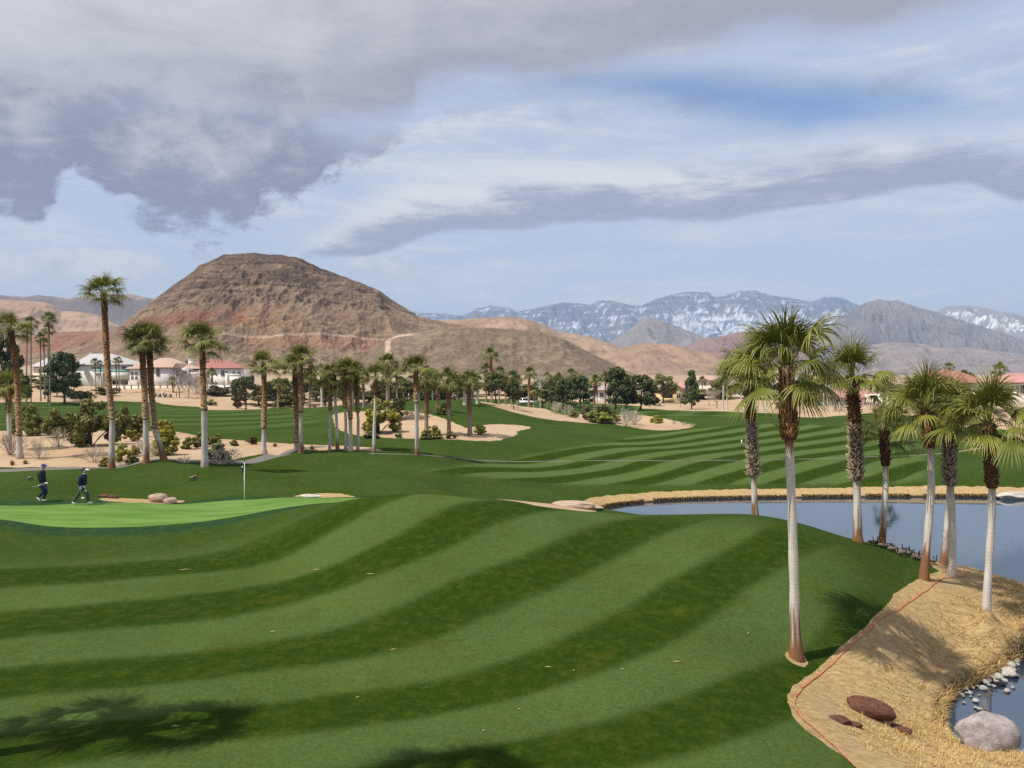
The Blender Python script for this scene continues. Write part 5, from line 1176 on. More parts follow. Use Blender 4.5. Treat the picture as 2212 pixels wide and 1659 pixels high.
BARE = [('greytree',1168,884,175,62,84,'leafless grey tree rising behind the low rounded pine'),('baretree',388,873,236,46,62,'leafless pinkish tree by the golf carts, upright'),('baretree',407,864,236,50,56,'leafless pinkish tree by the golf carts, leaning right'),
 ('greytree',1548,884,185,50,42,'leafless grey tree left of the shaggy near palm crown'),('greytree',1532,884,200,40,34,'smaller leafless tree beside the cone-shaped pine'),('baretree',272,858,240,26,36,'small leafless tree below the white-roofed house'),('baretree',1470,884,195,36,40,'leafless pale tree in front of the yellow gabled house'),('greytree',1405,884,190,30,44,'thin leafless tree by the white car')]
for a in BARE: plant(*a[:6], a[6], 'tree', 'bare_tree', 'leafless trees')
SHRUBS = [('shrub',64,938,74,56,66,'feathery olive shrub behind the leaning palm at far left'),('shrub',123,945,72,62,60,'rounded olive-green shrub, second of the left row'),('olive',163,934,74,46,44,'lighter low shrub between the rounded and the big dark shrub'),('shrub',196,970,64,86,96,'largest dark green shrub on the left sand'),
 ('olive',258,930,72,52,66,'tall yellow-olive shrub behind the tallest left palm'),('shrub',290,930,74,56,46,'grey-green shrub between the tallest left palm and the touching pair'),('yshrub',288,937,68,36,24,'low yellow bush left of the touching palm pair'),('yshrub',359,936,72,42,40,'round mustard bush right of the touching palm pair'),
 ('yshrub',357,982,58,60,52,'large lime-yellow bush behind the bent palm foot'),('bare',318,990,56,70,36,'grey leafless bush at the feet of the touching palms'),('shrub',410,966,62,34,24,'small dark green bush left of the grey-footed palm'),('shrub',432,960,64,34,30,'dark bush hidden behind the grey-footed palm'),('shrub',462,958,66,40,22,'dark bush just right of the grey-footed palm'),
 ('olive',470,984,57,58,34,'yellow-grey broom bush near the cart path bend'),('bare',480,998,55,72,34,'silvery leafless bush at the cart path bend'),('olive',545,957,68,28,18,'small grey-green bush left of the flared-foot palm'),('shrub',505,962,66,20,12,'tiny dark bush on the sand by the fairway edge'),('rust',594,961,66,20,12,'rusty grass tuft right of the flared-foot palm'),
 ('gold',655,966,63,18,14,'golden grass tuft beside the turf crest pair, left'),('gold',674,966,63,24,13,'golden grass tuft beside the turf crest pair, right'),('rust',720,964,66,14,12,'rusty tuft behind the row of seven'),
 ('bare',128,958,64,46,34,'pale leafless bush under the rounded olive shrub'),('bare',84,988,56,50,40,'brown twiggy bush right of the leaning palm foot'),('barepink',22,975,58,60,46,'pinkish twiggy bush at the left edge'),('rust',27,992,53.5,20,16,'rusty grass tuft left of the leaning palm foot'),('gold',55,990,54,22,14,'golden tuft right of the leaning palm foot'),
 ('bare',204,992,55,46,34,'grey twiggy bush left of the tallest left palm foot'),('yshrub',229,994,53.5,26,20,'yellow-green bush behind the tallest left palm foot, left side'),('yshrub',264,992,55,32,36,'lime bush right of the tallest left palm foot'),('yshrub',293,984,57,22,24,'little yellow bush between the lime bush and the pair'),('shrub',285,1000,53.8,30,14,'low dark green bush in front of the lime bush'),
 ('bare',262,1003,53.5,30,9,'low silver bush on the turf edge right of the tallest left palm'),('bare',400,1000,53.6,30,14,'low grey bush on the turf edge between pair and grey-footed palm'),
 ('yshrub',818,930,78,72,70,'big yellow-green shrub on the left end of the central sand hill'),('shrub',856,900,86,46,46,'grey-green shrub behind the big yellow-green one'),('olive',800,938,74,34,14,'low pale bush before the big yellow-green shrub'),('yshrub',937,938,74,40,26,'low yellow bush in the middle of the central sand hill'),('olive',925,944,73,32,20,'olive bush left of the low yellow bush'),('olive',972,938,74,20,16,'small pale bush right of the low yellow bush'),
 ('yshrub',1039,921,78,28,22,'yellow bush at the turf edge right of the sand hill'),('bare',1024,918,79,20,10,'grey-blue low plant left of the yellow bush at the turf edge'),('shrub',862,941,74,16,10,'tiny green agave-like clump on the central sand hill'),('bare',900,905,86,40,20,'grey twiggy bush on the back of the central sand hill'),('olive',958,900,90,30,26,'olive bush behind the central sand hill'),
 ('olive',1298,912,114,64,38,'large olive shrub in the bunker strip at centre right'),('yshrub',1303,914,112,34,24,'yellow shrub in front of the large olive one'),('yshrub',1330,908,115,26,20,'yellow shrub at the right of the large olive one'),('bshrub',1266,903,118,28,26,'brown bush left of the large olive shrub'),('bare',1352,917,110,52,36,'grey leafless shrub right of the yellow ones'),('bare',1370,912,113,50,28,'pale leafless shrub at the end of the bunker strip'),
 ('yshrub',1420,908,116,26,16,'mustard dome bush on the far turf'),('bare',1200,896,124,34,24,'pale twiggy bush on the sand slope, centre'),('bare',1228,899,122,26,22,'grey twiggy bush near the umbrella pine foot'),('olive',1240,906,120,24,12,'low olive bush on the sand slope'),('bare',1457,917,114,18,7,'low dark clump at the bunker end, left'),('bare',1478,918,112,18,7,'low dark clump at the bunker end, middle'),('bare',1492,921,110,18,7,'low dark clump at the bunker end, right'),
 ('yshrub',456,864,222,20,13,'round green bush on the bank below the red-roofed house'),('bshrub',470,850,246,60,20,'reddish brush below the red-roofed house'),('shrub',325,848,250,14,11,'small round bush before the garden wall'),('shrub',95,846,215,80,26,'dark hedge under the far-left palm stand'),('shrub',230,845,232,50,18,'green ground cover below the white-roofed house'),
 ('shrub',620,872,215,76,34,'green spreading bushes on the bank behind the shaggy palms'),('shrub',570,882,222,16,20,'small dark bush on the bank left of the shaggy palms'),('bare',425,858,246,60,36,'grey-brown brush between the bare trees and red roof'),('shrub',1690,892,165,30,18,'bushes beside the tallest near palm collar'),('shrub',1843,902,150,24,12,'low bush by the slim white palms'),('olive',1915,900,140,60,14,'low scrub on the far sand strip, right')]
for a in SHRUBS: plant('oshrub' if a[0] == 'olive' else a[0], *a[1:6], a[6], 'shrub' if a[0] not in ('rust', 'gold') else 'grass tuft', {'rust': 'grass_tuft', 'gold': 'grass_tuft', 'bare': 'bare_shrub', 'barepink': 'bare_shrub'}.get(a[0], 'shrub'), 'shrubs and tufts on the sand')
# ------------------------------------------------------------------ houses
def flat(name, a, b=None, scale=1.5, rough=0.8, spec=0.2, metal=0.0, detail=3, bump=0.0):
    m, g = newmat(name); n = g.noise(g.obj(), scale, detail)
    b = b or tuple(min(1, x * 1.25) for x in a)
    g.surf(g.mix(n, a, b), rough, g.bump(n, bump, 0.02) if bump else None, spec, metal)
    return m
def roof_material(name, a):
    m, g = newmat(name); p = g.obj(); w = g.node('ShaderNodeTexWave', wave_type='BANDS', bands_direction='X'); g.put(w.inputs['Vector'], p)
    w.inputs['Scale'].default_value = 1.3; w.inputs['Distortion'].default_value = 0.4
    n = g.noise(p, 0.8, 5, 0.7); c = g.hsv(g.mix(n, a, tuple(x * 0.72 for x in a)), 0.5, 1.0, g.m('MULTIPLY_ADD', w.outputs['Fac'], 0.25, 0.85))
    g.surf(c, 0.85, g.bump(w.outputs['Fac'], 0.5, 0.08), 0.2)
    return m
M_CREAM = flat('cream_stucco', (0.66, 0.57, 0.46)); M_WHITE = flat('white_stucco', (0.74, 0.70, 0.65)); M_SAGE = flat('sage_stucco', (0.52, 0.54, 0.49)); M_LILAC = flat('lilac_grey_stucco', (0.56, 0.52, 0.52)); M_YELLOW = flat('yellow_stucco', (0.56, 0.42, 0.22))
R_WHITE = roof_material('white_tile_roof', (0.50, 0.48, 0.475)); R_PEACH = roof_material('peach_tile_roof', (0.54, 0.38, 0.30)); R_RED = roof_material('red_tile_roof', (0.40, 0.185, 0.155)); R_ORANGE = roof_material('orange_tile_roof', (0.44, 0.20, 0.14)); R_GREY = roof_material('greyish_tile_roof', (0.50, 0.40, 0.40)); R_PINK = roof_material('pink_tile_roof', (0.58, 0.29, 0.26))
m, g = newmat('window_glass'); g.surf((0.02, 0.03, 0.035), 0.08, None, 0.6); M_GLASS = m
m, g = newmat('teal_rail_glass'); g.surf((0.16, 0.42, 0.42), 0.1, None, 0.5); M_TEAL = m
M_FRAME = flat('window_frame', (0.6, 0.58, 0.55)); M_DARK = flat('dark_opening', (0.03, 0.028, 0.026))
def house(label, u0, vb, Y, parts, group='houses beyond the course'):
    s = Y / FPX; X0 = (u0 - CU) * s; z0 = CAMZ - (vb - CV) * s; zg = Hs(X0, Y)
    root = empty('house', (X0, Y, z0)); tag(root, label, 'house', group)
    X = lambda u: (u - u0) * s
    Z = lambda v: (vb - v) * s
    last = None
    for p in parts:
        k = p[0]
        if k == 'wall':
            _, a, b, vt, y0, dep, mt = p; mb = MB(); mb.box(X(a), X(b), y0, y0 + dep, min(zg - z0, 0) - 1.5, Z(vt)); last = mb.build('wall', mt, root)
        elif k == 'hip':
            _, a, b, ve, vr, ra, rb, y0, dep, mt = p; o = 0.5; zz = Z(ve); zr = Z(vr); yc = y0 + dep / 2; mb = MB()
            xa, xb, ya, yb = X(a) - o, X(b) + o, y0 - o, y0 + dep + o
            mb.add([(xa, ya, zz), (xb, ya, zz), (xb, yb, zz), (xa, yb, zz), (X(ra), yc, zr), (X(rb), yc, zr)], [(0, 1, 5, 4), (1, 2, 5), (2, 3, 4, 5), (3, 0, 4)])
            mb.box(xa, xb, ya, yb, zz - 0.22, zz - 0.004); last = mb.build('roof', mt, root)
        elif k == 'gable':     # ridge running away from the viewer
            _, a, b, ve, vr, y0, dep, mt, mw = p; xa, xb = X(a), X(b); xm = (xa + xb) / 2; zz = Z(ve); zr = Z(vr); mb = MB(); t = 0.25; o = 0.45
            y1 = y0 + dep; ya = y0 - o; dz = (zr - zz) / (xb - xm) * o
            mb.add([(xa - o, ya, zz - dz), (xm, ya, zr), (xm, y1, zr), (xa - o, y1, zz - dz), (xa - o, ya, zz - dz + t), (xm, ya, zr + t), (xm, y1, zr + t), (xa - o, y1, zz - dz + t)], [(0, 1, 2, 3), (4, 7, 6, 5), (0, 4, 5, 1), (0, 3, 7, 4)])
            mb.add([(xb + o, ya, zz - dz), (xm, ya, zr), (xm, y1, zr), (xb + o, y1, zz - dz), (xb + o, ya, zz - dz + t), (xm, ya, zr + t), (xm, y1, zr + t), (xb + o, y1, zz - dz + t)], [(0, 3, 2, 1), (4, 5, 6, 7), (0, 1, 5, 4), (0, 4, 7, 3)])
            last = mb.build('roof', mt, root)
            mb = MB(); mb.add([(xa, y0, zz), (xb, y0, zz), (xm, y0, zr - .02), (xa, y0 + .3, zz), (xb, y0 + .3, zz), (xm, y0 + .3, zr - .02)], [(0, 1, 2), (3, 5, 4), (0, 3, 4, 1), (1, 4, 5, 2), (2, 5, 3, 0)]); mb.build('gable_wall', mw, root)
        elif k == 'win':
            _, a, b, v0, v1, y0 = p[:6]; x0, x1, za, zb = X(a), X(b), Z(v1), Z(v0); f = 0.09; mb = MB()
            for bx in ((x0 - f, x1 + f, za - f, za), (x0 - f, x1 + f, zb, zb + f), (x0 - f, x0, za, zb), (x1, x1 + f, za, zb), ((x0 + x1) / 2 - .03, (x0 + x1) / 2 + .03, za, zb)): mb.box(bx[0], bx[1], y0 - 0.10, y0 + 0.02, bx[2], bx[3])
            w = mb.build('window', M_FRAME, root); pb = MB(); pb.box(x0 + .005, x1 - .005, y0 - 0.05, y0 - 0.02, za + .005, zb - .005); pb.build('pane', M_GLASS, w)
        elif k == 'open':
            _, a, b, v0, v1, y0 = p; mb = MB(); mb.box(X(a), X(b), y0 - 0.03, y0 + 0.05, Z(v1), Z(v0)); mb.build('opening', M_DARK, root)
        elif k == 'balc':
            _, a, b, v0, v1, y0, mt, rail = p; mb = MB(); mb.box(X(a), X(b), y0 - 1.4, y0 - 0.01, Z(v1), Z(v0)); w = mb.build('balcony', mt, root)
            if rail: pb = MB(); pb.box(X(a), X(b), y0 - 1.42, y0 - 1.38, Z(v0) + .01, Z(v0) + 0.85); pb.build('rail', rail, w)
        elif k == 'chim':
            _, a, b, v0, v1, y0, mt = p; mb = MB(); mb.box(X(a), X(b), y0, y0 + 1.2, Z(v1), Z(v0)); xm = (X(a) + X(b)) / 2; mb.box(X(a) - .12, X(b) + .12, y0 - .12, y0 + 1.32, Z(v0) + .003, Z(v0) + 0.25); w = mb.build('chimney', mt, last)
    return root
house('two-storey house with white tile roof and teal glass balcony rails', 225, 842, 262, [('wall',165,282,788,0,12,M_SAGE),('hip',160,282,787,763,174,222,0,12,R_WHITE),('win',198,203,792,799,0),('win',209,217,792,799,0),('win',231,239,792,800,0),('win',264,273,791,801,0),
 ('balc',205,240,803,806,0,M_WHITE,M_TEAL),('balc',240,282,804,819,0,M_SAGE,M_TEAL),('open',243,256,822,834,0),('open',262,276,822,834,0),('wall',222,226,803,-1.6,.6,M_WHITE)])
house('house with peach tile roof and four small square windows', 330, 844, 262, [('wall',281,312,797,-1.2,11,M_WHITE),('hip',279,314,796,778,300,312,-1.2,11,R_PEACH),('wall',312,382,794,0,13,M_LILAC),('hip',304,386,793,772,328,352,0,13,R_PEACH),('wall',382,405,795,-.6,9,M_LILAC),('gable',379,392,795,786,-1.6,9,R_PEACH,M_LILAC),('wall',381,391,795,-1.2,3,M_LILAC),
 ('hip',392,420,796,786,396,402,1,8,R_PEACH),('win',287,292,804,810,-1.2),('win',296,301,804,810,-1.2),('win',287,292,813,819,-1.2),('win',296,301,813,819,-1.2),('win',324,331,796,810,0),('win',338,345,796,812,0),('win',384,389,799,812,-1.2),('win',397,404,800,808,-.6),('chim',396,405,776,792,4,M_WHITE),('wall',404,432,800,1.5,8,M_WHITE),('balc',400,432,810,824,1.5,M_LILAC,M_WHITE)])
house('house with low red tile roof and tan chimney', 470, 842, 268, [('wall',424,522,796,0,12,M_WHITE),('hip',416,524,795,775,440,462,0,12,R_RED),('win',478,484,800,812,0),('win',486,492,802,812,0),('win',503,507,802,812,0),('win',514,520,803,812,0),('chim',427,434,767,788,3,M_CREAM),('balc',494,522,813,828,0,M_WHITE,M_FRAME),('wall',491,495,806,-1.7,.5,M_WHITE),('open',440,452,802,815,0),('open',460,470,826,836,0)])
house('pale house with white roof behind the far-left palms', 100, 835, 255, [('wall',72,128,792,0,10,M_CREAM),('hip',70,130,791,768,92,110,0,10,R_WHITE),('win',84,90,797,806,0),('win',112,119,797,806,0),('chim',145,149,768,785,5,M_CREAM)])
house('yellow house with pale gable and dark balcony recess', 1452, 884, 222, [('wall',1427,1478,843,0,11,M_YELLOW),('gable',1427,1478,843,826,0,11,R_GREY,M_YELLOW),('open',1434,1453,846,865,0),('balc',1433,1454,860,866,0,M_YELLOW,None),('win',1462,1470,850,860,0),('win',1460,1468,868,878,0),('wall',1478,1500,838,3,9,M_CREAM),('hip',1474,1504,838,824,1482,1494,3,9,R_PINK)])
house('cream house with greyish pink roof behind the twin palms', 1290, 886, 225, [('wall',1255,1318,843,0,10,M_WHITE),('hip',1252,1322,842,831,1272,1304,0,10,R_GREY),('win',1276,1284,848,856,0),('win',1296,1304,848,858,0),('open',1262,1272,866,880,0),('win',1288,1296,866,876,0)])
house('cream upper house behind the tallest near palm', 1725, 884, 235, [('wall',1695,1752,831,0,10,M_CREAM),('hip',1692,1756,830,812,1712,1738,0,10,R_WHITE),('win',1706,1714,838,848,0),('win',1732,1740,838,848,0)])
house('low house with pink tile roof behind the slim white palms', 1850, 886, 205, [('wall',1796,1898,858,0,10,M_CREAM),('hip',1792,1900,857,834,1868,1880,0,10,R_PINK),('open',1806,1814,863,874,0),('open',1824,1832,863,874,0),('win',1848,1856,863,871,0),('open',1880,1888,863,876,0)])
house('flat-topped cream house block left of the orange roof', 1912, 886, 200, [('wall',1889,1936,853,0,9,M_CREAM),('open',1896,1906,864,876,0),('win',1915,1922,860,868,0),('wall',1887,1938,851,-.15,.5,M_WHITE)])
house('large house with orange tile roof at right', 2070, 884, 212, [('wall',2018,2130,827,0,13,M_CREAM),('hip',2012,2134,826,800,2040,2096,0,13,R_ORANGE),('win',2040,2048,834,846,0),('win',2080,2089,834,846,0),('win',2110,2118,834,846,0),('chim',2178,2184,806,820,6,M_CREAM)])
house('white house with pinkish roof cut by the right edge', 2230, 880, 190, [('wall',2190,2270,826,0,12,M_WHITE),('hip',2186,2274,825,806,2215,2245,0,12,R_PINK),('win',2196,2200,832,850,0),('win',2204,2213,832,850,0)])
house('distant peach rooftop between the right-hand trees', 1530, 872, 330, [('wall',1498,1562,822,0,12,M_CREAM),('hip',1494,1566,821,811,1512,1546,0,12,R_PEACH),('win',1520,1525,826,832,0)])
house('distant pale house left of the pink-roofed low house', 1640, 880, 250, [('wall',1610,1680,838,0,10,M_WHITE),('hip',1606,1684,837,822,1630,1660,0,10,R_PEACH),('win',1624,1631,845,853,0),('win',1650,1657,845,853,0)])
# garden wall with posts, and the slatted fence on the right
def wall_run(name, label, cat, ua, ub, vt, vb, Y, mt, posts=0, slat=False):
    s = Y / FPX; xa, xb = (ua - CU) * s, (ub - CU) * s; root = empty(name, (xa, Y, CAMZ - (vb - CV) * s)); tag(root, label, cat); h = (vb - vt) * s
    if not slat:
        mb = MB(); mb.box(0, xb - xa, 0, 0.25, -2.0, h); mb.build('panel', mt, root); mb = MB(); mb.box(-.05, xb - xa + .05, -.05, .3, h + .003, h + .12); mb.build('coping', mt, root)
    n = posts
    for i in range(n + 1):
        mb = MB(); mb.box(-.06, .06, -.14, -.004, -2.0, h + (1.3 if not slat else .1)); mb.build('post', M_DARK if not slat else M_SLAT, root, loc=((xb - xa) * i / max(n, 1), 0, 0))
    if slat:
        k = int((xb - xa) / 0.6); me = None
        for i in range(k):
            if me is None: mb = MB(); mb.box(0, .52, 0, .05, -2.0, h); o = mb.build('board', mt, root, loc=(i * .6, 0, 0)); me = o.data
            else: obj('board', me, root, (i * .6, 0, 0))
M_SLAT = flat('weathered_fence_boards', (0.20, 0.185, 0.175))
wall_run('garden_wall', 'cream garden wall with iron fence posts below the left houses', 'wall', 236, 424, 832, 844, 256, M_CREAM, 12)
wall_run('garden_wall', 'pale garden wall under the red-roofed house', 'wall', 430, 520, 831, 842, 258, M_WHITE, 5)
wall_run('board_fence', 'grey board fence in front of the low pink-roofed house', 'fence', 1716, 1890, 868, 882, 196, M_SLAT, 8, True)
wall_run('garden_wall', 'low cream wall beside the yellow gabled house', 'wall', 1385, 1436, 876, 884, 212, M_CREAM, 3)

# ------------------------------------------------------------------ vehicles
M_PAINTW = flat('white_car_paint', (0.7, 0.7, 0.7), None, 2, 0.3, 0.5); M_TYRE = flat('tyre_rubber', (0.02, 0.02, 0.02)); M_METAL = flat('grey_metal', (0.35, 0.35, 0.36), None, 3, 0.4, 0.5, 0.6); M_BLACK = flat('black_plastic', (0.025, 0.025, 0.028), None, 3, 0.5); M_TAN = flat('tan_vinyl', (0.35, 0.27, 0.18)); M_GREENP = flat('dark_cart_paint', (0.03, 0.035, 0.04), None, 3, 0.35, 0.5)
def wheel(root, x, y, r, w):
    mb = MB(); mb.tube([(x, y - w / 2, r), (x, y + w / 2, r)], r, 16); t = mb.build('wheel', M_TYRE, root); mb = MB(); mb.tube([(x, y - w / 2 - .012, r), (x, y + w / 2 + .012, r)], r * .55, 12); mb.build('rim', M_METAL, t)
def cart(u, vb, Y, yaw, label):
    X0, Y0, _ = P(u, vb, Y); root = empty('golf_cart', (X0, Y0, Hs(X0, Y0)), yaw); tag(root, label, 'golf cart', 'golf carts on the far fairway')
    mb = MB(); pr = [(-1.15,.35),(1.1,.35),(1.25,.55),(1.15,.82),(.75,.95),(.55,.55),(-.25,.52),(-.35,.78),(-1.15,.82)]
    n = len(pr); mb.add([(x, -.55, z) for x, z in pr] + [(x, .55, z) for x, z in pr], [list(range(n))[::-1], list(range(n, 2 * n))] + [(i, (i + 1) % n, (i + 1) % n + n, i + n) for i in range(n)]); mb.build('body', M_GREENP, root)
    mb = MB(); mb.box(-.35, .2, -.5, .5, .80, .92); mb.box(-.42, -.30, -.5, .5, .92, 1.25); mb.build('seat', M_TAN, root)
    mb = MB(); mb.box(-1.0, .85, -.62, .62, 1.82, 1.9); mb.build('roof', M_BLACK, root)
    for x, dx in ((.8, -.15), (-.75, 0)):
        for y in (-.55, .55): mb = MB(); mb.tube([(x, y, .8), (x + dx, y, 1.83)], .03, 6); mb.build('post', M_BLACK, root)
    mb = MB(); mb.tube([(.62, -.25, .9), (.35, -.25, 1.12)], .02, 6); mb.build('steering_column', M_BLACK, root)
    for x in (-.78, .82):
        for y in (-.5, .5): wheel(root, x, y, .22, .18)
    for y in (-.25, .25): mb = MB(); mb.tube([(-1.1, y, .7), (-1.25, y, 1.35)], .13, 8); mb.build('golf_bag', M_BLACK, root)
cart(362, 872, 236, 0.15, 'golf cart parked in the open beside the golfer in red'); cart(339, 871, 236, 0.1, 'golf cart half hidden behind the bent palm trunk')
def car(u, vb, Y, yaw, label, paint, name='parked_car'):
    X0, Y0, _ = P(u, vb, Y); root = empty(name, (X0, Y0, Hs(X0, Y0)), yaw); tag(root, label, 'car')
    pr = [(-2.2,.35),(2.2,.35),(2.25,.75),(1.3,.95),(-2.2,1.0)]; cp = [(1.2,.96),(.5,1.6),(-1.7,1.65),(-2.15,1.0)]
    def ext(pr, w, nm, mt, par, w2=None):
        n = len(pr); mb = MB(); mb.add([(x, -w, z) for x, z in pr] + [(x, w, z) for x, z in pr], [list(range(n)), list(range(n, 2 * n))[::-1]] + [(i, i + n, (i + 1) % n + n, (i + 1) % n) for i in range(n)]); return mb.build(nm, mt, par)
    ext(pr, .92, 'body', paint, root); ext(cp, .80, 'cabin', M_GLASS, root)
    mb = MB(); mb.box(-1.72, .52, -.82, .82, 1.6, 1.70); mb.build('roof', paint, root)
    for x in (-1.35, 1.4):
        for y in (-.85, .85): wheel(root, x, y, .34, .22)
    for y in (-.65, .65): mb = MB(); mb.box(2.2, 2.28, y - .18, y + .18, .62, .76); mb.build('headlight', M_FRAME, root)
car(1414, 884, 206, -1.3, 'white car parked beside the yellow gabled house', M_PAINTW); car(1757, 886, 198, 0.1, 'white covered car seen along the board fence', M_PAINTW); car(1140, 884, 205, 0.2, 'white car glimpsed between centre palm trunks', M_PAINTW)

# ------------------------------------------------------------------ people
def skin_obj(name, verts, edges, radii, mat_, parent, sub=2):
    me = bpy.data.meshes.new(name); me.from_pydata([Vector(v) for v in verts], edges, []); o = bpy.data.objects.new(name, me); link(o, parent)
    md = o.modifiers.new('Skin', 'SKIN'); md.use_smooth_shade = True; md.branch_smoothing = 0.3
    if not me.skin_vertices: raise RuntimeError('no skin layer')
    for i, r in enumerate(radii):
        sv = me.skin_vertices[0].data[i]; sv.radius = (r, r) if isinstance(r, (int, float)) else r; sv.use_root = (i == 0)
    o.modifiers.new('Sub', 'SUBSURF').levels = sub; o.modifiers['Sub'].render_levels = sub
    me.materials.append(mat_); return o
M_SKIN = flat('skin', (0.42, 0.24, 0.17)); M_GLOVE = flat('white_glove', (0.7, 0.7, 0.68)); M_SHOE = flat('white_shoe', (0.72, 0.72, 0.68)); M_HAIR = flat('dark_hair', (0.03, 0.022, 0.018)); M_STEEL = flat('club_steel', (0.5, 0.5, 0.5), None, 3, 0.25, 0.6, 0.7)
def person(loc, yaw, J, jacket, trousers, shoe, hat, label, hand=M_SKIN, scale=1.0, fine=True):
    """J: joints in the walking plane (x forward, y left, z up)"""
    root = empty('person', loc, yaw, scale); tag(root, label, 'person', 'golfers')
    V = []; E = []; R = []
    def add(p, r, par=None):
        V.append(Vector(p)); R.append(r)
        if par is not None: E.append((par, len(V) - 1))
        return len(V) - 1
    hip = add(J['hip'], .085); ch = add(J['chest'], .09, hip); nk = add(J['neck'], .058, ch)
    hd = Vector(J['head']); h0 = add(hd + Vector((0, 0, -.075)), .072, nk); h1 = add(hd, .098, h0); h2 = add(hd + Vector((-.01, 0, .075)), .078, h1)
    nose = add(hd + Vector((.108, 0, -.02)), .017, h1)
    for s in (1, -1): add(hd + Vector((-.005, s * .105, -.005)), .016, h1)
    for s, k in ((1, 'L'), (-1, 'R')):
        sh = add(Vector(J['sh']) + Vector((0, s * .17, 0)), .062, ch); el = add(J['el' + k], .045, sh); wr = add(J['wr' + k], .030, el)
        d = (Vector(J['wr' + k]) - Vector(J['el' + k])).normalized(); pm = add(Vector(J['wr' + k]) + d * .055, .034, wr)
        if fine:
            for f in range(4):
                off = Vector((.028 - .019 * f, 0, 0)); l = [.040, .046, .043, .034][f]; b = V[pm] + d * .035 + off
                a1 = add(b, .0095, pm); a2 = add(b + d * l * .8 + Vector((0, -s * .012, 0)), .009, a1); add(b + d * l * .9 + Vector((0, -s * .034, .012)), .008, a2)
            t1 = add(V[pm] + Vector((.042, -s * .01, .005)), .0105, pm); add(V[pm] + Vector((.055, -s * .02, -.03)), .009, t1)
        kn = add(J['kn' + k], .05, hip); an = add(J['an' + k], .042, kn)
    skin_obj('body', V, E, R, hand, root, 1)
    if hand is not M_SKIN:     # face shows skin, hands are gloved
        mb = MB(); mb.ball(hd, (.108, .092, .128), 14, 10); mb.ball(hd + Vector((.112, 0, -.02)), (.02, .016, .024), 6, 5); mb.build('face', M_SKIN, root, True)
    # jacket
    V2 = [J['hip'], Vector(J['hip']).lerp(Vector(J['chest']), .5), J['chest'], Vector(J['sh']) + Vector((0, 0, .02)), Vector(J['neck']) + Vector((0, 0, -.01))]; R2 = [(.150, .175), (.155, .18), (.160, .195), (.115, .165), .072]; E2 = [(0, 1), (1, 2), (2, 3), (3, 4)]
    for s, k in ((1, 'L'), (-1, 'R')):
        b = len(V2); V2 += [Vector(J['sh']) + Vector((0, s * .20, -.02)), J['el' + k], Vector(J['el' + k]).lerp(Vector(J['wr' + k]), .95)]; R2 += [.082, .066, .050]; E2 += [(3, b), (b, b + 1), (b + 1, b + 2)]
    skin_obj('jacket', V2, E2, R2, jacket, root)
    V3 = [Vector(J['hip']) + Vector((0, 0, .02))]; R3 = [(.14, .17)]; E3 = []
    for s, k in ((1, 'L'), (-1, 'R')):
        b = len(V3); V3 += [Vector(J['hip']) + Vector((0, s * .085, -.10)), J['kn' + k], Vector(J['kn' + k]).lerp(Vector(J['an' + k]), .55), Vector(J['an' + k]) + Vector((0, 0, .02))]; R3 += [.105, .083, .074, .068]; E3 += [(0, b), (b, b + 1), (b + 1, b + 2), (b + 2, b + 3)]
    skin_obj('trousers', V3, E3, R3, trousers, root)
    for k in 'LR':
        a = Vector(J['an' + k]); t = Vector(J['to' + k]); d = (t - a); hl = a - Vector((d.x, 0, 0)).normalized() * .06 if abs(d.x) > .01 else a
        skin_obj('shoe', [a + Vector((0, 0, .01)), a + Vector((-.03, 0, -.05)), a.lerp(t, .55) + Vector((0, 0, .015)), t], [(0, 1), (1, 2), (2, 3)], [.045, .042, (.038, .048), (.022, .040)], shoe, root)
    for s in (1, -1): mb = MB(); mb.ball(hd + Vector((.092, s * .036, .018)), .011, 6, 5); mb.build('eye', M_HAIR, root, True)
    if hat[0] == 'cap':
        mb = MB(); mb.ball(hd + Vector((-.012, 0, .055)), (.118, .106, .088), 14, 8); c = mb.build('cap', hat[1], root, True)
        mb = MB(); mb.add([(.09, -.08, .055), (.21, -.05, .025), (.21, .05, .025), (.09, .08, .055), (.09, -.08, .068), (.21, -.05, .037), (.21, .05, .037), (.09, .08, .068)], [(0, 3, 2, 1), (4, 5, 6, 7), (0, 1, 5, 4), (1, 2, 6, 5), (2, 3, 7, 6), (3, 0, 4, 7)]); mb.build('brim', hat[1], c, loc=hd)
    elif hat[0] == 'visor':
        mb = MB(); mb.ball(hd + Vector((-.028, 0, .035)), (.112, .106, .115), 14, 9); mb.build('hair', M_HAIR, root, True)
        mb = MB(); mb.add([(.06, -.10, .055), (.23, -.07, .03), (.23, .07, .03), (.06, .10, .055), (.06, -.10, .075), (.23, -.07, .045), (.23, .07, .045), (.06, .10, .075)], [(0, 3, 2, 1), (4, 5, 6, 7), (0, 1, 5, 4), (1, 2, 6, 5), (2, 3, 7, 6), (3, 0, 4, 7)]); mb.build('visor', hat[1], root, loc=hd)
    else:
        mb = MB(); mb.ball(hd + Vector((-.02, 0, .04)), (.11, .10, .10), 12, 8); mb.build('hair', M_HAIR, root, True)
    return root
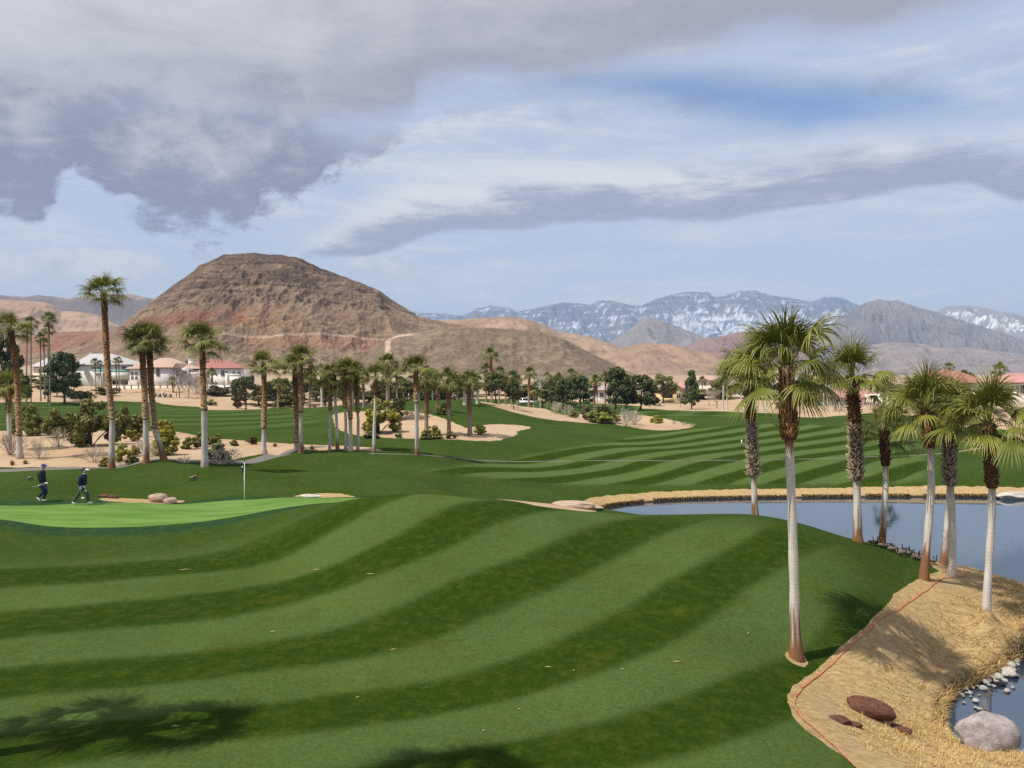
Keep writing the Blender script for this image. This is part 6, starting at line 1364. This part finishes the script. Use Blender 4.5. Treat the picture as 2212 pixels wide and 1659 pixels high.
def club(root, a, b, head_at_b=True, label='', loc=None, headc=(0.75, 0.75, 0.75)):
    """a thing in the hand: shaft from a to b in the person's frame"""
    M = Matrix.Translation(root.location) @ Matrix.Rotation(root.rotation_euler.z, 4, 'Z') @ Matrix.Scale(root.scale[0], 4)
    A = M @ Vector(a); B = M @ Vector(b); o = empty('golf_club', A); tag(o, label, 'golf club', 'golf clubs'); d = B - A
    mb = MB(); mb.tube([(0, 0, 0), d], .009, 6); mb.build('shaft', M_STEEL, o, True)
    mb = MB(); mb.tube([(0, 0, 0), d * .25], .015, 6); mb.build('grip', M_BLACK, o, True)
    mb = MB(); e = d.normalized(); mb.box(-.055, .055, -.03, .03, -.025, .04); mb.build('head', M_SHOE, o, loc=d + e * .02)
M_J1 = flat('charcoal_jacket', (0.020, 0.022, 0.030), None, 6); M_T1 = flat('blue_jeans', (0.018, 0.030, 0.075), None, 8); M_J2 = flat('navy_jacket', (0.012, 0.014, 0.050), None, 6); M_T2 = flat('dark_grey_trousers', (0.055, 0.068, 0.068), None, 6); M_CAP = flat('blue_cap', (0.05, 0.06, 0.25)); M_VIS = flat('white_visor', (0.72, 0.72, 0.66)); M_RED = flat('red_shirt', (0.45, 0.02, 0.02))
def ground_at(u, v, ymin=0): x, y = gp(u, v, ymin); return (x, y, Hs(x, y))
g1 = ground_at(92, 1084.5, 33)
p1 = person(g1, 0.0, dict(hip=(0, 0, .90), chest=(-.05, 0, 1.24), sh=(-.045, 0, 1.44), neck=(.0, 0, 1.57), head=(.055, 0, 1.70), elR=(.05, -.24, 1.17), wrR=(.10, -.20, .93), elL=(-.06, .25, 1.16), wrL=(.02, .24, .91),
   knL=(.13, .09, .50), anL=(-.02, .09, .10), toL=(.12, .09, .035), knR=(.12, -.09, .50), anR=(-.17, -.09, .24), toR=(-.08, -.09, .055)), M_J1, M_T1, M_SHOE, ('cap', M_CAP), 'golfer in charcoal jacket, jeans and blue cap walking beside the green, club held level', M_SKIN)
club(p1, (-.62, -.215, .66), (.30, -.215, .92), True, 'putter held level by the golfer in jeans')
g2 = ground_at(179, 1089.5, 33)
p2 = person(g2, 0.0, dict(hip=(0, 0, .86), chest=(.01, 0, 1.18), sh=(.03, 0, 1.36), neck=(.055, 0, 1.47), head=(.085, 0, 1.59), elR=(-.03, -.24, 1.08), wrR=(.0, -.22, .84), elL=(-.12, .24, 1.07), wrL=(-.17, .23, .84),
   knL=(.17, .09, .46), anL=(.24, .09, .09), toL=(.40, .09, .03), knR=(-.16, -.09, .46), anR=(-.42, -.09, .12), toR=(-.29, -.09, .03)), M_J2, M_T2, M_SHOE, ('visor', M_VIS), 'golfer in navy jacket and white visor striding across the green', M_GLOVE)
club(p2, (-.18, -.245, 1.16), (.14, -.245, .34), True, 'club carried upright by the golfer in the white visor')
STAND = dict(hip=(0, 0, .92), chest=(.0, 0, 1.25), sh=(0, 0, 1.44), neck=(.01, 0, 1.55), head=(.03, 0, 1.68), elR=(.03, -.25, 1.16), wrR=(.14, -.20, .98), elL=(.03, .25, 1.16), wrL=(.14, .20, .98), knL=(.04, .10, .50), anL=(.0, .10, .09), toL=(.15, .11, .03), knR=(.03, -.10, .50), anR=(-.03, -.10, .09), toR=(.12, -.11, .03))
def far_person(u, v, Y, yaw, jk, tr, label):
    X0, Y0, _ = P(u, v, Y); person((X0, Y0, Hs(X0, Y0)), yaw, STAND, jk, tr, M_BLACK, ('hair',), label, M_SKIN, 1.0, False)
far_person(381, 873, 236, 0.3, M_RED, M_T1, 'distant golfer in a red shirt standing by the golf carts'); far_person(680, 890, 165, 2.6, M_J1, M_T1, 'distant dark-clothed golfer on the left fairway'); far_person(259, 850, 244, 1.2, M_J2, M_T2, 'distant dark-clothed person on the sandy bank under the twin palms')

# ------------------------------------------------------------------ flag, ball, stake, box
M_POLE = flat('white_pole_paint', (0.75, 0.75, 0.72), None, 4, 0.35, 0.4); M_FLAG = flat('dark_flag_cloth', (0.014, 0.018, 0.030), (0.03, 0.045, 0.05), 20)
x, y, z = ground_at(528, 1096.5, 33); root = empty('flagstick', (x, y, z)); tag(root, 'white flagstick with limp dark flag on the putting green', 'flagstick')
mb = MB(); mb.tube([(0, 0, -.1), (0, 0, 2.2)], .019, 10); mb.build('pole', M_POLE, root, True); mb = MB(); mb.tube([(0, 0, 2.2), (0, 0, 2.26)], [.03, .015], 8); mb.build('finial', M_BLACK, root)
vs = []; n = 9
for i in range(n + 1):
    for j in range(5):
        f = i / n; k = j / 4; w = .22 * (1 - .25 * f) * sm(np.array(f), -.05, .25); vs.append((-.02 - k * w * (.5 + .5 * f) * .8 + .02, -.05 * sin(k * 7 + f * 4) * k, 2.19 - .50 * f - .07 * k))
mb = MB(); mb.add(vs, [(i * 5 + j, i * 5 + j + 1, i * 5 + j + 6, i * 5 + j + 5) for i in range(n) for j in range(4)]); fl = mb.build('flag', M_FLAG, root, True); fl.modifiers.new('Solid', 'SOLIDIFY').thickness = .004
mb = MB(); mb.box(-.10, -.05, -.062, -.058, 1.92, 2.0); mb.build('flag_emblem', M_POLE, fl)
x, y, z = ground_at(437, 1092, 33); mb = MB(); mb.ball((0, 0, .022), .0225, 12, 8); tag(mb.build('golf_ball', M_POLE, None, True, loc=(x, y, z)), 'white golf ball lying on the green left of the flag', 'golf ball')
x, y, z = ground_at(1602, 969, 70); root = empty('marker_stake', (x, y, z)); tag(root, 'white and black marker stake on the striped far fairway', 'stake')
mb = MB(); mb.tube([(0, 0, -.1), (0, 0, .38)], .05, 8); mb.build('lower_band', M_BLACK, root); mb = MB(); mb.tube([(0, 0, .381), (0, 0, .92)], .05, 8); mb.build('upper_band', M_POLE, root)
x, y, _ = P(261, 968, 58.5); root = empty('utility_box', (x, y, Hs(x, y))); tag(root, 'small grey utility box on posts right of the tallest left palm', 'utility box')
mb = MB(); mb.box(-.22, .22, -.12, .12, .15, .62); mb.build('cabinet', M_METAL, root); mb = MB(); mb.box(-.26, .26, -.16, .16, .623, .67); mb.build('lid', M_METAL, root)
for sx in (-1, 1): mb = MB(); mb.box(-.03, .03, -.03, .03, -.1, .149); mb.build('post', M_METAL, root, loc=(sx * .16, 0, 0))

# ------------------------------------------------------------------ rocks
def rock_mat(name, a, b, c2, sc=3.0):
    m, g = newmat(name); p = g.obj(); n = g.noise(p, sc, 6, 0.68); n2 = g.noise(p, sc * 6, 4, 0.7)
    c = g.mix(g.sstep(n, 0.35, 0.65), a, b); c = g.mix(g.sstep(n2, 0.58, 0.66, 0, 0.7), c, c2)
    g.surf(c, 0.9, g.bump(g.add(n, g.mul(n2, 0.4)), 0.8, 0.06), 0.2)
    return m
RM = {'pink': rock_mat('pink_granite', (0.27, 0.225, 0.22), (0.40, 0.35, 0.345), (0.52, 0.48, 0.47)), 'red': rock_mat('red_brown_rock', (0.095, 0.040, 0.028), (0.15, 0.065, 0.045), (0.42, 0.30, 0.22)), 'pale': rock_mat('pale_shore_stone', (0.38, 0.36, 0.32), (0.55, 0.52, 0.46), (0.20, 0.19, 0.17)), 'tan': rock_mat('tan_boulder', (0.36, 0.24, 0.18), (0.48, 0.37, 0.29), (0.25, 0.16, 0.12)), 'dark': rock_mat('wet_dark_stone', (0.03, 0.028, 0.026), (0.06, 0.055, 0.05), (0.12, 0.11, 0.10))}
def rock_mesh(seed, mat_, sub=3, rough=0.22, flat_=0.0):
    import bmesh
    bm = bmesh.new(); bmesh.ops.create_icosphere(bm, subdivisions=sub, radius=1.0); r = np.random.RandomState(seed)
    co = np.array([v.co for v in bm.verts]); nrm = r.normal(size=(10, 3)); nrm /= np.linalg.norm(nrm, axis=1, keepdims=True); off = r.uniform(0.60, 0.92, 10)
    for n_, o_ in zip(nrm, off):
        d = co @ n_; k = d > o_; co[k] -= np.outer((d[k] - o_) * 0.94, n_)
    q = co + rough * 0.45 * np.stack([fbm(co[:, 0] * 1.6 + k * 7 + seed, co[:, 1] * 1.6 + co[:, 2] * 1.3, 4, seed + k) for k in range(3)], 1)
    for v, c in zip(bm.verts, q): v.co = c
    me = bpy.data.meshes.new('rock'); bm.to_mesh(me); bm.free(); me.materials.append(mat_)
    for p in me.polygons: p.use_smooth = True
    return me
def rock(name, u, v, w, d, h, mt, label, seed, yaw=0.0, tilt=0.0, sink=0.3, group=None, Y=None, sub=4, z=None, cat='boulder'):
    x, y = gp(u, v) if Y is None else ((u - CU) / FPX * Y, Y)
    o = obj(name, rock_mesh(seed, RM[mt], sub), None, (x, y, (Hs(x, y) if z is None else z) + h * (0.5 - sink))); o.rotation_euler = (0, tilt, yaw); o.scale = (w / 2, d / 2, h / 2)
    return tag(o, label, cat, group)
rock('boulder', 1880, 1546, 1.18, .50, .55, 'red', 'red-brown oblong boulder with pale chips, tilted in the dry grass', 3, -.35, .16, .22)
rock('boulder', 2131, 1640, 1.62, 1.0, 1.25, 'pink', 'big pinkish grey boulder at the water edge, bottom right', 5, .2, 0, .25, Y=17.75)
rock('low_rock', 1814, 1558, .55, .3, .20, 'red', 'low brown rock half buried left of the oblong boulder', 6, -.2, 0, .35, cat='rock'); rock('low_rock', 1846, 1568, .36, .22, .15, 'red', 'small brown rock just below the oblong boulder', 7, -.5, 0, .35, cat='rock'); rock('low_rock', 1944, 1578, .55, .2, .2, 'red', 'dark red broken rock right of the oblong boulder', 8, -.5, .1, .3, cat='rock')
rock('boulder', 341, 1085, 1.05, .8, .62, 'tan', 'larger tan boulder behind the green', 9, .3, 0, .2, Y=40.3); rock('boulder', 370, 1085, .8, .6, .42, 'tan', 'smaller grey-tan boulder beside the larger one behind the green', 10, .1, 0, .25, Y=40.0)
rock('low_rock', 226, 1083, .75, .5, .26, 'red', 'rusty low rock behind the green, left of two', 11, 0, 0, .3, Y=40.2, cat='rock'); rock('low_rock', 244, 1083, .6, .4, .24, 'red', 'rusty low rock behind the green, right of two', 12, .4, 0, .3, Y=40.0, cat='rock'); rock('flat_rock', 671, 1072, 1.2, .7, .25, 'pale', 'flat pale rock in the dry patch at the back of the green', 13, 0, 0, .2, Y=40.8, cat='rock')
rock('flat_rock', 1238, 1106, 3.3, 1.5, .62, 'tan', 'long flat pale slab at the left tip of the pond', 14, .1, 0, .3, Y=47.0, cat='rock'); rock('flat_rock', 1285, 1112, 1.4, .9, .4, 'tan', 'short pale slab beside the long one at the pond tip', 15, .3, 0, .3, Y=47.2, cat='rock')
rock('flat_rock', 2190, 1078, 2.6, 1.4, .9, 'pale', 'pale flat boulder on the far shore at the right edge', 16, .1, 0, .3, Y=56.0, cat='rock')
STONES = [(2190,110,60),(2168,180,56),(2140,225,80),(2085,265,110),(2010,288,70),(2088,340,155),(1990,362,90),(1930,372,60),(1870,405,72),(1962,412,70),(1852,462,74),(1700,470,60),(1735,500,52),(1742,532,28),(1785,572,60),(1780,628,36),(1822,648,60),(1815,517,22),(2062,484,60),(2115,452,36),(1680,585,30),(2012,425,44),(1900,392,44),(2042,392,52),(1662,512,40),(1650,485,36),(1640,505,30),(1760,455,38),(1800,440,40),(2120,300,48),(2060,300,44),(2155,250,50),(2205,60,60),(2180,140,44),(1905,430,36),(1945,440,40),(1700,500,30),(1675,530,28),(2030,340,40),(2205,30,50),(2150,350,40)]
STL = {5: 'largest pale stone of the near cove, long and flat-topped', 18: 'flat pale stone standing alone in the water right of the dark duck', 14: 'rounded pale stone in open water, highest of the three lone ones', 16: 'longish pale stone in the water just above the dark wet stone', 15: 'little pale stone touching the longish one in the water', 3: 'broad pale stone second largest, next above the largest', 0: 'pale stone highest up the cove at the right edge', 19: 'pale stone tip barely out of the water near the right edge', 10: 'pale stone at the lower end of the pile, nearest the duck'}
SM = [rock_mesh(60 + k, RM['pale'], 3) for k in range(6)]
for k, (zx, zy, zw) in enumerate(STONES):
    u = 1673.2 + .24357 * zx; v = 1371.5 + .24357 * (zy + 8); Y = 1661 * 8.95 / (v - CV); w = zw * .24357 / FPX * Y
    o = obj('shore_stone', SM[k % 6], None, ((u - CU) / FPX * Y, Y, 0.02 + .10 * w), rng.uniform(0, 6), (w * .56, w * .46, w * .34)); tag(o, STL.get(k, 'small pale stone in the crowded pile along the near cove shoreline'), 'stone', 'pale stones along the near cove')
o = obj('shore_stone', rock_mesh(90, RM['dark'], 3), None, (*[(2122 - CU) / FPX * 20.5, 20.5], .03), .4, (.13, .09, .07)); tag(o, 'dark wet stone standing alone in the near cove', 'stone')
rock('shore_stone', 2212, 1655, .35, .3, .25, 'pale', 'whitish stone at the bottom right corner', 17, 0, 0, .3, Y=17.6, z=.05, cat='stone')

# ------------------------------------------------------------------ geese
M_GB = flat('goose_body_feathers', (0.11, 0.085, 0.065), (0.19, 0.15, 0.12), 14); M_GN = flat('goose_black_neck', (0.012, 0.012, 0.013)); M_GW = flat('goose_white', (0.62, 0.60, 0.56))
def goose_parts(graze):
    V = []; n = 12; st = [(-.34,.02,.30),(-.27,.07,.29),(-.12,.135,.27),(.05,.15,.265),(.18,.12,.28),(.27,.06,.31)]
    mb = MB(); mb.tube([(a, 0, c) for a, b, c in st], [b for a, b, c in st], n); b1 = mesh_np('body', mb.v, [mb.f], [M_GB])
    mb = MB(); nk = [(.22,0,.31),(.30,0,.42),(.29,0,.56),(.30,0,.66),(.35,0,.70)] if not graze else [(.22,0,.30),(.33,0,.30),(.40,0,.20),(.44,0,.08),(.50,0,.04)]
    mb.tube(nk, [.055,.038,.032,.042,.03], 9); e = Vector(nk[-1]); mb.tube([e, e + Vector((.08, 0, -.01 if not graze else -.04))], [.022, .008], 7); b2 = mesh_np('neck', mb.v, [mb.f], [M_GN])
    mb = MB(); h = Vector(nk[-2]).lerp(Vector(nk[-1]), .3); [mb.ball(h + Vector((-.005, s * .026, -.012)), (.022, .016, .03), 7, 5) for s in (1, -1)]; b3 = mesh_np('cheek_patch', mb.v, [mb.f], [M_GW])
    mb = MB(); mb.ball((-.24, 0, .255), (.09, .06, .045), 8, 6); mb.ball((.24, 0, .27), (.05, .055, .05), 8, 6); b4 = mesh_np('pale_feathers', mb.v, [mb.f], [M_GW])
    mb = MB(); mb.tube([(0, 0, .2), (.01, 0, .02)], .012, 6); mb.box(-.02, .07, -.03, .03, 0, .015); b5 = mesh_np('leg', mb.v, [mb.f], [M_GN])
    return b1, b2, b3, b4, b5
GP = [goose_parts(False), goose_parts(True)]
def goose(x, y, yaw, k, label, group, s=1.0):
    root = empty('goose', (x, y, Hs(x, y)), yaw, s); tag(root, label, 'goose', group); a = GP[k]
    obj('body', a[0], root); obj('neck', a[1], root); obj('cheek_patch', a[2], root); obj('pale_feathers', a[3], root)
    for sy in (-.06, .06): obj('leg', a[4], root, (0, sy, 0))
FL = [(110,150),(150,152),(190,162),(240,182),(300,188),(330,175),(350,185),(370,222),(400,208),(430,230),(385,242),(460,240),(500,280),(530,232),(520,298),(545,272),(590,245),(625,302),(690,350),(720,285),(715,330),(760,352),(785,358),(790,300),(905,402),(960,410),(985,400),(430,206),(560,256),(745,306),(660,284),(310,196),(280,186),(585,276)]
for k, (a, b) in enumerate(FL):
    x, y = gp(1865.2 + .15675 * a, 1152 + .15675 * (b + 16), 24); goose(x, y, rng.choice([2.8, 3.3, 2.4, .2, -.4, 3.8]), 1 if rng.random() < .3 else 0, 'dark goose resting in the flock at the water edge', 'flock of geese by the pond palms', rng.uniform(.42, .56))
for u, v, lab, yaw, k in ((64, 1037, 'single goose grazing left of the two golfers', -.3, 1), (414, 1038, 'left goose of the pair grazing behind the green', -.4, 1), (421, 1035, 'right goose of the pair grazing behind the green', .4, 0)):
    x, y = gp(u, v, 40); goose(x, y, yaw, k, lab, 'geese grazing on the turf', .6)
o = empty('duck', ((2158 - CU) / FPX * 22.3, 22.3, -.12), 2.6, .55); tag(o, 'small dark duck floating by the stones in the near cove', 'duck'); obj('body', mesh_np('body', [tuple(v.co) for v in GP[0][0].vertices], [[list(p.vertices) for p in GP[0][0].polygons]], [M_GN]), o); obj('neck', GP[0][1], o, (0, 0, -.12))

# ------------------------------------------------------------------ fallen fronds and litter on the lawn
M_LIT = flat('dry_litter', (0.42, 0.32, 0.18), (0.62, 0.50, 0.30), 8)
TWL = ['longest pale twig on the lawn, below the flag and green', 'pale twig on the upper lawn midway between flag and mound top', 'pale twig under the left shoulder of the mound', 'pale twig at the middle of the left lawn, on a dark stripe', 'pale twig in the centre of the lawn', 'tiny dry leaf right of the big palm shadow', 'pale twig on the edge of the bottom left palm shadow', 'tiny pale fleck low on the centre lawn', 'tiny dry leaf on the mound left of the tallest near palm', 'pale twig on the right lawn, halfway to the tallest near palm', 'tiny dry leaf left of the right lawn twig', 'tiny pale fleck near the bottom edge shadow', 'tiny dry leaf on the centre right lawn, beside a pale twig', 'thin pale twig on the centre right lawn']
for k, (u, v, l, a) in enumerate([(402,1231,.42,.1),(686,1232,.28,.1),(802,1241,.3,-.3),(592,1366,.2,.1),(851,1404,.17,.1),(773,1508,.1,.8),(379,1571,.16,.1),(1122,1534,.07,.4),(1617,1369,.1,.4),(1463,1431,.2,-.2),(1345,1447,.08,.2),(1045,1580,.07,.6),(1240,1450,.06,.5),(1185,1443,.16,-.3)]):
    x, y = gp(u, v); z = Hs(x, y); mb = MB(); d = Vector((cos(a), sin(a), 0)) * l / 2; mb.tube([-d, Vector((0, 0, .012)), d + Vector((0, 0, .006))], [.007, .012, .004], 5)
    mb.build('fallen_twig', M_LIT, None, True, loc=(x, y, z + .018)); tag(COL.objects[-1], TWL[k], 'twig', 'dry twigs lying on the near lawn')

# ------------------------------------------------------------------ dry grass blades on the bank, reeds at the far shore
def blades(name, px, py, L, w, mt, seed, lean=0.9, tipfrac=True, colr=None):
    r = np.random.RandomState(seed); n = len(px); a = r.uniform(0, 6.28, n); e = np.clip(r.normal(lean, .25, n), .1, 1.5); z = H(px, py)
    d = np.stack([np.cos(a) * np.sin(e), np.sin(a) * np.sin(e), np.cos(e)], 1); L = L * r.uniform(.5, 1.2, n); s = np.stack([-np.sin(a), np.cos(a), 0 * a], 1) * w
    p0 = np.stack([px, py, z - .01], 1); p1 = p0 + d * (L * .55)[:, None]; p2 = p0 + d * L[:, None] - np.array([0, 0, 1]) * (L * .18)[:, None]
    p2[:, 2] = np.maximum(p2[:, 2], z + .006)
    V = np.stack([p0 - s, p0 + s, p1 + s * .7, p1 - s * .7, p2], 1).reshape(-1, 3); i = np.arange(n)[:, None] * 5; t = np.repeat(r.rand(n), 5)
    me = mesh_np(name, V, [i + np.array([[0, 1, 2, 3]]), i + np.array([[3, 2, 4]])], [mt], False, None, {'tip': t})
    return tag(obj(name, me), kind='stuff')
m, g = newmat('dry_blade'); t = g.attr('tip', 'Fac'); n = g.noise(g.pos(), 1.2, 4, .65); c = g.mix(t, (0.35, 0.225, 0.085), (0.66, 0.465, 0.20)); c = g.mix(g.sstep(n, .45, .7, 0, .6), c, (0.52, 0.385, 0.20)); g.surf(c, 0.8, None, 0.15, translucent=0.15); M_BLADE = m
r_ = np.random.RandomState(4); N = 26000; bx = r_.uniform(7.5, 24, N); by = r_.uniform(14.5, 36, N); s1 = sdf(bx, by, DEAD); s2 = sdf(bx, by, POND); dens = fbm(bx / .9, by / .9, 3, 77)
line = dline(bx, by, smooth_poly(REDLINE, 2, False)); k = (s1 < -.9) & (s2 > .03) & (dens + 0.5 * sm(-s1, 1.0, 3.2) - .1 > r_.uniform(-.25, .55, N)) & (line > .10)
bx, by = bx[k], by[k]; m_ = 9; bx = np.repeat(bx, m_) + r_.normal(0, .05, len(bx) * m_); by = np.repeat(by, m_) + r_.normal(0, .05, len(by) * m_)
k = (sdf(bx, by, POND) > .02) & (sdf(bx, by, DEAD) < -.02) & (dline(bx, by, smooth_poly(REDLINE, 2, False)) > .07); bx, by = bx[k], by[k]; near_edge = np.clip(-sdf(bx, by, DEAD), 0, 2) / 2
blades('dry_grass_blades', bx, by, .07 + .15 * near_edge, .0065, M_BLADE, 5, 1.05)
# fringe hanging over the cove
pp = smooth_poly(POND, 0); t_ = r_.uniform(0, 1, 9000); seg = np.array([q for q in POND if q[1] < 26 and q[0] < 18]); ii = r_.randint(0, len(seg) - 1, 9000); q = seg[ii] * (1 - t_)[:, None] + seg[ii + 1] * t_[:, None]; ok = np.hypot(*(seg[ii + 1] - seg[ii]).T) < 1.2
q = q[ok] + r_.normal(0, .07, (ok.sum(), 2)); kk = sdf(q[:, 0], q[:, 1], POND) > .0; blades('cove_grass_fringe', q[kk, 0], q[kk, 1], np.full(kk.sum(), .26), .008, M_BLADE, 8, .95)
m, g = newmat('shore_reeds'); t = g.attr('tip', 'Fac'); g.surf(g.mix(t, (0.02, 0.016, 0.008), (0.20, 0.14, 0.06)), 0.85, None, 0.1); M_REED = m
seg = np.array([q for q in POND if q[1] > 49.5 and q[0] < 45]); ii = r_.randint(0, len(seg) - 1, 9000); t_ = r_.rand(9000); q = seg[ii] * (1 - t_)[:, None] + seg[ii + 1] * t_[:, None]; q = q + np.column_stack([r_.normal(0, .1, 9000), r_.uniform(.0, .30, 9000)])
kk = fbm(q[:, 0] / 2.2, q[:, 1] * 0, 3, 12) > -.25; q = q[kk]; blades('shore_reeds', q[:, 0], q[:, 1], np.full(len(q), .17), .02, M_REED, 9, .5)
